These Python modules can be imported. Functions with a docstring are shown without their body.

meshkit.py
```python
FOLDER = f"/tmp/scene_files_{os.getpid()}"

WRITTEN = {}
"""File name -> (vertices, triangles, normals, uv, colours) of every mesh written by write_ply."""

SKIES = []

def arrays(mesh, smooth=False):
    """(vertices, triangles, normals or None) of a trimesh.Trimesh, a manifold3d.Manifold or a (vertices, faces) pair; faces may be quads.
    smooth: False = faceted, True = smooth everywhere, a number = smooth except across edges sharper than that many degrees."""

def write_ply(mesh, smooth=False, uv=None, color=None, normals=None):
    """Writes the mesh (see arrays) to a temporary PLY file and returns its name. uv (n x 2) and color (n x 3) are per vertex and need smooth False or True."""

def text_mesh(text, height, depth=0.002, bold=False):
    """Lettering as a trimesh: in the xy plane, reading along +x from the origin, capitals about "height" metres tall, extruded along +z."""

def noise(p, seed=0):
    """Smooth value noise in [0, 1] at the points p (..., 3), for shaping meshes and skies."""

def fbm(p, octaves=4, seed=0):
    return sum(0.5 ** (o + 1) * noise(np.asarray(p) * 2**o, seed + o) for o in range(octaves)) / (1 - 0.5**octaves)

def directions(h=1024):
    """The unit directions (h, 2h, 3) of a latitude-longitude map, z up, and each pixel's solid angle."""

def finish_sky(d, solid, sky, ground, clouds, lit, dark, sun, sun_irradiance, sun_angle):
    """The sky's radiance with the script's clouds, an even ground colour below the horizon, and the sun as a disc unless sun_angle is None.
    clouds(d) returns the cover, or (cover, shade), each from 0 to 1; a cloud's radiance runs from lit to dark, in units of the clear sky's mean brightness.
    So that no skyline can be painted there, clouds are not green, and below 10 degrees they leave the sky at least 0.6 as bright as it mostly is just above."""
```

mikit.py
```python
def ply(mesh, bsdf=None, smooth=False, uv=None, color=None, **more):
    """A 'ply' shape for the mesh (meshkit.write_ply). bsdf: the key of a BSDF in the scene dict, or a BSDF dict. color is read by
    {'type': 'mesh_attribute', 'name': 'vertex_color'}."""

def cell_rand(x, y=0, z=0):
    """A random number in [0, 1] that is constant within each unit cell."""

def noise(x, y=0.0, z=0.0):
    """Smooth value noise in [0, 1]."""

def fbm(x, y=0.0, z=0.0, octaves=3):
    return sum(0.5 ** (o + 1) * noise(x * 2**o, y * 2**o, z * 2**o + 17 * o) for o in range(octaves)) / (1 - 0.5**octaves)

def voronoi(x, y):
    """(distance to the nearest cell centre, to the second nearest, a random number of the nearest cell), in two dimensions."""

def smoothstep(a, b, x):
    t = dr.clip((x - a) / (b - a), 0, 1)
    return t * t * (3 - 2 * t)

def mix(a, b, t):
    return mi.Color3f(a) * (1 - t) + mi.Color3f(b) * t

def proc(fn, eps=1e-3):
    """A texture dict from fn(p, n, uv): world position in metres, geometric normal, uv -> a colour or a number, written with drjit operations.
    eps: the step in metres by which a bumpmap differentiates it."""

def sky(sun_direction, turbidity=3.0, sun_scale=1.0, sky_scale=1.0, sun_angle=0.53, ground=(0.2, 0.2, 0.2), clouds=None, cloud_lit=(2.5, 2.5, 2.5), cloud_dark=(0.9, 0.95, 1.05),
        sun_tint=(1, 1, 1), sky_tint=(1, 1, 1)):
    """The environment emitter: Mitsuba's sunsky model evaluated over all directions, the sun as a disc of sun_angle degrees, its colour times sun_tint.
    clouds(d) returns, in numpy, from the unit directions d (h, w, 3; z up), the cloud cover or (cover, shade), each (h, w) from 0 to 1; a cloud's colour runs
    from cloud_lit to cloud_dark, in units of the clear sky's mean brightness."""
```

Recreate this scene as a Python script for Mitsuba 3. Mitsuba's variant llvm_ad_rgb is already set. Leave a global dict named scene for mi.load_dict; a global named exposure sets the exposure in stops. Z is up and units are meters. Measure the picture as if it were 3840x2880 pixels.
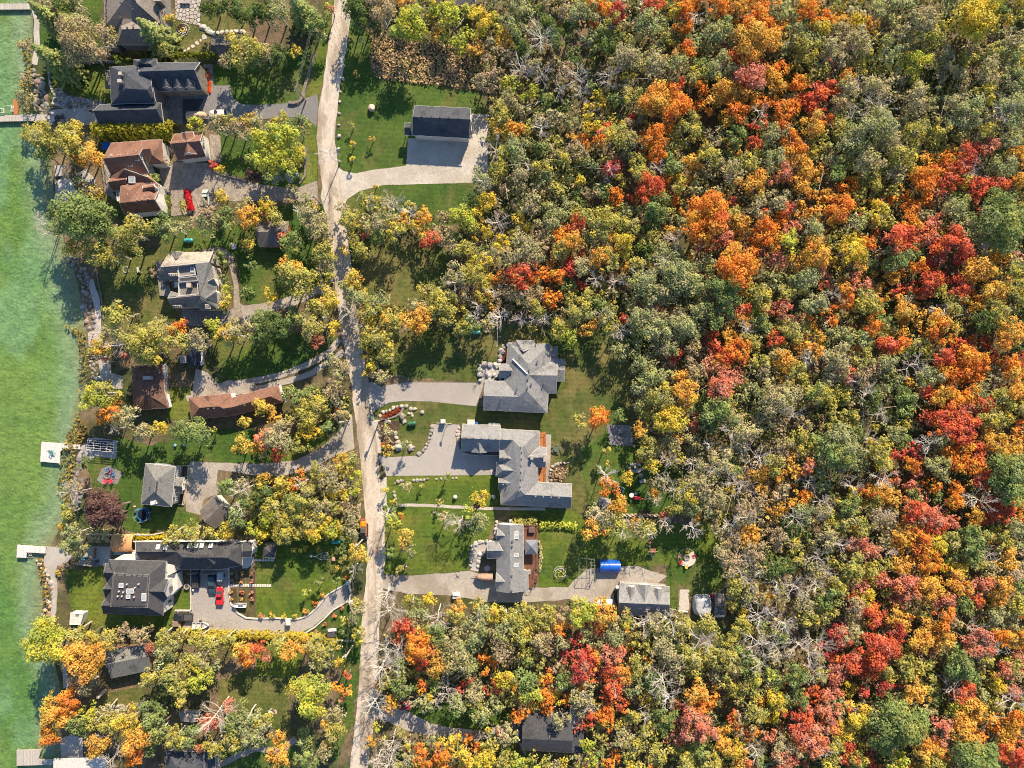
import math, re, numpy as np, trimesh, drjit as dr, mitsuba as mi, mikit, meshkit
from mikit import proc, noise, fbm, smoothstep, mix, voronoi
from shapely.geometry import Polygon, LineString, Point, MultiPolygon, MultiPoint
from shapely.ops import unary_union

# ---------------------------------------------------------------- camera, sky, exposure
H = 189.5                        # flying height of the camera, metres
S = 265.44 / 3840                # metres on the ground per pixel of the photograph
T = mi.ScalarTransform4f
scene, labels = {}, {}
scene['camera'] = {'type': 'perspective', 'fov': 70.0, 'fov_axis': 'x', 'near_clip': 1.0, 'far_clip': 2000.0,
                   'to_world': T().look_at(origin=[0, 0, H], target=[0, 0, 0], up=[0, 1, 0])}
EL = math.radians(34.0)
SUN = [0.345 * math.cos(EL), 0.939 * math.cos(EL), math.sin(EL)]
scene['sun_and_sky'] = mikit.sky(SUN, turbidity=3, sky_scale=.85)
exposure = 2.8

# ---------------------------------------------------------------- from the survey (pixels of the photograph) to metres
CR = [0.0, 0.0, 1.0]
def C(x0, y0, w=1, iw=1):
    CR[:] = [x0, y0, w / iw]
def C4(i, j): C(960 * i, 720 * j, 960, 2212)
def OV(): C(0, 0, 3840, 2212)
def at(x, y, z=0.0):
    k = S * (1 - z / H)
    return np.array([(CR[0] + x * CR[2] - 1920) * k, (1440 - CR[1] - y * CR[2]) * k, z])
def pts(s, z=0.0):
    a = np.array([float(v) for v in re.split(r'[ ,]+', s.strip())]).reshape(-1, 2)
    return [at(x, y, z)[:2] for x, y in a]
def mlen(px): return px * CR[2] * S

# ---------------------------------------------------------------- bookkeeping
def numbered(k):
    if k not in used: used[k] = 0; return k
    used[k] += 1
    return f'{k}_{used[k]:03d}'
used = {}
def thing(name, label=None, cat=None, group=None, kind=None):
    k = numbered(name)
    d = {}
    if label: d['label'] = label
    if cat: d['category'] = cat
    if group: d['group'] = group
    if kind: d['kind'] = kind
    labels[k] = d
    return k
def shape(m, mat, smooth=False, col=None):
    if isinstance(m, MB): m = m.mesh()
    if mat in TINTED:
        v, f, n = meshkit.arrays(m, smooth)
        c = np.asarray(col if col is not None else (0.5, 0.5, 0.5), float) * TONE.get(mat, 1)
        if c.ndim == 1: c = np.tile(c, (len(v), 1))
        mm = trimesh.Trimesh(v, f, process=False)
        return mikit.ply(mm, 'mat_' + mat, smooth=True if n is not None else False, color=c)
    if mat in FAMILY:
        v, f, n = meshkit.arrays(m, smooth)
        return mikit.ply(trimesh.Trimesh(v, f, process=False), 'mat_' + FAMILY[mat][0], smooth=n is not None, uv=np.tile([FAMILY[mat][1], .5], (len(v), 1)))
    return mikit.ply(m, 'mat_' + mat, smooth=smooth)
TONE = {'paint': .74, 'gloss': .78, 'rock': .78, 'cloth': .8}
TINTED = {'paint', 'gloss', 'leaf', 'bark', 'rock', 'cloth'}
def part(parent, name, m, mat, col=None, smooth=False, label=None):
    k = numbered(parent + '__' + name)
    scene[k] = shape(m, mat, smooth, col)
    if label: labels[k] = {'label': label}
    return k
def single(name, m, mat, label, cat, col=None, group=None, smooth=False):
    k = thing(name, label, cat, group)
    scene[k] = shape(m, mat, smooth, col)
    return k
def struct(name, m, mat, label=None):
    k = thing(name, label, None, None, 'structure')
    scene[k] = shape(m, mat)
    return k
def stuff(name, m, mat, label, cat, col=None, smooth=False):
    k = thing(name, label, cat, None, 'stuff')
    scene[k] = shape(m, mat, smooth, col)
    return k

# ---------------------------------------------------------------- mesh helpers
class MB:
    def __init__(s): s.v, s.f, s.n = [], [], 0
    def add(s, v, f):
        v, f = np.asarray(v, float).reshape(-1, 3), np.asarray(f, int)
        if f.shape[1] == 4: f = np.vstack([f[:, [0, 1, 2]], f[:, [0, 2, 3]]])
        s.v.append(v); s.f.append(f + s.n); s.n += len(v); return s
    def tm(s, m): return s.add(m.vertices, m.faces)
    def box(s, c, size, yaw=0.0, bevel=0.0):
        x, y, z = np.asarray(size, float) / 2
        if bevel:
            b = min(bevel, x * .9, y * .9, z * .9); V = []
            for zz, k in ((-z, 1), (-z + b, 0), (z - b, 0), (z, 1)):
                X, Y = x - b * k, y - b * k
                V += [(-X, -Y, zz), (X, -Y, zz), (X, Y, zz), (-X, Y, zz)]
            V = np.array(V); F = [(3, 2, 1, 0), (12, 13, 14, 15)]
            for l in range(3):
                for i in range(4):
                    j = (i + 1) % 4; F.append((4 * l + i, 4 * l + j, 4 * l + 4 + j, 4 * l + 4 + i))
        else:
            V = np.array([(a, b_, c_) for c_ in (-z, z) for a, b_ in ((-x, -y), (x, -y), (x, y), (-x, y))])
            F = [(3, 2, 1, 0), (4, 5, 6, 7), (0, 1, 5, 4), (1, 2, 6, 5), (2, 3, 7, 6), (3, 0, 4, 7)]
        co, si = math.cos(yaw), math.sin(yaw)
        V = np.stack([V[:, 0] * co - V[:, 1] * si, V[:, 0] * si + V[:, 1] * co, V[:, 2]], 1) + np.asarray(c, float)
        return s.add(V, F)
    def cyl(s, p0, p1, r0, r1=None, n=8, caps=True):
        r1 = r0 if r1 is None else r1
        p0, p1 = np.asarray(p0, float), np.asarray(p1, float)
        d = p1 - p0; d = d / (np.linalg.norm(d) + 1e-9)
        a = np.cross(d, [0, 0, 1] if abs(d[2]) < .9 else [1, 0, 0]); a /= np.linalg.norm(a); b = np.cross(d, a)
        t = np.arange(n) * 2 * np.pi / n
        ring = np.cos(t)[:, None] * a + np.sin(t)[:, None] * b
        V = np.vstack([p0 + ring * r0, p1 + ring * r1]); i = np.arange(n); j = (i + 1) % n
        s.add(V, np.stack([i, j, j + n, i + n], 1))
        if caps:
            s.add(np.vstack([p1 + ring * r1, [p1]]), np.stack([i, j, i * 0 + n], 1))
            s.add(np.vstack([p0 + ring * r0, [p0]]), np.stack([j, i, i * 0 + n], 1))
        return s
    def tube(s, path, r, n=6):
        path = [np.asarray(p, float) for p in path]
        r = [r] * len(path) if np.isscalar(r) else r
        for k in range(len(path) - 1): s.cyl(path[k], path[k + 1], r[k], r[k + 1], n, caps=True)
        return s
    def prism(s, poly, z0, z1):
        for g in getattr(poly, 'geoms', [poly]):
            if g.is_empty or g.area < 1e-6: continue
            m = trimesh.creation.extrude_polygon(g, z1 - z0, engine='earcut'); m.apply_translation([0, 0, z0]); s.tm(m)
        return s
    def mesh(s): return trimesh.Trimesh(np.vstack(s.v), np.vstack(s.f), process=False)

def sheet(poly, z):
    """a flat sheet (one face up) of a shapely polygon"""
    V, F, n = [], [], 0
    for g in getattr(poly, 'geoms', [poly]):
        if g.is_empty or g.area < 1e-3: continue
        v, f = trimesh.creation.triangulate_polygon(g, engine='earcut')
        a, b, c = v[f[:, 0]], v[f[:, 1]], v[f[:, 2]]
        fl = (b[:, 0] - a[:, 0]) * (c[:, 1] - a[:, 1]) - (b[:, 1] - a[:, 1]) * (c[:, 0] - a[:, 0]) < 0
        f[fl] = f[fl][:, ::-1]
        V.append(np.column_stack([v, np.full(len(v), z)])); F.append(f + n); n += len(v)
    return trimesh.Trimesh(np.vstack(V), np.vstack(F), process=False)
def P(s, wob=0.0, seed=0):
    p = Polygon(pts(s)).buffer(0)
    return rough(p, wob, seed) if wob else p
def rough(p, amp, seed=0, step=1.2):
    """a polygon with an uneven edge"""
    out = []
    for g in getattr(p, 'geoms', [p]):
        g = g.segmentize(step)
        def w(r):
            c = np.array(r.coords)
            o = meshkit.fbm(np.column_stack([c * 0.45, np.full(len(c), seed * 3.1)]), 3, seed) - .5
            o2 = meshkit.fbm(np.column_stack([c * 0.45 + 31, np.full(len(c), seed * 3.1)]), 3, seed + 9) - .5
            return c + np.column_stack([o, o2]) * 2.4 * amp
        out.append(Polygon(w(g.exterior), [w(i) for i in g.interiors]).buffer(0))
    return unary_union(out)
def LN(s, w, **k):
    """strip of w metres along a line"""
    return LineString(pts(s)).buffer(w / 2, cap_style=2, **k)

# ---------------------------------------------------------------- materials
def M(name, fn, rough_=0.9, eps=0.05, bump=None, spec=0.3, two=True):
    b = {'type': 'principled', 'base_color': proc(fn), 'roughness': rough_, 'specular': spec}
    if bump: b = {'type': 'bumpmap', 'nested': proc(bump[0], eps=eps), 'scale': bump[1], 'bsdf': b}
    scene['mat_' + name] = {'type': 'twosided', 'bsdf': b} if two else b
def scale_col(c, k): return mi.Color3f(c) * k
def f_floor(p, n, uv):
    a = fbm(p.x * .16, p.y * .16, 3.0, 4); b = fbm(p.x * 1.3, p.y * 1.3, 7.0, 3)
    c = mix((0.080, 0.076, 0.036), (0.152, 0.116, 0.076), smoothstep(.35, .65, a))
    c = mix(c, (0.048, 0.068, 0.024), smoothstep(.5, .75, fbm(p.x * .09 + 9, p.y * .09, 1.0, 3)))
    return c * (.55 + .9 * b)
M('forest_floor', f_floor)
def f_road(p, n, uv):
    a = fbm(p.x * .7, p.y * .12, 1.0, 4); b = fbm(p.x * 2.1, p.y * 1.0, 3.0, 3); d = noise(p.x * 6, p.y * 6, 2.0)
    c = mix((0.414, 0.377, 0.340), (0.274, 0.237, 0.200), smoothstep(.42, .7, a))
    c = mix(c, (0.222, 0.185, 0.148), .6 * smoothstep(.66, .8, fbm(p.x * .35, p.y * .16 + 13, 6.0, 3)))
    return c * 1.14 * (.72 + .3 * b + .2 * d)
M('gravel_road', f_road)
# families of materials: one texture function each, the variant read from uv.x, so that the renderer compiles few of them
FAMILY = {}
def family(fam, fn, table, **o):
    names = list(table); rows = [table[q] for q in names]
    def par(uv, col):
        """column col of the table for the variant at uv"""
        v = rows[0][col]; out = mi.Color3f(v) if isinstance(v, tuple) else mi.Float(v)
        for q in range(1, len(rows)):
            w = rows[q][col]; out = dr.select(uv.x > q, mi.Color3f(w) if isinstance(w, tuple) else mi.Float(w), out)
        return out
    M(fam, lambda p, n, uv: fn(p, n, lambda c: par(uv, c)), **o)
    for q, nm in enumerate(names): FAMILY[nm] = (fam, q + .5)
def f_lawn(p, n, g):
    a = fbm(p.x * .11, p.y * .13, 2.0, 3); b = fbm(p.x * 1.1, p.y * 1.1, 5.0, 3); d = noise(p.x * 4.2, p.y * 4.2, 2.0)
    c = mix(g(0), g(1), smoothstep(.3, .7, a))
    c = mix(c, (.15, .125, .05), g(2) * smoothstep(.5, .72, fbm(p.x * .19 + 40, p.y * .19, 8.0, 4)))
    c = mix(c, (.03, .062, .012), .4 * smoothstep(.55, .75, fbm(p.x * .35, p.y * .35 + 70, 4.0, 3)))
    s = dr.sin((p.y + .25 * p.x * g(3)) * 5.2 + 2 * noise(p.x * .1, p.y * .1, 0)) * .07
    w = noise(p.x * 1.9, p.y * 1.9, 11.0); return c * (.66 + .42 * b + .36 * d + s) * (1 - .25 * smoothstep(.72, .86, w))
family('lawns', f_lawn, {'lawn_fresh': ((.066, .112, .015), (.105, .136, .019), .3, .1), 'lawn_deep': ((.038, .083, .014), (.060, .103, .018), .35, .3), 'lawn_dry': ((.062, .088, .020), (.098, .108, .033), .6, .2)})
def f_grit(p, n, g):
    a = fbm(p.x * g(4), p.y * g(4), 1.0 + p.z * .5, 4); b = fbm(p.x * 2.2, p.y * 2.2, 3.0 + p.z, 3); d = noise(p.x * 7, p.y * 7, p.z * 7)
    am = g(1); cr = dr.abs(fbm(p.x * .33 + 7, p.y * .33, p.z, 3) - .5); b = b * (1 - .22 * (1 - smoothstep(.004, .02, cr)))
    return mix(g(0), g(2), g(3) * smoothstep(.42, .7, a)) * (1 - am + am * 1.1 * b + am * .9 * d)
family('grits', f_grit, {'gravel_pale': ((0.432, 0.414, 0.389), .25, (0.302, 0.274, 0.238), .5, .25), 'gravel_grey': ((0.331, 0.310, 0.288), .3, (0.216, 0.187, 0.158), .6, .22), 'drive_pale': ((0.331, 0.317, 0.313), .12, (0.259, 0.245, 0.238), .5, .12),
    'asphalt': ((0.166, 0.169, 0.180), .22, (0.223, 0.223, 0.230), .6, .1), 'asphalt_dark': ((0.054, 0.058, 0.068), .2, (0.079, 0.079, 0.086), .5, .1), 'concrete': ((0.360, 0.346, 0.331), .16, (0.274, 0.252, 0.238), .5, .3),
    'limestone': ((0.396, 0.382, 0.374), .22, (0.288, 0.266, 0.259), .6, .5), 'mulch': ((0.061, 0.040, 0.029), .5, (0.101, 0.065, 0.043), .6, .8), 'red_mulch': ((0.115, 0.029, 0.022), .45, (0.072, 0.025, 0.022), .6, .8), 'soil': ((0.144, 0.101, 0.072), .35, (0.094, 0.065, 0.043), .6, .35),
    'membrane': ((0.054, 0.054, 0.061), .15, (0.072, 0.072, 0.079), .6, .2), 'membrane_grey': ((0.187, 0.184, 0.180), .15, (0.130, 0.115, 0.108), .6, .25), 'siding_white': ((0.504, 0.504, 0.497), .06, (0.461, 0.461, 0.454), .5, .3),
    'siding_cream': ((0.418, 0.382, 0.331), .08, (0.360, 0.324, 0.274), .5, .3), 'siding_blue': ((0.173, 0.194, 0.238), .1, (0.144, 0.166, 0.209), .5, .3), 'siding_grey': ((0.238, 0.238, 0.245), .1, (0.194, 0.194, 0.194), .5, .3), 'copper': ((0.540, 0.302, 0.144), .2, (0.396, 0.194, 0.086), .6, 1.2)}, rough_=.8)
def f_paver(p, n, g):
    u, v = p.x / g(2), p.y / g(2); u = u + .5 * dr.floor(v)
    e = dr.minimum(dr.abs(u - dr.floor(u) - .5), dr.abs(v - dr.floor(v) - .5)); k = mikit.cell_rand(u, v, 1.0)
    return mix(g(0), g(1), smoothstep(.4, .7, fbm(p.x * .3, p.y * .3, 1.0, 3))) * (.78 + .3 * k) * (1 - .2 * (1 - smoothstep(0, .2, e))) * (.85 + .3 * noise(p.x * 3, p.y * 3, p.z))
family('paved', f_paver, {'pavers': ((0.317, 0.281, 0.252), (0.259, 0.230, 0.209), .6), 'pavers_grey': ((0.238, 0.238, 0.252), (0.187, 0.187, 0.202), .5), 'masonry': ((0.245, 0.223, 0.202), (0.187, 0.166, 0.144), .3)})
def f_roof(p, n, g):
    a = fbm(p.x * .5, p.y * .5, p.z * .5, 3); b = noise(p.x * 3.1, p.y * 3.1, p.z * 3.1); d = noise(p.x * 9, p.y * 9, p.z * 9); v = p.z / .12
    tab = mikit.cell_rand((p.x + p.y) / .33 + .5 * dr.floor(v), v, 2.0); course = smoothstep(.0, .25, v - dr.floor(v))
    st = fbm((p.x + p.y) * 1.6, (p.x - p.y) * 1.6, p.z * .25, 3)
    return g(0) * (.66 + .36 * (.6 * b + .6 * d + .55 * tab)) * (.82 + .36 * st) * (.9 + .1 * course) * (1 - .3 * smoothstep(.55, .75, a))
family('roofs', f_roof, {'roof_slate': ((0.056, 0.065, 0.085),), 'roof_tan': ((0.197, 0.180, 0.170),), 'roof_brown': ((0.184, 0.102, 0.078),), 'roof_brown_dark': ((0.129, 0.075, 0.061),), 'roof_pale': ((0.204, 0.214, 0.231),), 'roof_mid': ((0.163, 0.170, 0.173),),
    'roof_charcoal': ((0.058, 0.061, 0.071),), 'roof_stone': ((0.320, 0.299, 0.272),), 'roof_weathered': ((0.136, 0.126, 0.122),), 'roof_navy': ((0.034, 0.041, 0.061),)}, rough_=.85)  # the palest roof tone has sunlight painted into its colour
def f_deck(p, n, g):
    u = p.x / .14
    return g(0) * (.75 + .3 * mikit.cell_rand(u, 1, 1) + .2 * fbm(p.x * 8, p.y * .8, 0., 3)) * (1 - .45 * (1 - smoothstep(.0, .12, u - dr.floor(u))))
family('decks', f_deck, {'deck_orange': ((0.375, 0.150, 0.056),), 'deck_brown': ((0.150, 0.071, 0.049),), 'deck_grey': ((0.225, 0.214, 0.206),), 'dock_white': ((0.540, 0.540, 0.540),), 'dock_grey': ((0.375, 0.356, 0.338),), 'log_wall': ((0.225, 0.120, 0.068),)}, rough_=.75)
family('panes', lambda p, n, g: g(0) * (.8 + .4 * noise(p.x, p.y, p.z)), {'window_glass': ((.035, .045, .06),), 'skylight_glass': ((.30, .36, .40),)}, rough_=.08, spec=.6)
def vcol(k, rough_, amp=.0, **o):
    rg = proc(lambda p, n, uv: mi.Float(rough_) * (.8 + .4 * noise(p.x * 2.5, p.y * 2.5, p.z * 2.5)))
    scene['mat_' + k] = {'type': 'twosided', 'bsdf': {'type': 'principled', 'base_color': {'type': 'mesh_attribute', 'name': 'vertex_color'}, 'roughness': rg, **o}}
vcol('paint', .6); vcol('gloss', .28, clearcoat=.6, clearcoat_gloss=.9); vcol('cloth', .9, specular=.1); vcol('bark', .95, specular=.1); vcol('rock', .92, specular=.2)
scene['mat_leaf'] = {'type': 'principledthin', 'base_color': {'type': 'mesh_attribute', 'name': 'vertex_color'}, 'roughness': proc(lambda p, n, uv: .55 + .25 * noise(p.x * 2, p.y * 2, p.z * 2)),
                 'diff_trans': .5, 'spec_trans': 0.0, 'eta': 1.2}

# ---------------------------------------------------------------- the lake and the ground
OV()
SHORE = pts('72,-60 72,0 70,110 72,150 82,230 98,290 110,350 118,430 140,520 165,600 182,680 190,760 192,830 172,900 165,960 160,1020 150,1090 125,1150 98,1200 95,1260 103,1320 100,1360 115,1420 130,1480 132,1560 132,1659 132,1720')
SY = [float(p[1]) for p in SHORE]; SX = [float(p[0]) for p in SHORE]
def shore_x(y):
    x = mi.Float(SX[0])
    for a in range(len(SX) - 1):
        L = SY[a] - SY[a + 1]
        x = x + (SX[a + 1] - SX[a]) / L * dr.clip(SY[a] - y, 0, L)
    return x
def f_water(p, n, uv):
    d = shore_x(p.y) - p.x + 5 * (fbm(p.x * .12, p.y * .05, 9.0, 3) - .5)
    a = fbm(p.x * .055 + 3, p.y * .05, 1.0, 4); b = fbm(p.x * .55, p.y * .75, 2.0, 4); e = noise(p.x * 3.2, p.y * 4.5, 2.0)
    c = mix((0.062, 0.136, 0.031), (0.098, 0.168, 0.039), smoothstep(.3, .62, a))
    c = mix(c, (0.109, 0.207, 0.098), .7 * smoothstep(.46, .68, fbm(p.x * .09 + 55, p.y * .06, 4.0, 4)))
    c = mix(c, (0.129, 0.195, 0.109), smoothstep(10, 3, d))
    c = mix(c, (0.133, 0.156, 0.078), smoothstep(4, .5, d))
    w = noise(p.x * 1.3 + 4, p.y * 2.2, 5.0); return c * 1.3 * (.52 + .6 * b + .46 * e) * (1 - .14 * smoothstep(.5, .9, w))
def h_water(p, n, uv): return fbm(p.x * 1.1, p.y * 2.0, 0., 3) * .6 + noise(p.x * 3.5, p.y * 4.5, 3.) * .2
scene['mat_water_surface'] = {'type': 'bumpmap', 'nested': proc(h_water, eps=.12), 'scale': .22, 'bsdf': {'type': 'roughplastic', 'diffuse_reflectance': proc(f_water), 'alpha': .18, 'nonlinear': False}}
LAKE = Polygon([(-420, SY[0] + 300)] + [(SX[0], SY[0] + 300)] + list(zip(SX, SY)) + [(SX[-1], SY[-1] - 300), (-420, SY[-1] - 300)])
LAND = Polygon([(420, SY[0] + 300), (SX[0], SY[0] + 300)] + list(zip(SX, SY)) + [(SX[-1], SY[-1] - 300), (420, SY[-1] - 300)])
LAND_IN = Polygon(list(zip(SX, SY)) + [(140, SY[-1]), (140, SY[0])])
struct('lake_water', sheet(LAKE.buffer(1.0), -.45), 'water_surface')
_g = MB(); _m = sheet(LAND, 0.0); _g.tm(_m)
for a in range(len(SX) - 1): _g.add([(SX[a], SY[a], 0), (SX[a + 1], SY[a + 1], 0), (SX[a + 1], SY[a + 1], -1.5), (SX[a], SY[a], -1.5)], [(0, 1, 2, 3)])
struct('ground', _g, 'forest_floor')
OV()
ROAD_LINE = '744,-60 742,0 735,60 722,150 709,230 703,300 711,370 721,430 733,520 742,600 752,690 765,760 778,830 787,900 797,980 804,1060 812,1140 813,1210 806,1290 800,1350 798,1420 794,1500 786,1580 774,1659 768,1720'
ROAD = rough(LN(ROAD_LINE, 4.7), .35, 3)
struct('gravel_road', sheet(ROAD, .10), 'gravel_road')
Z1, Z2, Z3, Z4 = .02, .05, .07, .09
def lawn(mat, poly): struct('lawn', sheet(poly.intersection(LAND_IN).difference(ROAD), Z1 + .0005 * used.get('lawn', 0)), mat)
def drive(name, mat, poly, z=Z2): struct(name, sheet(poly, z + .0007 * used.get(name, 0)), mat)
# west lots, from the top
C4(0, 0)
lawn('lawn_dry', rough(P('1440,180 2212,-60 2212,330 1850,460 1480,460 1500,330'), .4, 1))
lawn('lawn_deep', rough(P('330,0 880,0 880,430 330,480'), 1.3, 9))
lawn('lawn_fresh', P('370,600 960,545 960,900 780,870 560,830 430,650'))
lawn('lawn_deep', P('1840,560 2700,400 2760,880 2212,910 2080,900 2000,850 1990,740 1845,740'))
lawn('lawn_deep', rough(P('1900,1120 2750,1020 2740,1900 2150,1560 1930,1480 1880,1400'), 1.3, 2))
C4(1, 0)
lawn('lawn_fresh', P('690,-50 690,60 600,600 555,800 430,870 380,800 520,480 600,150 640,-50'))
lawn('lawn_fresh', P('430,1010 480,1100 525,1250 525,1540 470,1590 370,1580 400,1400'))
lawn('lawn_deep', rough(P('830,20 985,330 980,560 1040,680 1500,740 1950,800 2010,985 1855,985 1855,1195 1310,1195 1300,1430 860,1500 770,1480 690,1400 680,1170 740,700'), .15, 3))
C4(1, 1)
lawn('lawn_deep', rough(P('790,30 930,-90 1900,-150 1900,60 1700,290 1480,310 1100,250 760,200 740,110'), 1.3, 4))
lawn('lawn_dry', rough(P('900,430 1600,430 1700,560 1640,840 1450,900 1280,1000 1000,960 900,760'), 1.3, 5))
lawn('lawn_dry', rough(P('1180,1230 1720,1180 2212,1160 2560,1180 3200,1160 3240,2700 2600,2500 2212,1900 1930,1630 1290,1610 1130,1560'), 1.3, 6))
lawn('lawn_deep', rough(P('-50,150 700,60 690,560 640,760 480,850 0,985 -60,900'), .3, 7))
lawn('lawn_deep', rough(P('-400,1180 720,1240 700,1310 480,1440 280,1560 0,1630 -300,1600'), .4, 8))
C4(0, 1)
lawn('lawn_dry', rough(P('850,600 1380,480 1390,580 1450,900 1580,1130 1240,1170 900,1180 870,800'), .35, 10))
lawn('lawn_deep', rough(P('1380,330 2212,280 2212,1000 2100,940 2050,560 1900,470 1700,500 1400,580'), .3, 11))
lawn('lawn_dry', rough(P('870,20 1060,60 1080,200 920,160'), .2, 12))
C4(0, 2)
lawn('lawn_fresh', rough(P('1450,30 1650,30 1660,310 1440,310'), .2, 13))
lawn('lawn_deep', rough(P('760,680 1000,460 1300,520 2000,380 2212,420 2212,680 1640,670 1560,1060 1740,1130 1700,1260 1080,1280 1000,900 840,1000'), 1.3, 14))
lawn('lawn_fresh', P('780,1580 900,1560 890,1930 870,2160 720,2000 560,1700'))
C4(0, 3)
lawn('lawn_fresh', P('560,-60 900,-60 880,250 930,330 1410,345 1520,240 1510,300 1480,450 880,450 720,320 620,310'))
lawn('lawn_fresh', P('1540,120 1640,125 1640,290 1510,300'))
lawn('lawn_dry', rough(P('880,1020 1240,950 1250,1070 1000,1130 830,1150'), .3, 15))
lawn('lawn_dry', rough(P('1860,900 2500,700 2500,1350 2100,1280 1900,1150'), 1.3, 16))
lawn('lawn_deep', rough(P('1900,1540 2420,1380 2560,1500 2500,1720 1900,1720'), 1.3, 17))
C4(1, 2)
lawn('lawn_fresh', P('0,1360 830,1350 900,1600 830,1700 700,1900 500,2080 350,2530 0,2520'))
lawn('lawn_fresh', rough(P('0,470 600,400 640,500 420,580 330,670 0,690'), .2, 18))
lawn('lawn_dry', rough(P('1000,235 1180,150 1450,145 1900,190 2212,200 2900,150 2900,400 2212,400 1760,350 1500,345 1520,430 1400,620 1170,630 1060,450 1010,300'), .12, 19))
lawn('lawn_fresh', rough(P('1140,795 2090,785 2120,1060 2060,1100 2060,1200 1990,1360 1850,1380 1840,1610 1350,1650 1110,1640 1110,1250 1100,1000'), .15, 20))
C4(2, 2)
lawn('lawn_dry', rough(P('260,300 560,-100 1000,-200 1050,300 820,340 830,700 600,1100 480,1110 515,860 340,700'), 1.3, 21))
lawn('lawn_fresh', rough(P('0,1060 500,1090 800,1250 1700,1180 1850,1500 1820,1750 1560,1860 1330,1560 900,1570 720,1660 720,1860 230,1870 240,1220 0,1190'), 1.3, 22))
lawn('lawn_deep', rough(P('600,560 830,400 1100,560 1480,760 1500,1000 1250,1110 900,1130 640,1050'), 1.3, 23))
C4(2, 3)
lawn('lawn_deep', rough(P('1330,-80 1830,-120 1790,130 1560,150 1440,60 1430,300 1350,300'), .25, 24))
C4(1, 3)
lawn('lawn_deep', rough(P('350,520 800,240 920,220 930,560 900,700 840,1300 700,1600 600,1500 760,700 560,560'), 1.3, 25))
lawn('lawn_deep', rough(P('1130,1060 2200,1150 2212,1250 1950,1330 1600,1310 1300,1180'), 1.3, 26))
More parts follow.
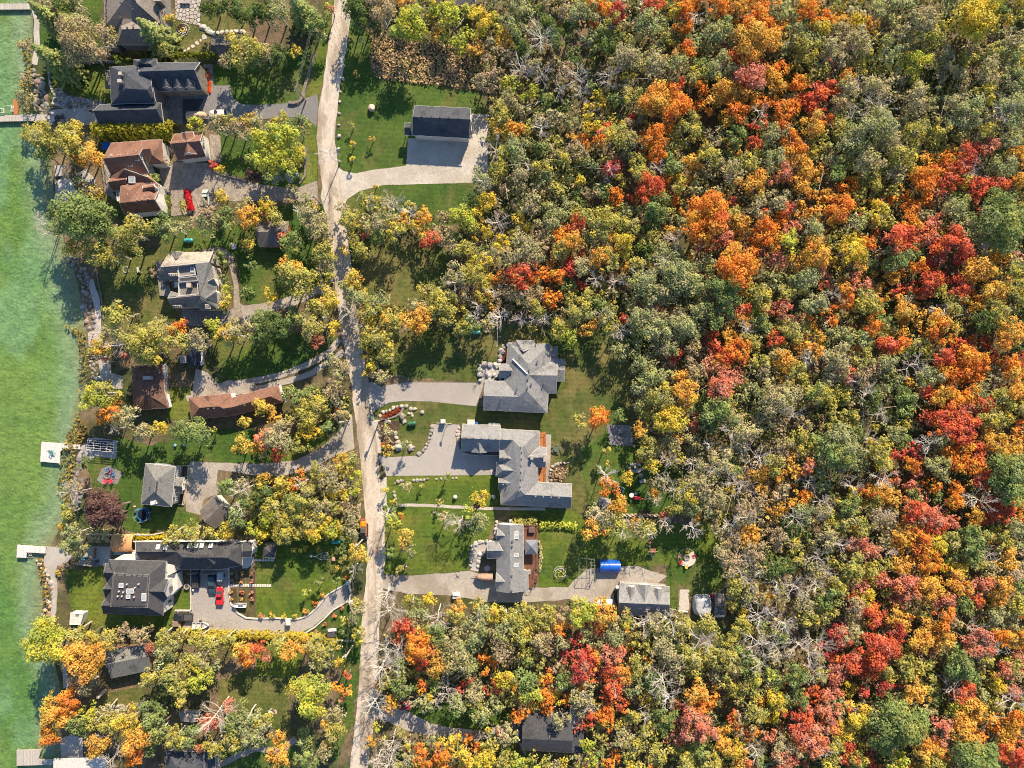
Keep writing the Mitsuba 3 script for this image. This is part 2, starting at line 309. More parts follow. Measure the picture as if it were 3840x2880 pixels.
# drives and paths
C4(1, 0)
drive('driveway', 'gravel_pale', rough(P('690,1430 760,1480 860,1500 1000,1470 1300,1432 1312,1195 1850,1195 1856,985 2010,990 1998,1575 1500,1590 1100,1600 900,1650 790,1720 740,1800 600,1850 560,1700 600,1450'), .08, 31))
drive('driveway', 'asphalt', P('-640,850 -365,850 -362,740 -217,740 -210,820 -180,870 -120,900 0,908 250,895 400,862 530,815 540,900 520,1095 460,1040 380,1010 0,1035 -640,1075'))
drive('asphalt_apron', 'asphalt_dark', P('-632,855 -450,855 -560,1075 -632,1075'), Z3)
C4(0, 0)
drive('paved_forecourt', 'pavers_grey', P('1410,800 1850,800 1850,850 1578,852 1590,1075 1480,1075 1410,960'), Z2)
drive('terrace', 'pavers_grey', P('1760,555 1840,555 1850,850 1800,850 1805,590 1760,590'), Z2)
drive('driveway', 'pavers', rough(P('1380,1430 1540,1400 1800,1410 1830,1480 1950,1520 2150,1570 2300,1600 2560,1630 2740,1560 2760,1900 2560,1720 2400,1740 2212,1735 1960,1740 1860,1780 1800,1840 1690,1900 1640,1700 1490,1690 1400,1650'), .1, 32))
drive('paved_strip', 'pavers', P('1810,1160 1905,1165 1915,1400 1830,1400'), Z2)
C4(0, 1)
drive('forecourt', 'pavers', P('1470,-20 1700,-30 1670,60 1660,190 1480,210'), Z3)
drive('driveway', 'pavers', rough(P('1760,500 1880,472 1960,500 2020,560 2060,800 2075,960 2125,1000 2090,1170 1960,1150 1985,1020 2020,1000 2020,800 1975,600 1900,540 1770,540'), .1, 33))
drive('terrace', 'pavers_grey', P('1575,1010 1985,1025 1950,1130 1880,1170 1580,1150'), Z2)
drive('dirt_drive', 'gravel_grey', rough(P('2080,980 2212,970 2450,920 2720,830 2800,760 2900,900 2760,880 2600,960 2300,1040 2212,1060 2120,1180'), .5, 34), Z3)
C4(1, 1)
for _s in ('730,1270 620,1390 450,1490 200,1590 0,1630 -250,1660 -400,1700 -560,1750', '760,1380 660,1440 480,1570 250,1640 0,1700 -230,1740 -420,1760 -600,1790'):
    drive('track', 'gravel_grey', rough(LN(_s, 1.5), .3, 35 + len(_s)))
C4(0, 1)
drive('gravel_patch', 'gravel_grey', rough(P('1690,1530 1800,1560 1860,1640 2050,1660 2212,1640 2212,1760 1980,1740 1650,1770 1680,1700'), .6, 36), Z3)
C4(1, 2)
drive('driveway', 'gravel_grey', rough(P('830,260 850,560 640,640 480,740 200,800 0,790 -330,740 -340,860 -300,930 -450,1000 -480,1130 -600,1100 -610,1000 -590,720 -560,670 0,690 330,660 540,570 700,430 780,330'), .15, 37))
drive('driveway', 'drive_pale', P('965,0 975,60 1015,235 1060,210 1150,160 1280,145 1500,150 1900,192 1965,20 1965,-10 1300,-15 1080,20 1000,-20'))
drive('driveway', 'drive_pale', P('1130,795 1090,700 1040,610 1170,632 1400,618 1500,480 1530,430 1515,345 1760,350 1745,430 1760,560 2110,570 2090,785'))
drive('gravel_bed', 'gravel_pale', P('1010,310 1060,310 1085,590 1060,600 1040,560'), Z2)
drive('gravel_bed', 'gravel_pale', P('1075,830 1130,800 1130,1050 1085,1050'), Z2)
drive('gravel_path', 'gravel_pale', rough(LN('1240,1045 1500,1050 1850,1070 2212,1080 2500,1080', .75), .15, 38))
drive('driveway', 'gravel_grey', rough(P('1060,1760 1080,1650 1350,1655 1840,1615 1960,1640 2212,1760 2700,1755 2860,1590 3280,1570 3560,1660 3380,1770 3080,1780 3120,1950 2900,1920 2700,1860 2212,1890 1980,1880 1700,1830 1300,1810'), .25, 39))
drive('stone_patio', 'limestone', P('1870,1390 1990,1360 2000,1440 1940,1510 1920,1620 1850,1605'), Z3)
C4(2, 3)
drive('gravel_patch', 'gravel_pale', rough(P('1450,120 1530,115 1530,290 1440,310'), .2, 40))
C4(1, 3)
drive('driveway', 'gravel_grey', rough(P('1080,1060 1100,1110 1280,1150 1500,1270 1700,1310 1950,1330 2212,1260 2300,1130 2340,1200 2330,1560 2250,1400 2212,1380 1900,1420 1620,1410 1300,1330 1100,1240 1030,1230 1000,1150'), .2, 41))
drive('dirt_yard', 'soil', rough(P('2830,1200 3200,1250 3450,1300 3420,1530 2840,1520'), .4, 42))
C4(0, 3)
drive('driveway', 'drive_pale', P('1655,-160 1980,-160 1985,190 2040,300 2130,355 2212,365 2400,360 2560,370 2680,320 2790,180 3000,60 3020,210 2880,290 2700,440 2560,505 2212,485 1560,455 1580,440 1660,300'))
drive('driveway', 'gravel_grey', rough(LN('1880,1640 2040,1560 2212,1490 2420,1520 2560,1400', 1.6), .3, 43))
drive('dirt_yard', 'soil', rough(P('560,840 880,830 870,1000 700,1180 560,1000'), .5, 44))
# shore paths and terraces
C4(0, 0)
drive('shore_path', 'limestone', rough(LN('300,60 320,160 315,260 320,340 320,450 300,560', 1.5), .25, 45))
drive('lakeside_terrace', 'limestone', rough(P('400,960 560,940 760,960 860,1000 840,1085 420,1075'), .1, 46), Z3)
drive('rocky_bank', 'limestone', rough(P('480,780 600,830 760,850 860,900 940,900 900,960 560,940 440,900'), .3, 47))
drive('boat_terrace', 'limestone', P('475,1560 640,1540 720,1840 640,1850 640,1810 490,1805'), Z3)
drive('deck_court', 'concrete', rough(P('670,1500 740,1465 800,1520 830,1560 800,1625 670,1570'), .05, 48), Z2)
C4(0, 1)
drive('shore_path', 'limestone', rough(LN('780,760 820,880 850,1000 850,1120 850,1200', 1.6), .3, 49))
drive('shore_terrace', 'limestone', P('770,1210 880,1180 890,1290 780,1330'), Z3)
drive('shore_terrace', 'concrete', P('845,1410 930,1420 960,1560 1060,1590 1060,1700 920,1700 870,1600'), Z3)
C4(0, 2)
drive('shore_terrace', 'concrete', P('672,600 700,530 1010,490 1000,645 830,625 740,645'), Z3)
drive('fire_pit_terrace', 'pavers_grey', P('880,730 945,705 1060,765 1020,860 890,870 840,830'), Z3)
drive('shore_terrace', 'concrete', P('390,1400 510,1410 640,1480 560,1560 500,1570 470,1659 400,1640 380,1540'), Z3)
drive('boat_terrace', 'concrete', P('680,1550 790,1400 960,1405 955,1570 690,1560'), Z3)
C4(0, 3)
drive('shore_path', 'concrete', rough(LN('430,-160 450,-60 470,60 475,180 465,300 440,400', 1.4), .2, 50))
drive('shore_terrace', 'concrete', P('540,740 580,740 590,960 550,970'), Z3)
drive('shore_terrace', 'limestone', P('520,1400 620,1370 720,1400 720,1660 540,1660'), Z3)
C4(0, 0)
drive('lower_court', 'soil', P('2140,180 2460,200 2440,440 2160,440'), Z2)
drive('garden_bed', 'mulch', rough(P('1750,590 1800,600 1815,790 1770,800'), .1, 51), Z2)
C4(1, 2)
drive('garden_bed', 'mulch', rough(P('1065,330 1100,310 1250,320 1220,420 1240,560 1140,600 1090,520'), .2, 52), Z2)
drive('garden_bed', 'red_mulch', P('1085,290 1120,240 1250,205 1255,235 1180,285 1090,300'), Z2)
C(1760, 1260, 400, 1269)
drive('garden_bed', 'red_mulch', P('380,320 400,190 430,110 460,105 440,320'), Z2)
drive('garden_bed', 'red_mulch', P('215,480 420,480 420,535 215,535'), Z3 + .03)
drive('stone_patio', 'limestone', P('140,560 145,355 360,360 360,460 200,460 195,555'), Z3)
C(2120, 1560, 480, 1269)
drive('stone_patio', 'pavers_grey', P('412,85 640,90 670,300 440,285'), Z3)
C(1700, 1560, 480, 1269)
drive('gravel_strip', 'gravel_grey', P('915,180 970,185 960,500 955,660 915,655 920,300'), Z2)
drive('garden_bed', 'mulch', rough(P('960,540 1000,480 1130,460 1110,600 1050,660 975,650'), .15, 53), Z2)
C(500, 1680, 400, 1269)
drive('garden_bed', 'mulch', P('585,215 650,215 640,330 585,330'), Z2)
drive('garden_bed', 'mulch', P('550,545 610,545 600,670 545,665'), Z2)
C(640, 2100, 320, 1269)
for _b in ('885,160 960,160 960,330 885,330', '1010,160 1100,160 1100,350 1010,350', '1180,180 1260,180 1260,350 1180,350', '880,420 980,420 980,620 880,620', '1020,430 1110,430 1110,620 1020,620', '1180,430 1260,430 1260,620 1180,620'):
    drive('garden_bed', 'mulch', P(_b), Z2)
# ---------------------------------------------------------------- buildings
def roof_mesh(V, F):
    """roof faces (all turned upwards), their boundary loop and a slab 0.22 m thick"""
    V = np.array(V, float); faces = []
    for f in F:
        f = list(f); a = V[f]; n = np.zeros(3)
        for i in range(len(f)): n += np.cross(a[i], a[(i + 1) % len(f)])
        if n[2] < 0: f = f[::-1]
        faces.append(f)
    edge = {}
    for f in faces:
        for i in range(len(f)): edge[(f[i], f[(i + 1) % len(f)])] = 1
    bound = [(a, b) for (a, b) in edge if (b, a) not in edge]
    tri = []
    for f in faces:
        if len(f) <= 4: tri += [(f[0], f[i], f[i + 1]) for i in range(1, len(f) - 1)]
        else:
            p = Polygon(V[f][:, :2]); used_ = False
            try:
                v2, t2 = trimesh.creation.triangulate_polygon(p, engine='earcut')
                idx = [f[int(np.argmin(np.linalg.norm(V[f][:, :2] - q, axis=1)))] for q in v2]
                for t in t2:
                    t = [idx[t[0]], idx[t[1]], idx[t[2]]]
                    if np.cross(V[t[1]] - V[t[0]], V[t[2]] - V[t[0]])[2] < 0: t = t[::-1]
                    tri.append(tuple(t))
            except Exception: tri += [(f[0], f[i], f[i + 1]) for i in range(1, len(f) - 1)]
    return V, tri, bound
def roof(key, name, pieces, mat, wall=None, z0=0.0, trim=(.78, .78, .77), inset=.38, trim_r=.075, wall_name='wall', label=None):
    """pieces: list of (vertices [(x,y,z)...], faces). Adds roof, gutter trim and the walls below the eaves."""
    rm, tr, wm = MB(), MB(), MB()
    for Vp, F in pieces:
        V = [at(x, y, z) for x, y, z in Vp]
        V, tri, bound = roof_mesh(V, F)
        n = len(V)
        Vb = V - [0, 0, .22]
        fs = [t for t in tri] + [(c + n, b + n, a + n) for a, b, c in tri] + [(b, a, a + n) for a, b in bound] + [(b, a + n, b + n) for a, b in bound]
        rm.add(np.vstack([V, Vb]), fs)
        nxt = {a: b for a, b in bound}; prv = {b: a for a, b in bound}
        for a, b in bound: tr.cyl(V[a] - [0, 0, .08], V[b] - [0, 0, .08], trim_r, n=5)
        if wall:
            off = {}
            for b in nxt:
                if b not in prv: continue
                e0 = V[b, :2] - V[prv[b], :2]; e1 = V[nxt[b], :2] - V[b, :2]
                n0 = np.array([-e0[1], e0[0]]) / (np.linalg.norm(e0) + 1e-9); n1 = np.array([-e1[1], e1[0]]) / (np.linalg.norm(e1) + 1e-9)
                m = n0 + n1; L = max(1 + n0 @ n1, .35)
                off[b] = V[b, :2] + m / L * inset
            for a, b in bound:
                if a in off and b in off:
                    p, q = off[a], off[b]
                    wm.add([[*p, z0], [*q, z0], [*q, V[b, 2] - .2], [*p, V[a, 2] - .2]], [(0, 1, 2, 3)])
    r = part(key, name, rm, mat, label=label)
    if trim is not None: part(key, 'gutter', tr, 'paint', trim)
    if wall and wm.n: part(key, wall_name, wm, wall)
    return r
def GABLE(a, b, c, d, r0, r1):   # eave a-b, eave d-c, ridge r0 (a,d end) r1 (b,c end)
    return ([a, b, c, d, r0, r1], [(0, 1, 5, 4), (3, 4, 5, 2)])
def HIP(a, b, c, d, r0, r1):
    return ([a, b, c, d, r0, r1], [(0, 1, 5, 4), (3, 4, 5, 2), (0, 4, 3), (1, 2, 5)])
def quad_on(x, y, z, w, d, slope=(0, 0), yaw=0.0):
    """centre, half axes of a small rectangle lying on a slope (dz/dx, dz/dy)"""
    c = at(x, y, z); co, si = math.cos(yaw), math.sin(yaw)
    u = np.array([co, si, co * slope[0] + si * slope[1]]); v = np.array([-si, co, -si * slope[0] + co * slope[1]])
    u /= np.linalg.norm(u); v /= np.linalg.norm(v); nrm = np.cross(u, v)
    return c, u * w / 2, v * d / 2, nrm
def skylight(rkey, x, y, z, w, d, slope=(0, 0), yaw=0.0):
    c, u, v, n = quad_on(x, y, z, w, d, slope, yaw)
    fr = MB(); k = .16
    for s_ in (-1, 1):
        for a, b in ((u, v), (v, u)):
            ctr = c + a * s_; la = a / np.linalg.norm(a) * .06; h = n * k
            q = [ctr + la + b, ctr - la + b, ctr - la - b, ctr + la - b]
            fr.add(np.vstack([np.array(q) - n * .1, np.array(q) + h]), [(0, 1, 2, 3), (7, 6, 5, 4), (0, 4, 5, 1), (1, 5, 6, 2), (2, 6, 7, 3), (3, 7, 4, 0)])
    f = part(rkey, 'skylight', fr, 'paint', (.72, .72, .72))
    g = MB(); q = np.array([c + u + v, c - u + v, c - u - v, c + u - v]) + n * .11
    g.add(q, [(0, 1, 2, 3)])
    if rkey.count('__') < 2 and f.count('__') < 2: part(f, 'pane', g, 'skylight_glass')
    else: part(rkey, 'skylight_pane', g, 'skylight_glass')
def vents(key, lst, col=(.09, .09, .10), size=.32, h=.35):
    for x, y, z in lst:
        c = at(x, y, z); m = MB().cyl(c - [0, 0, .5], c + [0, 0, h * .6], size * .35, n=8).cyl(c + [0, 0, h * .55], c + [0, 0, h], size * .6, size * .5, n=8)
        part(key, 'roof_vent', m, 'paint', col)
def chimney(key, x, y, z, w, d, h, mat='masonry', down=2.0):
    c = at(x, y, z)
    m = MB().box(c + [0, 0, (h - down) / 2], (w, d, h + down)); 
    k = part(key, 'chimney', m, mat)
    part(k, 'cap', MB().box(c + [0, 0, h + .05], (w + .16, d + .16, .12), bevel=.04), 'concrete') if k.count('__') < 2 else part(key, 'chimney_cap', MB().box(c + [0, 0, h + .05], (w + .16, d + .16, .12), bevel=.04), 'concrete')
def windows(key, p0, p1, n, w, h, z, frame=(.80, .80, .79), out=None):
    """n windows along the wall line p0-p1 (photo pixels at height z), facing out of the wall"""
    a, b = at(p0[0], p0[1], z), at(p1[0], p1[1], z)
    d = (b - a); L = np.linalg.norm(d); d /= L; nr = np.array([d[1], -d[0], 0.0])
    if out is not None and nr @ np.array([out[0], out[1], 0]) < 0: nr = -nr
    yaw = math.atan2(d[1], d[0])
    for i in range(n):
        c = a + d * L * (i + .5) / n
        f = MB()
        for sx, sy, sw, sh in ((-w / 2, 0, .1, h + .1), (w / 2, 0, .1, h + .1), (0, h / 2, w, .1), (0, -h / 2, w + .1, .12), (0, 0, .05, h)):
            f.box(c + d * sx + np.array([0, 0, sy]) + nr * .08, (sw, .12, sh), yaw)
        k = part(key, 'window', f, 'paint', frame)
        part(k, 'pane', MB().box(c + nr * .045, (w, .04, h), yaw), 'window_glass')
def door_panel(key, name, p0, p1, z0, z1, mat, col=None, out=None, thick=.1, off=.05):
    a, b = at(p0[0], p0[1], z0), at(p1[0], p1[1], z0); d = b - a; L = np.linalg.norm(d); d /= L
    nr = np.array([d[1], -d[0], 0.])
    if out is not None and nr @ np.array([out[0], out[1], 0]) < 0: nr = -nr
    c = (a + b) / 2; c[2] = (z0 + z1) / 2
    m = MB().box(c + nr * off, (L, thick, z1 - z0), math.atan2(d[1], d[0]), .03)
    for k in (1, 2, 3): m.box(c + nr * (off + thick * .5) + [0, 0, (k / 4 - .5) * (z1 - z0)], (L * .94, .03, .05), math.atan2(d[1], d[0]))
    return part(key, name, m, mat, col)
def flat_roof(key, name, poly, z, mat, wall, trim=(.78, .78, .77), z0=0.0, parapet=.25, inset=0.0):
    p = Polygon([at(x, y, z)[:2] for x, y in poly])
    r = part(key, name, MB().prism(p, z - .2, z), mat)
    if parapet: part(key, 'parapet', MB().prism(p.difference(p.buffer(-.2)), z - .15, z + parapet), 'paint', trim)
    if wall: part(key, 'wall', MB().prism(p.buffer(-.05 - inset).difference(p.buffer(-.35 - inset)), z0, z - .2), wall)
    return r
def plank_deck(name, poly, z, mat, label, cat='deck', rail=None, group=None, thick=.25, parent=None, legs=True):
    p = Polygon([at(x, y, z)[:2] for x, y in poly])
    k = parent or thing(name, label, cat, group)
    part(k, 'boards', MB().prism(p, z - thick, z), mat)
    c = list(p.exterior.coords)[:-1]
    if legs and z > .4:
        part(k, 'posts', MB_posts(c, z - thick), 'paint', (.35, .3, .26))
    if rail:
        rm = MB()
        for a, b in zip(c, c[1:] + c[:1]):
            a3, b3 = np.array([*a, z]), np.array([*b, z])
            rm.cyl(a3 + [0, 0, 1], b3 + [0, 0, 1], .05, n=5); rm.cyl(a3 + [0, 0, .5], b3 + [0, 0, .5], .025, n=4)
            n = max(1, int(np.linalg.norm(b3 - a3) / 1.6))
            for i in range(n): q = a3 + (b3 - a3) * i / n; rm.cyl(q, q + [0, 0, 1.02], .045, n=5)
        part(k, 'railing', rm, 'paint', rail)
    return k
def MB_posts(c, z, r=.09, zb=-.9):
    m = MB()
    for a, b in zip(c, c[1:] + c[:1]):
        n = max(1, int(math.dist(a, b) / 3))
        for i in range(n):
            q = np.array(a) + (np.array(b) - np.array(a)) * i / n; m.cyl([*q, zb], [*q, z], r, n=6)
    return m
W_TRIM = (.80, .80, .79); D_TRIM = (.16, .17, .19)

# --- tan-grey house at the top edge
C(340, 0, 480, 2212)
k = thing('house', 'large house with a tan-grey shingle roof, cut off by the upper edge of the photo', 'house')
roof(k, 'roof', [HIP((232, -420, 4.6), (1268, -420, 4.6), (1275, 478, 4.6), (235, 478, 4.6), (700, -160, 9.2), (800, 60, 9.2)),
                 HIP((470, 300, 4.4), (1200, 300, 4.4), (1215, 775, 4.2), (462, 772, 4.2), (542, 508, 7.6), (1120, 492, 7.6)),
                 HIP((345, 340, 5.2), (760, 335, 5.2), (690, 500, 4.8), (420, 500, 4.8), (522, 322, 7.3), (527, 450, 6.8)),
                 GABLE((1160, 180, 5.3), (1270, 150, 5.3), (1280, 480, 4.8), (1140, 430, 4.8), (1190, 185, 6.5), (1215, 440, 5.6))], 'roof_tan', 'siding_grey', trim=(.55, .53, .5))
flat_roof(k, 'balcony_floor', [(232, 690), (450, 690), (450, 825), (232, 825)], 3.0, 'membrane_grey', 'siding_grey', (.7, .7, .7))
vents(k, [(525, 55, 8.2), (745, 170, 8.4), (277, 15, 5.2), (277, 175, 5.2), (282, 290, 5.2), (1093, 162, 6), (535, 312, 7.4), (640, 490, 7.4), (748, 485, 7.4), (283, 415, 5.2)], size=.4, h=.5)
chimney(k, 1190, 20, 6.5, 1.6, 1.2, 1.2)
m = MB()
for x, y in ((190, 190), (195, 385)): c = at(x, y, .0); m.cyl(c, c + [0, 0, 1.0], .6, .75, 12)
# --- stone shed east of it
C4(0, 0)
k = thing('shed', 'long grey-roofed shed beside the yellow-green tree, end of the stepping stones', 'shed')
roof(k, 'roof', [GABLE((1822, 312, 3.2), (2075, 312, 3.2), (2070, 472, 3.0), (1815, 468, 3.0), (1818, 386, 4.6), (2072, 386, 4.6))], 'roof_weathered', 'siding_cream', trim=(.3, .28, .26))
vents(k, [(1855, 398, 4.4), (1905, 400, 4.4), (1955, 402, 4.4)], size=.35)
# --- slate-blue house
C(340, 200, 480, 1269)
k = thing('house', 'big slate-blue roofed house with three dormers over its garage doors', 'house')
r = roof(k, 'roof', [([(190, 133, 6.4), (610, 118, 6.4), (632, 492, 6.2), (205, 503, 6.2), (335, 188, 9.6), (345, 348, 9.6), (560, 362, 9.3), (600, 312, 8.0)],
                  [(0, 3, 5, 4), (0, 4, 1), (3, 2, 6, 5), (4, 5, 6, 7), (7, 6, 2), (4, 7, 1)]),
                 ([(470, 92, 5.6), (1085, 88, 5.6), (1107, 362, 4.6), (660, 375, 4.6), (480, 180, 9.0), (1030, 163, 9.0)], [(0, 1, 5, 4), (3, 4, 5, 2)]),
                 HIP((430, 60, 6.2), (655, 54, 6.2), (660, 175, 6.2), (432, 165, 6.2), (490, 100, 7.9), (590, 105, 7.9)),
                 ([(90, 506, 4.8), (697, 492, 4.8), (722, 692, 4.3), (78, 700, 4.3), (22, 570, 7.2), (650, 553, 7.2)], [(0, 1, 5, 4), (3, 4, 5, 2), (1, 2, 5)]),
                 HIP((560, 380, 6.9), (620, 340, 6.9), (640, 470, 6.3), (610, 490, 6.3), (600, 380, 7.7), (615, 440, 7.5))], 'roof_slate', 'masonry', trim=(.62, .64, .68))
for x in (757, 868, 981):
    roof(k, 'dormer', [GABLE((x - 46, 285, 6.6), (x - 46, 345, 6.4), (x + 46, 343, 6.4), (x + 46, 283, 6.6), (x - 20, 248, 7.9), (x - 12, 330, 7.9))], 'roof_slate', 'siding_grey', z0=4.8, trim=(.5, .52, .56), inset=.2, wall_name='dormer_wall')
for a, b in ((772, 850), (868, 958), (985, 1085)):
    door_panel(k, 'garage_door', (a, 392), (b, 389), .05, 2.7, 'log_wall', out=(0, -1))
chimney(k, 320, 300, 9.0, .9, .7, 1.6); chimney(k, 318, 222, 9.0, .7, .7, 1.3)
vents(k, [(1062, 80, 5.7), (560, 92, 7.9)], size=.3)
windows(k, (628, 395), (648, 480), 2, 1.0, 1.3, 4.2, out=(1, 0))
flat_roof(k, 'porch_roof', [(148, 172), (192, 170), (198, 350), (150, 352)], 3.4, 'membrane_grey', None, (.2, .2, .22))
# --- brown house with the red hedge
C(340, 500, 480, 1269)
k = thing('house', 'sprawling brown-roofed house with skylights, beside a red hedge and paved court', 'house')
r = roof(k, 'roof', [GABLE((205, 95, 4.9), (560, 72, 4.9), (577, 395, 4.6), (205, 420, 4.6), (122, 250, 8.0), (478, 213, 8.0)),
                 ([(500, 70, 4.8), (708, 62, 4.8), (727, 300, 4.5), (572, 316, 4.5), (590, 150, 6.8), (610, 217, 6.8), (505, 160, 6.8)], [(0, 6, 4), (0, 4, 1), (1, 4, 5, 2), (3, 2, 5), (3, 5, 4, 6)]),
                 HIP((195, 432, 5.0), (560, 412, 5.0), (690, 520, 4.8), (205, 520, 4.8), (335, 352, 7.4), (560, 432, 6.6)),
                 GABLE((195, 440, 4.8), (360, 420, 5.2), (330, 560, 4.6), (215, 572, 4.6), (168, 483, 6.7), (352, 455, 6.7)),
                 ([(298, 512, 5.6), (522, 487, 5.6), (668, 497, 5.6), (668, 578, 5.6), (705, 770, 5.4), (335, 800, 5.4), (285, 692, 8.6), (634, 655, 8.8), (384, 570, 8.6), (386, 680, 8.9)],
                  [(0, 8, 9, 6), (0, 1, 8), (1, 2, 3, 7, 9, 8), (6, 9, 7, 4, 5)])], 'roof_brown', 'siding_white', trim=(.7, .66, .6))
r2 = roof(k, 'dormer', [GABLE((520, 520, 6.6), (630, 505, 6.6), (645, 568, 6.4), (560, 582, 6.4), (515, 545, 7.9), (632, 525, 7.9))], 'roof_brown', 'siding_white', z0=5, inset=.15, wall_name='dormer_wall')
skylight(r, 458, 250, 7.2, 1.1, 1.0, (0, .62), -.1); skylight(r, 391, 302, 6.4, 1.3, 1.1, (0, .62), -.1); skylight(r, 411, 462, 6.4, 1.5, 1.5, (0, .1))
windows(k, (668, 620), (700, 735), 2, 1.0, 1.4, 4.3, out=(1, 0)); windows(k, (492, 215), (505, 265), 1, .9, 1.4, 6.4, out=(1, 0))
vents(k, [(272, 215, 7.2), (300, 212, 7.2), (375, 210, 7.5), (455, 180, 7), (372, 605, 8.3), (465, 655, 8.7), (515, 655, 8.7), (570, 650, 8.7)], (.6, .5, .45), .3)
chimney(k, 222, 228, 7.0, .5, .5, .8, 'siding_cream')
flat_roof(k, 'balcony_floor', [(265, 562), (300, 560), (306, 680), (282, 684)], 3.4, 'window_glass', 'siding_white', W_TRIM, parapet=.9)
plank_deck('wood_deck', [(122, 262), (200, 420), (170, 470), (210, 575), (300, 690), (165, 605), (150, 450)], 1.0, 'deck_grey', 'grey timber deck wrapping the lake side of the brown house', rail=(.45, .45, .45))
# --- its garage
k = thing('garage', 'small brown-roofed garage with a dormer at the edge of the paved court', 'garage')
roof(k, 'roof', [GABLE((828, 8, 4.3), (1112, -10, 4.3), (1143, 232, 4.1), (865, 268, 4.1), (788, 102, 7.2), (1082, 76, 7.2))], 'roof_brown', 'siding_white', trim=(.7, .64, .58))
roof(k, 'dormer', [GABLE((928, 150, 5.7), (930, 216, 5.4), (1052, 206, 5.4), (1042, 140, 5.7), (957, 92, 7.1), (957, 190, 7.1))], 'roof_brown', 'siding_white', z0=4.2, inset=.18, wall_name='dormer_wall')
roof(k, 'dormer', [GABLE((905, 50, 5.8), (903, -8, 5.6), (1020, -14, 5.6), (1024, 40, 5.8), (952, 76, 7.1), (938, -12, 7.1))], 'roof_brown', 'siding_white', z0=4.2, inset=.18, wall_name='dormer_wall')
windows(k, (1108, 40), (1122, 130), 2, .9, 1.2, 4.4, out=(1, 0))
door_panel(k, 'garage_door', (930, 258), (1020, 250), .05, 2.6, 'siding_grey', out=(0, -1)); door_panel(k, 'garage_door', (1035, 248), (1125, 238), .05, 2.6, 'siding_grey', out=(0, -1))
# --- house with the flat roof wells, sunlight painted into its upper slope
C(560, 900, 360, 1269)
k = thing('house', 'pale stone-coloured house with two sunken flat roof wells and ivy on one end', 'house')
r = roof(k, 'roof', [([(255, 172, 5.4), (842, 154, 5.4), (782, 292, 8.3), (612, 312, 8.3), (376, 337, 8.3), (150, 355, 8.3)], [(0, 1, 2, 3, 4, 5)])], 'roof_stone', 'siding_cream', trim=(.66, .6, .54))  # slope facing the sun, coloured paler than the rest to paint in its light
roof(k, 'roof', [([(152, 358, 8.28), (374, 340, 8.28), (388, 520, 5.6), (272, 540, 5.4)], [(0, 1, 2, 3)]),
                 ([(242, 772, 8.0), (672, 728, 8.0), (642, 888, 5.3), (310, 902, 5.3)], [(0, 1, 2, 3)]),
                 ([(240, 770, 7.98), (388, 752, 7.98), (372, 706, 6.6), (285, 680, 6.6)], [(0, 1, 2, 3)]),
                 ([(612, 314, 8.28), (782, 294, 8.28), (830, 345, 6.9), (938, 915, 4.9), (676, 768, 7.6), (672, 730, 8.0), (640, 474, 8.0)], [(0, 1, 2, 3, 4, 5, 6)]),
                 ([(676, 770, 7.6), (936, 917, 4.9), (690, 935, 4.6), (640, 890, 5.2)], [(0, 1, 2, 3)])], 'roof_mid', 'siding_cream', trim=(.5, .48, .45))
flat_roof(k, 'roof_well', [(382, 342), (604, 318), (625, 466), (394, 494)], 7.0, 'membrane_grey', 'siding_cream', (.62, .62, .62), parapet=.55)
flat_roof(k, 'roof_strip', [(386, 500), (632, 472), (648, 542), (390, 562)], 7.6, 'membrane', 'siding_grey', (.4, .42, .45), parapet=.1)
w = flat_roof(k, 'roof_well', [(394, 566), (654, 544), (668, 722), (402, 750)], 6.6, 'membrane_grey', 'siding_cream', (.62, .62, .62), parapet=.7)
skylight(w, 580, 393, 7.1, 1.2, 1.2)
chimney(k, 553, 608, 6.6, 1.0, 1.0, 1.4, 'log_wall', .3)
for bx, by, z in ((318, 455, 7.2), (380, 872, 6.4)):
    m = MB()
    for d in (-40, -13, 14, 40): c = at(bx + d, by, z); m.cyl(c - [0, 0, 1.2], c + [0, 0, .9], .16, .13, 8)
    m.box(at(bx, by, z) - [0, 0, .6], (2.0, .7, 1.4)); part(k, 'chimney', m, 'siding_cream')
for V in (GABLE((785, 500, 6.2), (852, 500, 6.2), (908, 612, 5.6), (840, 612, 5.6), (778, 545, 7.5), (852, 512, 7.5)), GABLE((770, 700, 6.2), (885, 662, 6.2), (900, 850, 5.4), (835, 830, 5.4), (758, 766, 7.4), (888, 684, 7.4)),
          GABLE((735, 850, 5.9), (735, 915, 5.6), (810, 910, 5.6), (810, 850, 5.9), (735, 850, 6.9), (740, 900, 6.9))):
    roof(k, 'dormer', [V], 'roof_mid', 'siding_white', z0=4.4, inset=.15, trim=(.7, .66, .6), wall_name='dormer_wall')
roof(k, 'dormer', [GABLE((305, 180, 6.2), (325, 150, 6.0), (440, 158, 6.0), (425, 200, 6.2), (350, 245, 7.6), (350, 150, 7.6))], 'roof_mid', 'siding_cream', z0=4.6, inset=.15, wall_name='dormer_wall', trim=(.6, .56, .5))
windows(k, (850, 225), (895, 300), 1, 1.0, 1.4, 4.0, out=(1, 0)); windows(k, (895, 690), (915, 830), 2, .9, 1.2, 4.2, out=(1, 0)); windows(k, (900, 520), (940, 600), 2, .9, 1.3, 3.0, out=(1, 0))
plank_deck('wood_deck', [(85, 290), (195, 262), (240, 520), (290, 690), (240, 745), (135, 735)], .7, 'deck_grey', 'pale grey deck with dark furniture on the lake side of the stone house')
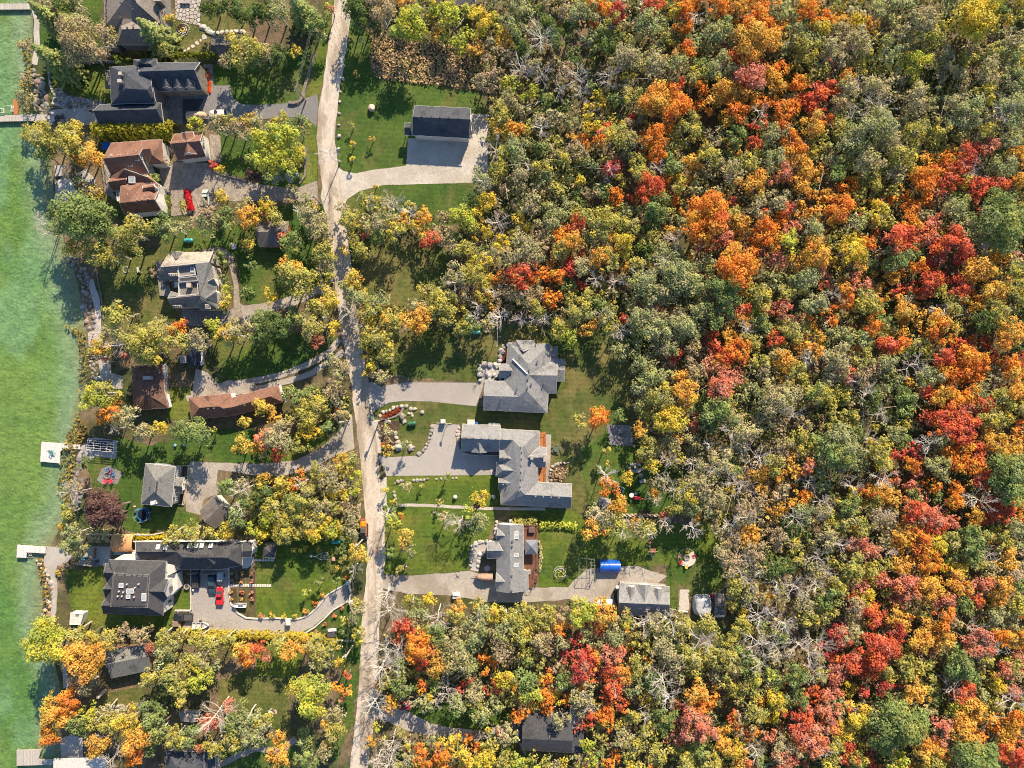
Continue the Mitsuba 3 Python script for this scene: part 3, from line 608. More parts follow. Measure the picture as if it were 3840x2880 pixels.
# --- cedar shed between the hedges
C4(1, 1)
k = thing('shed', 'weathered shake-roofed shed half covered by a salmon and a green tree', 'shed')
roof(k, 'roof', [GABLE((8, 258, 3.2), (282, 252, 3.2), (190, 474, 3.0), (28, 474, 3.0), (-6, 346, 5.0), (268, 342, 5.0))], 'roof_weathered', 'log_wall', trim=(.3, .25, .2))
# --- dark shed
C4(0, 1)
k = thing('shed', 'small navy-roofed shed with a white fascia, tucked under the hedge trees', 'shed')
roof(k, 'roof', [GABLE((1618, 1270, 2.8), (1738, 1262, 2.8), (1735, 1500, 2.7), (1618, 1502, 2.7), (1615, 1345, 4.2), (1740, 1340, 4.2))], 'roof_navy', 'siding_grey', trim=None)
part(k, 'fascia', MB().box((at(1738, 1262, 2.8) + at(1735, 1500, 2.7)) / 2 + [.25, 0, .2], (.5, 6.9, .25), bevel=.04), 'paint', (.75, .75, .75))
part(k, 'porch', MB().box(at(1590, 1445, .9), (1.3, 2.0, 1.8), bevel=.1), 'paint', (.42, .44, .5))
# --- brown cottage
C(0, 0)
k = thing('house', 'brown-roofed cottage with white fascia boards, half in the shade of trees', 'house')
roof(k, 'roof', [([(492, 1373, 3.2), (612, 1366, 3.2), (617, 1466, 3.2), (632, 1529, 3.2), (503, 1538, 3.2), (541, 1405, 5.4), (549, 1480, 5.4), (588, 1500, 4.6)], [(0, 1, 5), (0, 5, 6, 4), (1, 2, 7, 6, 5), (2, 3, 7), (4, 6, 7, 3)])], 'roof_brown_dark', 'siding_cream', trim=(.5, .4, .35))
part(k, 'fascia', MB().box(at(615, 1392, 3.05) + [.3, 0, 0], (.55, 3.6, .2), -.06, .03), 'paint', (.74, .76, .78)); part(k, 'fascia', MB().box(at(631, 1503, 3.05) + [.3, 0, 0], (.55, 3.4, .2), .2, .03), 'paint', (.74, .76, .78))
chimney(k, 556, 1417, 5.2, 1.7, .8, .7, 'concrete'); vents(k, [(550, 1475, 5.4), (539, 1440, 5.4), (539, 1463, 5.4)], (.2, .15, .12), .3)
# --- long brown building
C(640, 1340, 480, 1269)
k = thing('house', 'long bent brown-roofed bungalow behind the pair of gravel wheel tracks', 'house')
roof(k, 'roof', [([(180, 400, 3.0), (590, 357, 3.0), (605, 402, 3.0), (1062, 275, 3.0), (1112, 444, 3.0), (640, 575, 3.0), (205, 615, 3.0), (285, 500, 5.2), (480, 485, 5.2), (520, 507, 5.2), (615, 493, 5.2), (990, 387, 5.2)],
                  [(0, 6, 7), (0, 1, 8, 7), (1, 2, 9, 8), (2, 3, 11, 10, 9), (3, 4, 11), (5, 4, 11, 10), (6, 5, 10, 9, 8, 7)])], 'roof_brown', 'log_wall', trim=(.5, .38, .33))
roof(k, 'dormer', [GABLE((335, 386, 3.3), (300, 420, 3.2), (470, 420, 3.2), (432, 372, 3.3), (375, 380, 4.1), (380, 462, 4.4))], 'roof_brown', None, trim=None)
part(k, 'fascia', MB().box(at(1098, 362, 2.85) + [.35, 0, 0], (.6, 4.6, .2), .33, .03), 'paint', (.78, .78, .78))
part(k, 'entry_box', MB().box(at(622, 378, 2.6), (1.1, 1.2, .3), .1, .05), 'paint', (.8, .8, .8))
vents(k, [(375, 510, 5.1), (432, 505, 5.1), (736, 475, 5.0), (893, 430, 5.0)], (.2, .13, .11), .38)
# --- grey hip bungalow with the trampoline
C(500, 1680, 400, 1269)
k = thing('house', 'square grey hip-roofed house with blue-grey siding, next to a trampoline', 'house')
r = roof(k, 'roof', [HIP((145, 182, 5.2), (500, 222, 5.2), (456, 700, 5.2), (92, 665, 5.2), (266, 388, 7.8), (250, 520, 7.8))][:0] + [([(145, 182, 5.2), (500, 222, 5.2), (456, 700, 5.2), (92, 665, 5.2), (266, 388, 7.8), (250, 520, 7.8)], [(0, 1, 4), (1, 2, 5, 4), (2, 3, 5), (0, 4, 5, 3)])], 'roof_mid', 'siding_blue', trim=W_TRIM)
roof(k, 'porch_roof', [GABLE((500, 356, 3.1), (606, 356, 3.1), (584, 536, 3.0), (500, 530, 3.0), (494, 450, 4.3), (578, 458, 4.3))], 'roof_mid', None, trim=W_TRIM)
windows(k, (545, 235), (532, 340), 2, 1.1, 1.3, 2.0, out=(1, 0)); windows(k, (515, 520), (508, 630), 2, 1.1, 1.3, 2.0, out=(1, 0)); windows(k, (498, 310), (488, 400), 2, .9, 1.2, 4.2, out=(1, 0)); windows(k, (480, 490), (470, 585), 2, .9, 1.2, 4.2, out=(1, 0))
vents(k, [(287, 402, 7.6), (284, 428, 7.7), (281, 456, 7.7), (278, 484, 7.7), (274, 508, 7.7), (198, 465, 7)], (.1, .1, .11), .32)
part(k, 'roof_unit', MB().box(at(243, 652, 6.1), (1.5, .9, .7), .25, .08).cyl(at(262, 625, 6.2), at(262, 625, 7.1), .12, n=8), 'paint', (.78, .78, .78))
fr = MB()
for a, b in (((580, 212), (655, 212)), ((655, 212), (632, 480)), ((545, 350), (640, 335)), ((632, 480), (602, 676)), ((602, 676), (535, 668)), ((612, 530), (585, 670))): fr.cyl(at(*a, .35), at(*b, .35), .09, n=5)
part(k, 'planter_frame', fr, 'paint', (.68, .58, .5))
part(k, 'porch_floor', MB().prism(P('590,360 635,360 622,490 585,520'), .02, .35), 'siding_white')
# --- rotated shed by its drive
k = thing('garage', 'grey gable-roofed garage standing askew at the end of the pale gravel court', 'garage')
roof(k, 'roof', [GABLE((985, 548, 3.0), (1195, 765, 3.0), (978, 952, 2.9), (785, 747, 2.9), (0, 0, 0), (0, 0, 0))][:0] + [([(985, 546, 3.0), (1052, 678, 4.9), (850, 876, 4.9), (785, 746, 3.0), (1200, 762, 3.0), (978, 955, 3.0)], [(0, 1, 2, 3), (1, 4, 5, 2)])], 'roof_weathered', 'siding_white', trim=(.6, .58, .55))
# --- modern white house
C(360, 1980, 480, 1269)
k = thing('house', 'white modern house with a charcoal roof, flat black deck roof and tall white gable', 'house')
r = roof(k, 'roof', [([(130, 312, 6.4), (692, 330, 6.4), (668, 868, 6.2), (75, 848, 6.2), (180, 468, 9.0), (510, 483, 9.0), (493, 775, 9.0), (155, 768, 9.0)], [(0, 1, 5, 4), (1, 2, 6, 5), (3, 7, 6, 2), (0, 4, 7, 3)]),
                 GABLE((600, 505, 6.5), (718, 508, 6.5), (708, 697, 6.4), (640, 775, 6.4), (515, 629, 8.8), (674, 632, 8.8)),
                 GABLE((95, 350, 6.5), (190, 380, 6.6), (175, 530, 6.3), (105, 532, 6.3), (76, 441, 8.4), (182, 448, 8.8)),
                 GABLE((122, 535, 6.4), (180, 535, 6.6), (170, 692, 6.3), (96, 692, 6.3), (69, 606, 8.4), (168, 606, 8.8)),
                 GABLE((96, 692, 6.4), (160, 690, 6.6), (150, 848, 6.3), (72, 850, 6.3), (53, 770, 8.4), (160, 768, 8.8))], 'roof_charcoal', 'siding_white', trim=(.3, .31, .33))
f = part(k, 'flat_roof', sheet(Polygon([at(x, y, 9.05)[:2] for x, y in ((182, 470), (508, 485), (491, 773), (157, 766))]), 9.05), 'membrane')
for x, y, w, d in ((251, 570, 1.0, 1.0), (340, 625, 1.8, 1.0), (320, 681, .9, .9), (476, 685, 1.0, 1.8)): skylight(f, x, y, 9.2, w, d)
for x, y in ((316, 553), (433, 551), (396, 586), (237, 624), (280, 632), (226, 671), (268, 671), (388, 680)):
    c = at(x, y, 9.05); part(k, 'vent_pipe', MB().cyl(c, c + [0, 0, .55], .08, n=8).cyl(c + [0, 0, .5], c + [0, 0, .7], .2, .16, n=8), 'paint', (.72, .72, .72))
vents(k, [(212, 455, 8.8), (288, 456, 8.9), (360, 461, 8.9), (412, 463, 8.9), (464, 466, 8.9)], size=.3)
for a, b, n, w_, h_, z in (((702, 400), (705, 440), 1, .9, 1.5, 4.4), ((735, 385), (755, 420), 1, 1.1, 1.5, 2.2), ((735, 560), (745, 612), 1, 1.1, 1.5, 4.4), ((680, 725), (683, 768), 1, .9, 1.5, 4.4), ((715, 690), (738, 745), 1, 1.2, 1.5, 2.4)): windows(k, a, b, n, w_, h_, z, (.1, .1, .1), (1, 0))
bx = MB().prism(Polygon([at(x, y, 3.2)[:2] for x, y in ((690, 470), (800, 450), (815, 600), (735, 680), (690, 640))]), 0, 3.2); part(k, 'entrance_block', bx, 'siding_white')
bx = MB().prism(Polygon([at(x, y, 4.4)[:2] for x, y in ((695, 335), (775, 330), (782, 440), (690, 480))]), 0, 4.4); part(k, 'wing', bx, 'siding_white')
bx = MB().prism(Polygon([at(x, y, 3.4)[:2] for x, y in ((180, 308), (250, 272), (425, 268), (440, 300), (560, 302), (560, 322))]), 0, 3.4); part(k, 'wing', bx, 'siding_white')
C4(0, 2)
roof(k, 'roof', [([(1168, 1362, 4.4), (2095, 1368, 4.4), (2092, 1566, 4.4), (1910, 1600, 4.2), (1555, 1602, 4.2), (1490, 1560, 4.4), (1205, 1508, 4.4), (1172, 1450, 6.6), (1528, 1452, 6.6), (1580, 1498, 6.9), (1960, 1500, 6.9)],
                  [(0, 1, 10, 9, 8, 7), (7, 8, 5, 6), (1, 2, 10), (10, 2, 3, 4, 9), (9, 4, 5, 8)]),
                 ([(1590, 1480, 6.9), (1545, 1588, 4.4), (1610, 1590, 4.4)], [(0, 1, 2)])], 'roof_charcoal', 'siding_white', trim=(.62, .62, .63))
roof(k, 'dormer', [GABLE((1760, 1500, 6.0), (1790, 1604, 4.4), (1885, 1560, 4.5), (1885, 1500, 6.0), (1775, 1488, 7.0), (1850, 1560, 6.0))], 'roof_charcoal', None, trim=None)
for x, y in ((1367, 1407), (1432, 1414), (1638, 1397), (1695, 1397), (1745, 1396), (1822, 1396), (1633, 1458)): skylight(k, x, y, 5.7, .8, 1.2, (0, -.6))
vents(k, [(1255, 1430, 6), (1300, 1425, 6), (1510, 1435, 6.2), (1668, 1434, 6.1), (1690, 1502, 6.7), (1720, 1500, 6.8), (1800, 1470, 6.5), (1860, 1470, 6.5), (1910, 1468, 6.5), (1950, 1408, 5.6)], size=.28)
roof(k, 'porch_roof', [([(2092, 1366, 4.6), (2172, 1364, 4.6), (2180, 1442, 5.6), (2092, 1446, 5.6), (2170, 1496, 4.6), (2095, 1498, 4.6)], [(0, 1, 2, 3), (3, 2, 4, 5)])], 'roof_charcoal', 'siding_white', trim=W_TRIM)
part(k, 'porch_floor', MB().prism(P('2095,1500 2200,1490 2180,1560 2140,1590 2095,1590'), .02, .3), 'siding_white')
for a, b in ((1650, 1730), (1760, 1890)): door_panel(k, 'garage_door', (a, 1618), (b, 1618), .1, 2.7, 'siding_grey', out=(0, -1))
windows(k, (2180, 1385), (2185, 1430), 1, 1.0, 1.4, 3.0, (.1, .1, .1), (1, 0))
# --- garden gazebo of the white house
C(900, 2000, 520, 1269)
k = thing('gazebo', 'small dark-roofed garden gazebo with a stone back, at the hedge above the trailer', 'gazebo')
roof(k, 'roof', [HIP((212, 132, 2.7), (338, 118, 2.7), (318, 218, 2.6), (206, 220, 2.6), (272, 168, 3.7), (276, 172, 3.7))], 'roof_charcoal', None, trim=(.25, .25, .27))
m = MB()
for x, y in ((215, 228), (312, 226), (222, 140), (325, 130)): m.cyl(at(x, y, 0), at(x, y, 2.6), .1, n=6)
part(k, 'post', m, 'paint', (.7, .7, .7)); part(k, 'counter', MB().prism(Polygon([at(x, y, 1)[:2] for x, y in ((240, 80), (318, 76), (322, 128), (236, 132))]), 0, 1.9), 'masonry')
# --- grey cabin under the amber tree
C4(0, 3)
k = thing('cabin', 'grey-roofed cabin mottled with tree shade, beside a big amber tree', 'cabin')
roof(k, 'roof', [([(905, 640, 3.0), (1250, 592, 3.0), (1306, 812, 3.0), (962, 884, 3.0), (914, 765, 4.9), (1282, 690, 4.9)], [(0, 1, 5, 4), (4, 5, 2, 3)])], 'roof_mid', 'log_wall', trim=(.3, .3, .3))
roof(k, 'porch_roof', [([(1262, 640, 2.8), (1345, 625, 2.7), (1345, 702, 2.6), (1275, 718, 2.7)], [(0, 1, 2, 3)])], 'roof_charcoal', None, trim=None)
# --- roofs cut by the bottom edge
k = thing('house', 'blue-grey roofed house cut off by the bottom edge of the photo', 'house')
roof(k, 'roof', [HIP((1438, 1508, 4.0), (1762, 1520, 4.0), (1762, 1990, 4.0), (1425, 1990, 4.0), (1550, 1690, 6.5), (1640, 1760, 6.5)), ([(1764, 1520, 3.6), (1860, 1522, 3.5), (1850, 1980, 3.5), (1764, 1980, 3.6)], [(0, 1, 2, 3)])], 'roof_slate', 'siding_grey', trim=(.55, .56, .58))
vents(k, [(1560, 1600, 5.6), (1548, 1640, 6)], size=.35)
k = thing('shed', 'tiny white-roofed garden shed among the trees, left of a bare reddish tree', 'shed')
roof(k, 'roof', [([(1548, 1175, 2.4), (1722, 1178, 2.4), (1722, 1212, 3.1), (1550, 1210, 3.1), (1665, 1262, 2.4), (1566, 1256, 2.4)], [(0, 1, 2, 3), (3, 2, 4, 5)])], 'siding_grey', 'siding_cream', trim=(.7, .7, .72))
k = thing('boathouse', 'small white-roofed hut among cedars by the lake, below the white house', 'hut')
flat_roof(k, 'roof', [(610, 318), (725, 322), (695, 422), (602, 420)], 2.3, 'siding_white', 'siding_white', parapet=.08)
part(k, 'hatch', MB().box(at(668, 338, 2.35), (.8, .5, .12), .1), 'paint', (.2, .2, .22))
# --- light grey hip house
C(1760, 1260, 400, 1269)
k = thing('house', 'pale grey hip-roofed house ringed by white boulders and red mulch', 'house')
r = roof(k, 'roof', [([(463, 80, 3.4), (963, 98, 3.4), (965, 290, 3.4), (940, 690, 3.4), (925, 915, 3.4), (168, 880, 3.4), (172, 710, 5.6), (190, 535, 3.4), (418, 535, 3.4), (440, 320, 3.4), (702, 336, 6.4), (676, 646, 6.4), (580, 725, 5.6)],
                   [(0, 1, 10), (1, 2, 3, 4, 11, 10), (0, 10, 11, 12, 8, 9), (7, 8, 12, 6), (6, 12, 11, 4, 5)]),
                 ([(553, 50, 3.4), (770, 53, 3.4), (770, 130, 3.5), (553, 110, 3.5), (645, 184, 5.6)], [(0, 1, 2, 4, 3)]),
                 ([(360, 336, 3.4), (450, 330, 3.5), (516, 412, 5.2), (357, 413, 5.2), (418, 500, 3.5), (357, 492, 3.4)], [(0, 1, 2, 3), (3, 2, 4, 5)]),
                 ([(880, 330, 3.6), (1045, 300, 3.4), (1042, 471, 5.8), (728, 464, 6.1), (1034, 683, 3.4), (935, 684, 3.5)], [(0, 1, 2, 3), (3, 2, 4, 5)]),
                 ([(965, 272, 3.2), (1132, 278, 3.2), (1130, 405, 4.2), (1044, 405, 4.3), (1128, 542, 3.2), (1042, 540, 3.2)], [(0, 1, 2, 3), (3, 2, 4, 5)])], 'roof_pale', 'masonry', trim=(.6, .6, .6))
part(k, 'ridge_cap', MB().tube([at(516, 276, 4.5), at(690, 452, 6.5)], .2, 6), 'paint', (.75, .75, .75))
vents(k, [(812, 300, 5.5), (716, 398, 6.4), (700, 508, 6.4), (740, 570, 6.0), (696, 608, 6.4), (570, 618, 6.0), (380, 738, 5.4), (672, 810, 5.4), (888, 560, 5.2), (480, 882, 3.8)], (.16, .16, .17), .42, .5)
pl = plank_deck('pergola', [(965, 125), (1056, 128), (1052, 268), (965, 262)], 2.4, 'deck_grey', 'small grey slatted pergola on the right wall of the boulder-ringed house', 'pergola')
# --- big bungalow
C(1700, 1560, 480, 1269)
k = thing('house', 'large pale grey bungalow with three small gables, orange decks and a dark paved forecourt', 'house')
r = roof(k, 'roof', [GABLE((92, 80, 3.5), (468, 95, 3.5), (457, 354, 3.5), (82, 340, 3.5), (80, 220, 6.1), (461, 235, 6.1)),
                 ([(466, 128, 3.4), (855, 150, 3.4), (848, 320, 3.6), (840, 655, 3.6), (712, 780, 6.1), (1172, 805, 6.1), (1164, 912, 3.4), (472, 878, 3.4), (452, 600, 3.6), (503, 328, 3.8), (462, 328, 3.7), (464, 235, 5.6), (592, 240, 5.6), (670, 320, 6.6), (655, 726, 6.6), (1174, 672, 3.5)],
                  [(0, 1, 13, 12, 11), (11, 12, 9, 10), (12, 13, 14, 7, 8, 9), (1, 2, 3, 4, 14, 13), (3, 15, 5, 4), (14, 4, 5, 6, 7)]),
                 ([(850, 306, 3.6), (920, 312, 3.4), (918, 415, 5.6), (742, 408, 5.8), (912, 510, 3.4), (834, 510, 3.6)], [(0, 1, 2, 3), (3, 2, 4, 5)]),
                 ([(462, 334, 3.5), (505, 334, 3.7), (571, 422, 5.4), (459, 418, 5.2), (530, 462, 3.8), (458, 456, 3.6)], [(0, 1, 2, 3), (3, 2, 4, 5)]),
                 ([(430, 459, 3.5), (535, 460, 3.8), (615, 543, 5.8), (490, 538, 5.4), (528, 602, 3.6), (423, 596, 3.5)], [(0, 1, 2, 3), (0, 3, 5), (3, 2, 4, 5)]),
                 ([(450, 610, 3.6), (530, 616, 3.8), (577, 668, 5.2), (449, 662, 5.0), (482, 757, 3.5), (449, 726, 3.5)], [(0, 1, 2, 3), (3, 2, 4, 5)])], 'roof_pale', 'masonry', trim=(.62, .62, .62))
roof(k, 'dormer', [GABLE((215, 300, 4.3), (181, 358, 3.7), (326, 363, 3.7), (300, 300, 4.3), (252, 266, 5.7), (262, 362, 5.0))], 'roof_pale', 'masonry', z0=2.8, inset=.2, trim=(.6, .6, .6), wall_name='dormer_wall')
vents(k, [(124, 207, 6.1), (202, 210, 6.1), (280, 214, 6.1), (353, 217, 6.1), (425, 221, 6.1), (487, 222, 5.6), (558, 228, 5.6), (672, 303, 6.5), (682, 353, 6.5), (680, 416, 6.6), (677, 485, 6.6), (673, 549, 6.6), (671, 622, 6.6), (667, 693, 6.6), (815, 797, 6.1), (892, 801, 6.1), (968, 804, 6.1), (1045, 808, 6.1), (490, 405, 5.2), (537, 410, 5.3), (862, 403, 5.6), (653, 740, 6.5), (495, 678, 5), (535, 678, 5)], (.3, .3, .3), .34)
chimney(k, 777, 407, 5.6, .6, .9, .9, 'siding_white'); chimney(k, 908, 416, 5.3, .75, 1.6, .8, 'concrete', 5)
plank_deck('wood_deck', [(852, 165), (916, 160), (912, 302), (848, 296)], .8, 'deck_orange', 'orange timber deck at the upper right corner of the big bungalow', rail=(.42, .17, .08))
plank_deck('wood_deck', [(838, 512), (918, 500), (905, 657), (836, 655)], .8, 'deck_orange', 'orange timber deck beside the round mulch bed of the big bungalow', rail=(.42, .17, .08))
door_panel(k, 'garage_door', (100, 372), (250, 378), .05, 2.6, 'siding_white', out=(0, -1)); door_panel(k, 'garage_door', (290, 378), (440, 384), .05, 2.6, 'siding_white', out=(0, -1))
# --- light bungalow with the brown deck
C(1700, 1900, 480, 1269)
k = thing('house', 'very pale grey bungalow with four skylights in a row and a brown deck', 'house')
r = roof(k, 'roof', [([(435, 172, 3.4), (560, 184, 5.6), (693, 178, 3.4), (696, 630, 3.4), (741, 632, 3.0), (741, 832, 3.0), (567, 856, 5.6), (431, 836, 3.4)], [(0, 1, 6, 7), (1, 2, 3, 4, 5, 6)]),
                 ([(436, 214, 3.5), (445, 214, 3.6), (509, 288, 4.9), (433, 288, 4.7), (445, 345, 3.6), (433, 345, 3.5)], [(0, 1, 2, 3), (3, 2, 4, 5)]),
                 ([(335, 344, 3.3), (436, 344, 3.5), (492, 438, 5.1), (335, 438, 4.9), (432, 514, 3.5), (336, 514, 3.3)], [(0, 1, 2, 3), (3, 2, 4, 5)]),
                 ([(425, 658, 3.5), (432, 660, 3.6), (510, 744, 4.9), (423, 744, 4.7), (432, 806, 3.6), (424, 804, 3.5)], [(0, 1, 2, 3), (3, 2, 4, 5)])], 'roof_pale', 'siding_white', trim=(.7, .7, .7))
for y in (265, 303, 480, 577): skylight(r, 622, y, 4.7, 1.2, .75, (-.42, 0))
vents(k, [(582, 390, 5.3), (580, 680, 5.3), (577, 832, 5.4), (586, 340, 5.2)], (.13, .13, .14), .5, .55)
windows(k, (434, 560), (433, 640), 2, 1.1, 1.2, 1.8, out=(-1, 0))
d = plank_deck('wood_deck', [(697, 178), (832, 176), (836, 605), (800, 612), (800, 660), (838, 670), (836, 735), (798, 742), (792, 792), (742, 796), (742, 640), (697, 628)], .8, 'deck_brown', 'long brown timber deck along the very pale grey bungalow', rail=(.30, .14, .10))
k = thing('gazebo', 'blue-grey metal gazebo with a four-sided roof on the brown deck', 'gazebo')
roof(k, 'roof', [([(714, 332, 3.2), (833, 332, 3.2), (832, 469, 3.2), (713, 469, 3.2), (772, 396, 4.5)], [(0, 1, 4), (1, 2, 4), (2, 3, 4), (3, 0, 4)])], 'siding_blue', None, trim=(.3, .33, .4))
for x, y in ((722, 340), (824, 340), (822, 460), (722, 460)): part(k, 'post', MB().cyl(at(x, y, .8), at(x, y, 3.15), .06, n=6), 'paint', (.1, .1, .1))
single('hot_tub_cover', MB().box(at(776, 228, 1.25), (1.6, 1.55, .9), 0, .12), 'cloth', 'dark brown hot tub cover at the top end of the brown deck', 'hot tub', (.17, .12, .115))
single('grill_cover', MB().box(at(755, 646, 1.3), (.6, 1.2, 1.0), 0, .1), 'paint', 'grey covered grill on the lower end of the brown deck', 'grill', (.35, .35, .36))
# --- workshop
C(2160, 1980, 600, 1269)
k = thing('workshop', 'light grey gable-roofed workshop with a wide and two narrow dormers, on the gravel yard', 'workshop')
r = roof(k, 'roof', [GABLE((350, 436, 3.8), (738, 464, 3.8), (738, 700, 3.6), (338, 690, 3.6), (343, 592, 6.6), (743, 608, 6.6))], 'roof_pale', 'siding_grey', trim=(.6, .6, .6))
for V in (GABLE((405, 500, 5.0), (410, 460, 5.0), (468, 462, 5.0), (467, 540, 5.0), (434, 586, 6.4), (436, 468, 5.8)), GABLE((620, 520, 5.0), (628, 476, 5.0), (684, 480, 5.0), (682, 552, 5.0), (652, 598, 6.4), (652, 482, 5.8)),
          GABLE((480, 490, 4.6), (490, 446, 4.4), (584, 450, 4.4), (612, 462, 4.6), (546, 590, 6.5), (548, 452, 5.8))):
    roof(k, 'dormer', [V], 'roof_pale', 'siding_white', z0=3.5, inset=.1, trim=(.65, .65, .65), wall_name='dormer_wall')
for x, y in ((421, 627), (507, 627), (570, 635), (651, 638)): skylight(r, x, y, 5.4, .7, .9, (0, .55))
part(k, 'tank', MB().cyl(at(330, 470, 0), at(330, 470, 2.2), .5, n=12), 'paint', (.7, .7, .72))
# --- charcoal house near the bottom
C4(2, 3)
k = thing('house', 'charcoal-roofed house dappled with tree shade near the bottom edge, left of a rock pile', 'house')
roof(k, 'roof', [GABLE((95, 1188, 4.0), (522, 1204, 4.0), (522, 1528, 3.8), (85, 1500, 3.8), (90, 1405, 5.8), (522, 1424, 5.8))], 'roof_charcoal', 'siding_grey', trim=(.2, .2, .22))
flat_roof(k, 'flat_roof', [(502, 1150), (612, 1158), (610, 1316), (500, 1312)], 4.4, 'membrane_grey', 'siding_grey', (.5, .5, .5), parapet=.1)
roof(k, 'roof', [([(524, 1318, 3.6), (620, 1322, 3.4), (614, 1532, 3.2), (524, 1530, 3.4)], [(0, 1, 2, 3)]), ([(32, 1188, 3.2), (94, 1190, 3.5), (88, 1442, 3.5), (34, 1438, 3.2)], [(0, 1, 2, 3)])], 'roof_slate', 'siding_grey', trim=(.2, .2, .22))
part(k, 'batten', MB().tube([at(222, 1198, 4.2), at(222, 1350, 5.5)], .07).tube([at(340, 1200, 4.2), at(320, 1412, 6.0)], .07), 'paint', (.2, .2, .22))
# --- four-door garage
C4(1, 0)
k = thing('garage', 'long dark-roofed garage with four white doors on the pale gravel yard', 'garage')
roof(k, 'roof', [GABLE((1372, 912, 4.4), (1855, 936, 4.4), (1842, 1196, 4.4), (1352, 1168, 4.4), (1353, 1010, 7.0), (1850, 1032, 7.0)), ([(1288, 1062, 3.8), (1342, 1062, 3.8), (1338, 1104, 4.6), (1282, 1102, 4.6), (1346, 1170, 3.6), (1284, 1166, 3.6)], [(0, 1, 2, 3), (3, 2, 4, 5)])][:1] , 'roof_slate', 'siding_white', trim=(.7, .7, .72))
roof(k, 'porch_roof', [([(1288, 1062, 3.8), (1340, 1062, 3.8), (1334, 1104, 4.5), (1282, 1102, 4.5), (1346, 1170, 3.5), (1284, 1166, 3.5)], [(0, 1, 2, 3), (3, 2, 4, 5)])], 'roof_slate', None, trim=(.6, .6, .62))
part(k, 'porch_post', MB().cyl(at(1296, 1180, 0), at(1290, 1160, 3.5), .12, n=6), 'paint', (.7, .7, .7))
for x in (1395, 1518, 1640, 1745): door_panel(k, 'garage_door', (x, 1192 + (x - 1395) * .05), (x + 85, 1196 + (x - 1395) * .05), .05, 3.4, 'siding_white', out=(0, -1))
vents(k, [(1435, 1003, 7), (1515, 1008, 7), (1590, 1012, 7), (1668, 1016, 7), (1745, 1020, 7)], (.07, .07, .08), .3)
windows(k, (1862, 1000), (1858, 1150), 2, 1.0, 1.0, 2.6, out=(1, 0))
C4(1, 0)
k = thing('shed', 'dark flat-roofed shed cut off by the top edge, deep among trees', 'shed')
flat_roof(k, 'roof', [(1720, -60), (1892, -60), (1888, 78), (1790, 62), (1720, 40)], 3.2, 'membrane', 'siding_grey', (.15, .15, .16), parapet=.05)
# ---------------------------------------------------------------- rocks
rr = np.random.default_rng(5)
ICO = trimesh.creation.icosphere(subdivisions=1); ICO2 = trimesh.creation.icosphere(subdivisions=2)
def rock_mesh(c, r, rng, flat=.65, hi=False, blocky=0.35):
    m = ICO2 if hi else ICO
    v = m.vertices.copy(); q = rng.normal(size=(5, 3)); q /= np.linalg.norm(q, axis=1)[:, None]
    for n in q:                                         # cut facets
        d = v @ n; lim = rng.uniform(.55, .85); v -= np.maximum(d - lim, 0)[:, None] * n
    v *= 1 + rng.normal(0, .05, (len(v), 1))
    s = np.array([rng.uniform(.8, 1.2), rng.uniform(.8, 1.2), flat * rng.uniform(.8, 1.2)]) * r
    a = rng.uniform(0, 6.28); v = v * s
    v = np.stack([v[:, 0] * math.cos(a) - v[:, 1] * math.sin(a), v[:, 0] * math.sin(a) + v[:, 1] * math.cos(a), v[:, 2]], 1)
    return trimesh.Trimesh(v + c, m.faces, process=False)
def rcol(rng, base, amp=.18): return np.clip(np.array(base) * rng.normal(1, amp) * rng.normal(1, .04, 3), .02, .8)
def rocks_in(key, name, poly, r0, r1, base, rng, dens=1.0, z=0.0, warm=.25):
    x0, y0, x1, y1 = poly.bounds; pl = []; tries = int(poly.area * 30 * dens / (r0 + r1) ** 2) + 60
    for _ in range(tries):
        x, y, r = rng.uniform(x0, x1), rng.uniform(y0, y1), rng.uniform(r0, r1)
        if not poly.contains(Point(x, y)): continue
        if any((x - a) ** 2 + (y - b) ** 2 < (.8 * (r + c)) ** 2 for a, b, c in pl): continue
        pl.append((x, y, r))
    for x, y, r in pl:
        b = rcol(rng, base); 
        if rng.random() < warm: b = b * np.array([1.25, 1.0, .85])
        part(key, name, rock_mesh((x, y, z + r * .25), r, rng), 'rock', b)
def rocks_along(key, name, s, r0, r1, base, rng, gap=1.0, z=0.0, flat=.7, hi=True):
    p = LineString(pts(s)); d = 0
    while d < p.length:
        r = rng.uniform(r0, r1); q = p.interpolate(d + r)
        part(key, name, rock_mesh((q.x + rng.normal(0, .06), q.y + rng.normal(0, .06), z + r * .3), r, rng, flat, hi), 'rock', rcol(rng, base, .12))
        d += 2 * r * gap
GREY, PALE = (.27, .26, .265), (.44, .42, .39)
C4(0, 0); k = thing('rock_bank', 'bank of grey boulders along the water beside the slate-blue house', 'rocks')
rocks_in(k, 'boulder', P('285,600 350,620 400,760 420,850 480,950 380,1000 330,960 300,850 280,700'), .45, .95, GREY, rr, z=-.2)
k = thing('rock_bank', 'scattered pale garden rocks on the slope left of the slate-blue house', 'rocks')
rocks_in(k, 'boulder', P('500,760 600,820 760,850 900,890 930,930 760,930 560,930 450,880'), .35, .75, (.33,.32,.32), rr, .7)
for s in ('430,630 430,720 460,800 520,870', '495,760 540,780 560,820'): rocks_along(k, 'edging_stone', s, .28, .4, (.42, .41, .40), rr, z=.1, hi=False)
C4(0, 1); k = thing('rock_bank', 'long band of dark grey boulders at the water below the leaning birches', 'rocks')
rocks_in(k, 'boulder', LN('610,560 690,660 730,780 755,900 765,1040 800,1190', 2.6), .35, .75, (.27, .265, .275), rr, z=-.2)
k = thing('rock_bank', 'dark boulders at the water beside the cottage terrace', 'rocks')
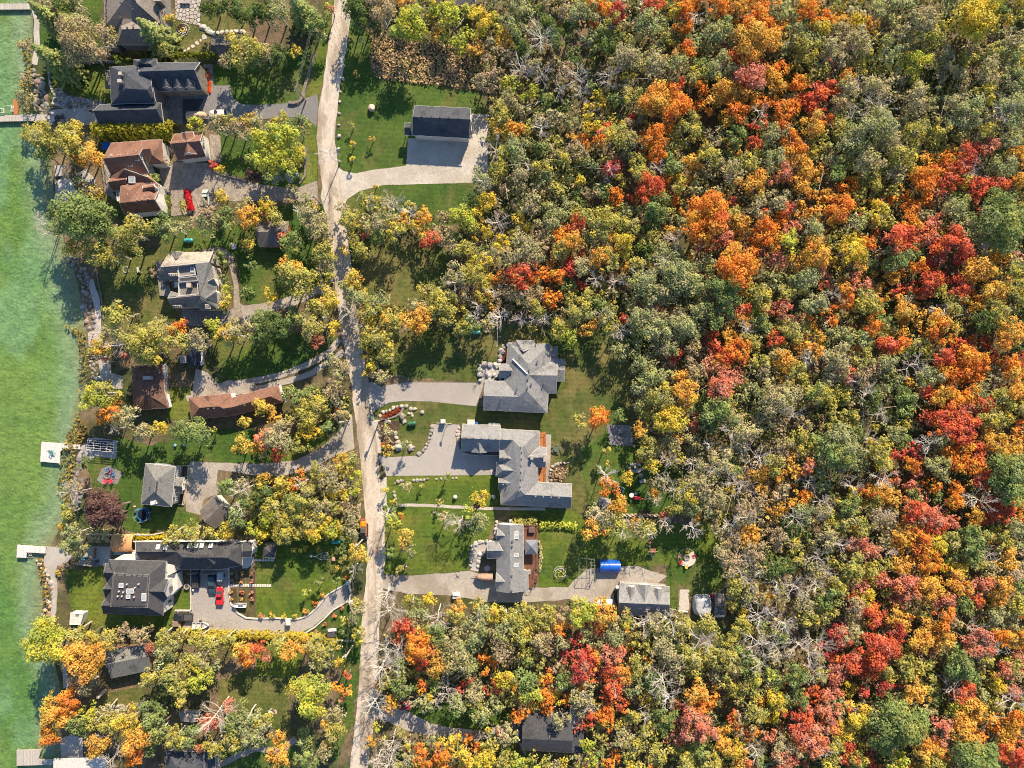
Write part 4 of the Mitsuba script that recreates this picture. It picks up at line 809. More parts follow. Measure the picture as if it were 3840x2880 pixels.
rocks_in(k, 'boulder', LN('800,1390 812,1500 830,1650', 2.0), .35, .65, (.33, .32, .33), rr, z=-.2)
C4(0, 2); k = thing('rock_bank', 'dark boulders at the water left of the purple-leaved tree', 'rocks')
rocks_in(k, 'boulder', LN('690,650 660,760 690,860 680,960 640,1080', 2.0), .4, .75, (.24, .235, .24), rr, .8, z=-.2)
k = thing('rock_bank', 'rounded pale boulders edging the concrete shore path of the white house', 'rocks')
rocks_in(k, 'boulder', LN('345,1515 380,1590 400,1680 425,1760 420,1860 400,1960 400,2020 415,2060', 2.0), .42, .85, (.40, .37, .34), rr, z=-.2, warm=.4)
C4(2, 3); k = thing('rock_pile', 'heap of grey quarried rocks on bare soil right of the charcoal house', 'rocks')
_p = P('990,1370 1080,1355 1170,1390 1195,1440 1170,1500 1060,1515 1000,1470 985,1410')
rocks_in(k, 'boulder', _p, .38, .7, (.38,.38,.40), rr, 1.2, warm=0); rocks_in(k, 'boulder', _p.buffer(-1.4), .4, .65, (.40,.40,.42), rr, .8, z=.7, warm=0)
C4(2, 2); k = thing('rock_pile', 'mound of grey rocks among thin trees right of the big bungalow lawn', 'rocks')
rocks_in(k, 'boulder', P('1000,700 1060,670 1120,700 1130,770 1150,860 1100,800 1010,740'), .4, .8, (.36, .35, .37), rr, warm=0)
C4(0, 3); k = thing('rock_pile', 'small heap of pale stones in the lawn at lower left, beside a blue-green shrub', 'rocks')
rocks_in(k, 'boulder', P('985,1130 1060,1105 1110,1130 1100,1165 1000,1165'), .4, .7, PALE, rr)
C4(1, 3); k = thing('rock_pile', 'round grey rock pile in the open grass at lower left', 'rocks')
rocks_in(k, 'boulder', P('100,1160 140,1145 190,1165 180,1195 130,1195'), .3, .5, (.40, .38, .37), rr, 1.4)
C(1760, 1260, 400, 1269); k = thing('stone_border', 'white boulders walling the terrace and red beds of the hip-roofed house', 'rocks')
for s in ('128,552 128,460 128,370 130,345 180,338 250,345 360,352', '362,320 362,250 375,205 395,160 405,130 455,105', '200,470 260,462 350,466', '200,522 240,530 300,520 320,480', '340,510 370,500'):
    rocks_along(k, 'stone', s, .55, .85, (.48, .475, .47), rr, .92, z=.1, flat=.8)
C(1380, 1460, 400, 1269); k = thing('stone_border', 'row of round cream boulders around the island bed by the road', 'rocks')
rocks_along(k, 'stone', '140,335 155,295 190,265 240,250 280,232 320,220 360,205 410,200', .38, .6, (.52, .48, .42), rr, 1.05)
rocks_along(k, 'stone', '438,195 480,205 500,225 535,225 570,235', .4, .62, (.52, .48, .42), rr, 1.25)
rocks_along(k, 'stone', '470,290 505,292 530,290 535,315', .32, .45, (.52, .48, .42), rr, 1.1)
for x, y, r in ((650, 272, .55), (212, 388, .5), (253, 385, .6), (412, 318, 1.0), (432, 385, .7), (500, 690, 1.1), (528, 716, .45), (545, 685, .4), (363, 690, 1.1), (322, 690, .6)): part(k, 'stone', rock_mesh(at(x, y, r * .3), r, rr, .75, True), 'rock', rcol(rr, (.42, .40, .36)))
rocks_along(k, 'stone', '330,490 335,560 350,610 372,655', .5, .85, (.38, .36, .34), rr, 1.0)
k = thing('stone_border', 'curved stone edging on the left rim of the pale driveway bay', 'rocks')
rocks_along(k, 'stone', '755,420 760,470 748,520 735,580 725,635 690,690 665,725 610,770', .4, .65, (.40, .38, .35), rr, .95)
k = thing('stone_border', 'stone edging between the driveway bay and the big bungalow garage', 'rocks')
rocks_along(k, 'stone', '1090,440 1070,500 1068,570 1072,650', .4, .6, (.50, .47, .44), rr, .9)
C4(1, 2); k = thing('stone_border', 'line of stones along the lawn edge below the dark forecourt', 'rocks')
rocks_along(k, 'stone', '1190,860 1230,835 1270,832', .35, .5, (.40,.38,.35), rr); rocks_along(k, 'stone', '1355,830 1440,830 1480,820', .35, .55, (.42,.39,.36), rr); rocks_along(k, 'stone', '1190,920 1205,980 1210,1040', .35, .5, (.40,.38,.35), rr)
for x, y in ((1700, 815), (1730, 812), (1560, 822), (1600, 818)): part(k, 'stone', rock_mesh(at(x, y, .1), .38, rr), 'rock', rcol(rr, PALE))
C(1700, 1560, 480, 1269); k = thing('stone_border', 'ring of stones around the mulch bed by the orange deck', 'rocks')
rocks_along(k, 'stone', '965,650 958,580 965,520 1000,485 1060,465 1130,465', .35, .55, (.50, .45, .40), rr)
C(1700, 1900, 480, 1269); k = thing('stone_border', 'pale stones bordering the front walk of the very pale bungalow', 'rocks')
for s in ('170,600 175,520 185,400 210,370 250,352 330,345', '245,610 250,540 265,470 320,440', '420,320 425,200 430,150'): rocks_along(k, 'stone', s, .4, .65, (.50, .485, .47), rr, .95)
C4(1, 0); k = None
for i, (x, y, r) in enumerate(((766, 570, .35), (752, 682, .5), (731, 795, .33), (723, 880, .35), (718, 982, .4), (715, 1083, .38), (716, 1175, .55), (716, 1288, .55))):
    single('boulder', rock_mesh(at(x, y, r * .4), r, rr, .8, True), 'rock', 'rounded pale boulder in the row marking the lawn edge along the road', 'boulder', rcol(rr, (.52, .47, .43), .06), 'boulders along the road edge', 40)
single('boulder', rock_mesh(at(1000, 932, .7), 1.05, rr, .85, True), 'rock', 'big pinkish boulder alone in the mown lawn left of the four-door garage', 'boulder', (.66, .52, .46), None, 40)
C4(1, 1)
for x, y in ((766, 97), (763, 137), (765, 172)): single('boulder', rock_mesh(at(x, y, .15), .33, rr, .8, True), 'rock', 'small pale boulder in the row of three below the gravel drive mouth', 'boulder', (.62, .57, .52), 'three boulders below the drive mouth', 40)

# flagstones, stepping stones
def flag_stone(parent, name, c, r, rng, z=.06, th=.09, col=(.56, .54, .52), n=7):
    a = np.sort(rng.uniform(0, 2 * np.pi, n) * .35 + np.arange(n) * 2 * np.pi / n)
    q = Polygon([(c[0] + r * rng.uniform(.8, 1.15) * math.cos(t), c[1] + r * rng.uniform(.8, 1.15) * math.sin(t)) for t in a]).convex_hull
    m = MB().prism(q, z - th, z)
    return part(parent, name, m, 'rock', rcol(rng, col, .09)) if parent else m
C4(0, 0)
k = thing('flagstone_patio', 'patio of irregular pale flagstones with dark joints, right of the tan-grey house', 'patio')
part(k, 'bedding', MB().prism(P('1510,-60 1745,-60 1735,190 1710,225 1600,200 1515,175'), -.1, .04), 'mulch')
from scipy.spatial import Voronoi
_pp = P('1512,-60 1743,-60 1733,190 1710,222 1600,198 1516,173'); _q = []
for _ in range(6000):
    x, y = rr.uniform(_pp.bounds[0] - 2, _pp.bounds[2] + 2), rr.uniform(_pp.bounds[1] - 2, _pp.bounds[3] + 2)
    if all((x - a) ** 2 + (y - b) ** 2 > .8 ** 2 for a, b in _q): _q.append((x, y))
_v = Voronoi(np.array(_q))
for ri in _v.point_region:
    g = _v.regions[ri]
    if -1 in g or not g: continue
    q = Polygon(_v.vertices[g]).intersection(_pp).buffer(-.08).buffer(-.08).buffer(.08)
    if q.is_empty or q.area < .1: continue
    part(k, 'stone', MB().prism(q, 0.0, .09 + rr.uniform(0, .03)), 'rock', rcol(rr, (.47, .455, .45), .09))
single('garden_table', MB().box(at(1598, 8, .75), (2.6, 1.3, .08), 0, .03).cyl(at(1598, 8, .0), at(1598, 8, .75), .3, n=10), 'paint', 'grey rectangular table on the flagstone patio at the top edge', 'table', (.42, .40, .42))
k = thing('stone_steps', 'large pale boulders stepping down from the flagstone patio to the grey shed', 'rocks')
for x, y, r in ((1720, 215, .5), (1757, 240, 1.0), (1800, 260, .95), (1815, 275, .8), (1850, 290, .7), (1880, 285, .6), (1920, 280, .55), (1960, 275, .6), (2000, 272, .6), (2040, 270, .6), (2080, 270, .55), (2110, 275, .55)): part(k, 'stone', rock_mesh(at(x, y, .15), r, rr, .5, True), 'rock', rcol(rr, (.50,.49,.47), .06))
k = thing('stepping_stones', 'curved line of pale stepping stones across the small lawn by the shed', 'path')
for x, y, r in ((1765, 322, .75), (1735, 350, .35), (1705, 373, .55), (1668, 402, .55), (1632, 422, .5), (1600, 440, .4)): flag_stone(k, 'stone', at(x, y), r, rr, .1, .1, (.58, .56, .52))
m = MB()
k = thing('flower_bed', 'round flower bed ringed with dark stones in the small lawn', 'flower bed')
part(k, 'soil', MB().cyl(at(1582, 255, 0), at(1582, 255, .2), 1.35, n=20), 'mulch')
for t in np.arange(0, 6.28, .33): part(k, 'stone', rock_mesh(at(1585, 256, .15) + [1.5 * math.cos(t), 1.5 * math.sin(t), 0], .24, rr), 'rock', rcol(rr, (.36, .35, .37)))
for t in np.arange(0, 6.28, .6):
    for q, c in ((.5, (.75, .62, .15)), (1.0, (.72, .72, .70))): part(k, 'flowers', rock_mesh(at(1578, 255, .35) + [q * math.cos(t), q * math.sin(t), 0], .2, rr), 'cloth', c)
C(640, 2100, 320, 1269)
k = thing('stepping_stones', 'straight row of square white slabs crossing the planting beds of the white house', 'path')
for i in range(17): x = 903 + i * 36; part(k, 'stone', MB().box(at(x, 374 + i * .4, .1), (.5, .72, .1), 0, .02), 'rock', rcol(rr, (.70, .67, .62), .03))
C(900, 2000, 520, 1269)
k = thing('stepping_stones', 'short row of square white slabs in front of the garden gazebo', 'path')
for i in range(6): part(k, 'stone', MB().box(at(147 + i * 30, 246, .1), (.7, .5, .1), 0, .02), 'rock', rcol(rr, (.70, .68, .66), .03))
for x in (265, 295): part(k, 'stone', MB().box(at(x, 227, .1), (.7, .35, .1), 0, .02), 'rock', rcol(rr, (.70, .68, .66), .03))
C(640, 1340, 480, 1269)
k = thing('stone_edging', 'line of pale stones beside the upper wheel track', 'rocks')
rocks_along(k, 'stone', '860,218 920,200 1000,180 1080,160 1170,135', .22, .34, (.56, .54, .50), rr, .95, hi=False)

# ---------------------------------------------------------------- walls, kerbs, fences
def wall_line(name, s, w, h, mat, label, cat, col=None, z=0.0, parent=None, part_name='wall'):
    m = MB().prism(LN(s, w, join_style=2), z, z + h)
    if parent: return part(parent, part_name, m, mat, col)
    return single(name, m, mat, label, cat, col)
C4(0, 3)
wall_line('kerb', '1650,-160 1980,-160 1982,150 2000,240 2060,320 2130,360 2212,366 2400,362 2560,372 2640,350 2700,310 2760,250 2830,160 2990,66', .3, .35, 'siding_white', 'white kerb wall along the upper edge of the curving driveway', 'kerb')
wall_line('kerb', '1560,452 2000,478 2212,488 2440,500 2560,508 2640,490 2720,440 2800,370 2880,290 3010,215', .32, .35, 'siding_white', 'white kerb wall along the lower edge of the curving driveway', 'kerb')
wall_line('kerb', '1652,290 1652,60 1652,-110', .25, .3, 'siding_white', 'white kerb between the driveway and the small front lawn', 'kerb')
k = wall_line('kerb', '1515,296 1650,296', .35, .3, 'siding_white', 'short white kerb above the parked black pickup', 'kerb')
k = thing('gate', 'pair of white gate panels standing open where the curved driveway meets the road', 'gate')
C(900, 2000, 520, 1269)
for a, b in (((1003, 450), (1020, 530)), ((1020, 545), (1005, 625))):
    p, q = at(*a), at(*b); d = (q - p); L = np.linalg.norm(d); yaw = math.atan2(d[1], d[0]); m = MB().box((p + q) / 2 + [0, 0, .8], (L, .12, 1.5), yaw, .03); m.box((p + q) / 2 + [0, 0, 1.55], (L, .18, .1), yaw); part(k, 'panel', m, 'siding_white')
for x, y in ((990, 450), (1020, 632)): part(k, 'pillar', MB().box(at(x, y, 1.0), (.8, .8, 2.0), .3, .06).box(at(x, y, 2.08), (1.0, 1.0, .18), .3, .05), 'siding_white')
C(900, 2000, 520, 1269)
for x, y in ((232, 922), (360, 922), (508, 928)):
    single('bollard_lamp', MB().cyl(at(x, y, .4), at(x, y, 1.0), .14, n=8).cyl(at(x, y, 1.0), at(x, y, 1.15), .22, .1, 8), 'paint', 'short dark post light on the lower white kerb of the curved driveway', 'lamp', (.08, .07, .07), 'post lights on the kerb')
C4(0, 2)
wall_line('fence', '975,1352 1180,1350 1500,1352 2060,1348', .18, 1.8, 'siding_white', 'white fence panel behind the long charcoal wing of the white house', 'fence')
wall_line('fence', '760,1290 960,1300 1330,1296 1420,1280', .15, 1.5, 'dock_grey', 'weathered board fence below the trampoline lawn', 'fence')
C4(0, 3)
k = thing('fence', 'low white picket fence showing through the hedge under the curved driveway', 'fence')
for i in range(60):
    x, y = 1640 + i * 24, 506 + i * .9
    part(k, 'picket', MB().box(at(x, y, .6), (.36, .08, 1.2 + .25 * (i % 7 == 0)), 0, .02), 'siding_white')
C4(1, 0)
wall_line('garden_wall', '500,480 480,560 450,680 415,800 412,840 380,880 330,895 285,890', .7, .7, 'masonry', 'curved stone garden wall by the utility pole at the driveway mouth', 'wall')
wall_line('garden_wall', '375,1590 425,1520 430,1350 420,1280', .5, .4, 'masonry', 'low stone edging behind the yellow shrub by the road', 'wall')
C4(0, 0)
wall_line('garden_wall', '1800,1420 1850,1480 1940,1515 2040,1540 2150,1570', .35, .4, 'masonry', 'low stone kerb between the lawn and the tan paved court', 'wall')
wall_line('fence', '700,560 900,545 1010,545', .15, 1.6, 'deck_grey', 'dark board fence on the shaded lawn left of the slate-blue house', 'fence')
C4(0, 1)
wall_line('garden_wall', '840,700 880,900 900,1100', .2, .4, 'masonry', 'thin dark retaining wall along the lawn above the boulders', 'wall')

# ---------------------------------------------------------------- docks and shore things
def dock(label, polys, z, mat, posts=True):
    k = thing('dock', label, 'dock')
    for p in polys:
        q = Polygon([at(x, y, z)[:2] for x, y in p]); part(k, 'deck_boards', MB().prism(q, z - .3, z), mat)
        c = list(q.exterior.coords)[:-1]; part(k, 'piles', MB_posts(c, z - .25, .1, -1.6), 'bark', (.3, .27, .24))
    return k
C4(0, 0)
dock('pale grey dock at the top left corner of the photo', [[(-80, 32), (258, 30), (258, 80), (-80, 84)]], .4, 'dock_grey')
dock('long grey dock reaching into the lake from the slate-blue house', [[(-100, 998), (340, 988), (405, 990), (405, 1042), (-100, 1052)]], .5, 'dock_grey')
single('dock_platform', MB().prism(P('126,866 165,864 165,994 128,994'), .1, .5), 'deck_orange', 'narrow orange wooden platform standing up from the long grey dock', 'platform')
k = thing('boat_lift', 'white metal boat lift frame beside the orange platform', 'boat lift')
m = MB()
for a, b in (((62, 915), (120, 920)), ((100, 915), (96, 965)), ((115, 915), (112, 965)), ((0, 938), (35, 938)), ((35, 938), (35, 975)), ((0, 975), (35, 975))): m.cyl(at(*a, .9), at(*b, .9), .09, n=6)
for x, y in ((100, 915), (112, 965), (35, 975), (5, 938)): m.cyl(at(x, y, -1), at(x, y, .9), .07, n=6)
part(k, 'frame', m, 'paint', (.75, .76, .78))
C(140, 1600, 400, 1269)
k = dock('bright white T-shaped dock with one teal chair on its square end', [[(52, 182), (275, 198), (272, 292), (265, 436), (34, 414)], [(275, 200), (505, 214), (505, 268), (318, 258), (273, 296)]], .6, 'dock_white')
C(60, 1980, 400, 1269)
dock('white L-shaped dock at the concrete shore terrace of the white house', [[(16, 202), (352, 226), (345, 302), (125, 290), (120, 356), (6, 348)]], .6, 'dock_white')
k = thing('dock_ladder', 'grey boat ramp frame tucked in the corner of the L-shaped white dock', 'ladder')
part(k, 'frame', MB().tube([at(150, 300, .6), at(180, 360, -.2)], .06).tube([at(172, 300, .6), at(200, 352, -.2)], .06).tube([at(150, 330, .3), at(190, 330, .3)], .05), 'paint', (.6, .62, .62))
C(0, 2520, 480, 1269)
dock('grey dock with folded white umbrella and red seat at the bottom left', [[(166, 775), (408, 770), (380, 868), (384, 922), (166, 930)], [(380, 868), (700, 868), (700, 920), (384, 922)]], .55, 'dock_grey')
single('canopy', MB().box(at(790, 905, 2.4), (13.5, 2.8, .12), .02, .05), 'siding_white', 'white flat canopy over the bottom left shore terrace', 'canopy')
def chair_mesh(c, yaw, s=1.0):
    """a slatted lounge chair: seat, back, arms and legs"""
    m = MB(); co, si = math.cos(yaw), math.sin(yaw)
    def L(x, y, z): return np.array([c[0] + (x * co - y * si) * s, c[1] + (x * si + y * co) * s, c[2] + z * s])
    for i in range(5): m.box(L(-.24 + i * .12, 0, .38 - .01 * i), (.10 * s, .56 * s, .03 * s), yaw)
    for i in range(5): m.add([L(.30, -.28 + i * .115, .38), L(.30, -.18 + i * .115, .38), L(.62, -.20 + i * .12, 1.0), L(.62, -.29 + i * .12, 1.0)], [(0, 1, 2, 3)])
    for y in (-.36, .36):
        m.box(L(.02, y, .58), (.72 * s, .14 * s, .03 * s), yaw)
        for x in (-.3, .32): m.box(L(x, y, .29), (.07 * s, .07 * s, .58 * s), yaw)
    return m
def chair(name, label, x, y, yaw, col, group=None, z=.1, s=1.15):
    k = thing(name, label, 'chair', group); part(k, 'frame', chair_mesh(at(x, y, z), yaw, s), 'paint', col); return k
C(140, 1600, 400, 1269)
chair('lounge_chair', 'teal chair on the square end of the white dock', 188, 312, 2.2, (.03, .36, .38), None, .62, 1.3)
for x, y, yaw, c, l in ((853, 512, .6, (.08, .25, .6), 'blue garden chair on the hexagonal terrace, farthest from the red pair'), (880, 535, .4, (.55, .1, .16), 'dark red garden chair between the two blue ones on the hexagonal terrace'), (907, 563, .3, (.08, .28, .62), 'blue garden chair beside the dark red one on the hexagonal terrace'),
                        (828, 640, 4.3, (.75, .05, .10), 'left bright red chair of the pair at the rim of the hexagonal terrace'), (888, 640, 5.2, (.75, .05, .10), 'right bright red chair of the pair at the rim of the hexagonal terrace')): chair('garden_chair', l, x, y, yaw, c)
def fire_pit(x, y, r, label, col=(.12, .12, .13)):
    k = thing('fire_pit', label, 'fire pit'); c = at(x, y, .08)
    for t in np.arange(0, 6.2, .52): part(k, 'stone', MB().box(c + [r * math.cos(t), r * math.sin(t), .2], (.28, r * .5, .4), t, .04), 'rock', rcol(rr, (.3, .29, .28)))
    part(k, 'ash', MB().cyl(c, c + [0, 0, .15], r * .85, n=16), 'paint', col)
fire_pit(838, 578, .75, 'round dark fire pit on the hexagonal terrace')
C(2160, 1980, 600, 1269)
k = thing('fire_circle', 'round pale gravel disc on the lawn carrying four chairs', 'patio')
part(k, 'disc', MB().cyl(at(878, 236, -.1), at(878, 236, .1), 2.25, n=40), 'gravel_pale')
for t in np.arange(0, 6.28, .21): part(k, 'edge_stone', MB().box(at(878, 236, .08) + [2.3 * math.cos(t), 2.3 * math.sin(t), 0], (.2, .42, .2), t, .04), 'rock', rcol(rr, (.48, .46, .44)))
fire_pit(877, 232, .7, 'round stone fire pit in the middle of the pale gravel disc', (.2, .19, .18))
for x, y, yaw, c, l in ((878, 182, 1.57, (.75, .52, .06), 'yellow chair at the top of the gravel disc'), (932, 222, .2, (.68, .03, .04), 'red chair at the right rim of the gravel disc'), (872, 296, 4.6, (.75, .58, .08), 'yellow chair at the bottom of the gravel disc'), (830, 268, 3.7, (.68, .03, .04), 'red chair at the lower left rim of the gravel disc'), (822, 222, 3.0, (.62, .35, .35), 'pinkish-grey chair at the left rim of the gravel disc')): chair('garden_chair', l, x, y, yaw, c, None, .1, 1.0)
# pergola frames / lift frames
def frame_box(name, label, corners, z, cat, col, nx=2, ny=3, r=.06, diag=False, floor=None):
    k = thing(name, label, cat); P4 = [at(x, y, z) for x, y in corners]
    for c in P4: part(k, 'post', MB().cyl([c[0], c[1], .05], c, r * 1.2, n=6), 'paint', col)
    for i in range(4): part(k, 'beam', MB().cyl(P4[i], P4[(i + 1) % 4], r, n=6), 'paint', col)
    for i in range(1, nx): a = P4[0] + (P4[1] - P4[0]) * i / nx; b = P4[3] + (P4[2] - P4[3]) * i / nx; part(k, 'rafter', MB().cyl(a, b, r * .8, n=5), 'paint', col)
    for i in range(1, ny): a = P4[0] + (P4[3] - P4[0]) * i / ny; b = P4[1] + (P4[2] - P4[1]) * i / ny; part(k, 'rafter', MB().cyl(a + [0, 0, .06], b + [0, 0, .06], r * .8, n=5), 'paint', col)
    if diag: part(k, 'brace', MB().cyl(P4[0], P4[0] * .7 + P4[2] * .3, r * .7, n=5).cyl(P4[3], P4[3] * .7 + P4[1] * .3, r * .7, n=5).cyl(P4[1], P4[1] * .7 + P4[3] * .3, r * .7, n=5).cyl(P4[2], P4[2] * .7 + P4[0] * .3, r * .7, n=5), 'paint', col)
    return k
C(140, 1600, 400, 1269)
drive('boat_terrace', 'drive_pale', P('480,370 500,215 590,225 600,140 700,130 955,165 945,380 700,350 640,390'), Z3)
drive('dark_slab', 'asphalt_dark', P('600,150 900,160 900,300 640,290'), Z4)
frame_box('canopy_skeleton', 'bare white metal canopy frame over the dark slab by the white dock', [(597, 160), (912, 188), (908, 302), (585, 276)], 2.6, 'frame', (.72, .73, .76), 4, 4, .06, True)
C(180, 560, 400, 1269)
frame_box('pergola', 'thin grey pergola frame on the shore terrace below the brown house', [(165, 190), (245, 185), (250, 360), (168, 365)], 2.5, 'pergola', (.55, .56, .58), 4, 7, .06)
plank_deck('shore_platform', [(78, 190), (165, 185), (168, 315), (85, 322)], .5, 'dock_grey', 'small grey platform beside the pergola frame at the shore', 'deck')
single('bench', MB().box(at(288, 440, .5), (1.2, 3.0, .1), .25, .04).box(at(270, 440, .75), (.12, 3.0, .6), .25, .03).box(at(288, 440, .25), (.9, 2.6, .4), .25), 'paint', 'long white bench on the shore terrace below the pergola frame', 'bench', (.78, .79, .82))
k = thing('railing', 'pale metal railing around the five-sided court left of the brown house', 'railing')
pth = [at(x, y, 1.0) for x, y in ((465, 240), (342, 300), (350, 395), (520, 465))]; m = MB().tube(pth, .08, 6)
for a, b in zip(pth, pth[1:]):
    for i in range(6): q = a + (b - a) * i / 5; m.cyl([q[0], q[1], 0], q, .05, n=5)
part(k, 'rail', m, 'paint', (.62, .66, .66))
single('garden_table', MB().box(at(488, 372, .75), (2.2, .8, .08), 0, .03).box(at(488, 372, .37), (1.6, .4, .7)), 'paint', 'grey table inside the five-sided court', 'table', (.36, .42, .46))
C4(0, 0)
single('tarpaulin', MB().box(at(916, 1260, 1.0), (2.0, 1.9, .5), .05, .22), 'cloth', 'bright blue tarpaulin cover at the upper left corner of the brown house', 'tarpaulin', (.02, .16, .62))
C(320, 1220, 400, 1269)
frame_box('pergola', 'pale wooden pergola on the shore above the amber tree', [(38, 95), (200, 88), (205, 240), (48, 252)], 2.4, 'pergola', (.62, .56, .50), 2, 5, .1)
frame_box('pergola', 'white metal pergola frame beside the yellow kayak', [(210, 440), (300, 430), (302, 570), (212, 575)], 2.4, 'pergola', (.66, .66, .68), 3, 5, .06)
def kayak(name, label, cat, p, q, w, col, z=.2, group=None):
    """a slim hull, pointed at both ends, with an open cockpit rim"""
    a, b = at(*p, z), at(*q, z); d = b - a; L = np.linalg.norm(d); d /= L; s = np.array([-d[1], d[0], 0]); V = []; n = 12
    for i in range(n + 1):
        t = i / n; ww = w / 2 * math.sin(math.pi * t) ** .6 + .015; c = a + d * L * t; k_ = .12 * (2 * t - 1) ** 4
        V += [c - [0, 0, .18 - k_], c + s * ww * .8 - [0, 0, .05], c + s * ww + [0, 0, .1 + k_], c + [0, 0, .2 + k_], c - s * ww + [0, 0, .1 + k_], c - s * ww * .8 - [0, 0, .05]]
    F = [(6 * i + j, 6 * i + (j + 1) % 6, 6 * i + 6 + (j + 1) % 6, 6 * i + 6 + j) for i in range(n) for j in range(6)]
    k = thing(name, label, cat, group); part(k, 'hull', MB().add(np.array(V), F), 'gloss', col, 40)
    c = (a + b) / 2; m = MB()
    for i in range(12): t = i * .5236; u = t + .5236; f = lambda t: c + d * .45 * math.cos(t) + s * w * .28 * math.sin(t) + [0, 0, .22]; m.cyl(f(t), f(u), .04, n=5)
    part(k, 'cockpit', m, 'paint', (.06, .06, .07)); return k
kayak('kayak', 'orange-yellow sit-in kayak on the cottage shore terrace', 'kayak', (268, 640), (272, 735), 1.5, (.75, .38, .03), .35)
single('barrel', MB().cyl(at(528, 815, 0), at(528, 815, 1.0), .45, n=14), 'paint', 'small tan box at the lower left corner of the brown cottage', 'barrel', (.55, .42, .2))
C(0, 0)
# --- propane tanks (white, green, teal), capsule on two feet
def tank(label, x, y, yaw, L, col):
    k = thing('storage_tank', label, 'tank'); c = at(x, y, .75); d = np.array([math.cos(yaw), math.sin(yaw), 0])
    m = trimesh.creation.capsule(height=L - 1.1, radius=.55, count=[12, 12]); R = trimesh.geometry.align_vectors([0, 0, 1], d); m.apply_transform(R); m.apply_translation(c - (0 if abs(m.center_mass @ d) < 1e-3 else m.center_mass @ d) * d)
    m.apply_translation(c - m.bounds.mean(0)); part(k, 'tank_body', m, 'gloss', col, 40)
    f = MB()
    for s in (-.6, .6): f.box(c + d * s - [0, 0, .5], (.2, .9, .5), yaw)
    part(k, 'feet', f, 'paint', (.3, .3, .3)); part(k, 'dome', MB().cyl(c + [0, 0, .5], c + [0, 0, .75], .2, .15, 10), 'paint', tuple(np.array(col) * .8))
C4(0, 1); tank('teal storage tank lying by the hedge above the stone house', 1630, 418, 0.0, 2.5, (.05, .38, .40))
C4(1, 1); tank('teal storage tank at the upper edge of the shaded lawn, above the pale hip house', 1905, 1211, 0.0, 2.3, (.08, .38, .36))
C4(1, 2); tank('teal storage tank under the yellow hedge above the boat trailer', 690, 1363, 0.0, 2.5, (.02, .40, .42))
tank('dark green storage tank in the lawn of the driveway island', 1347, 342, .1, 2.4, (.04, .16, .10))

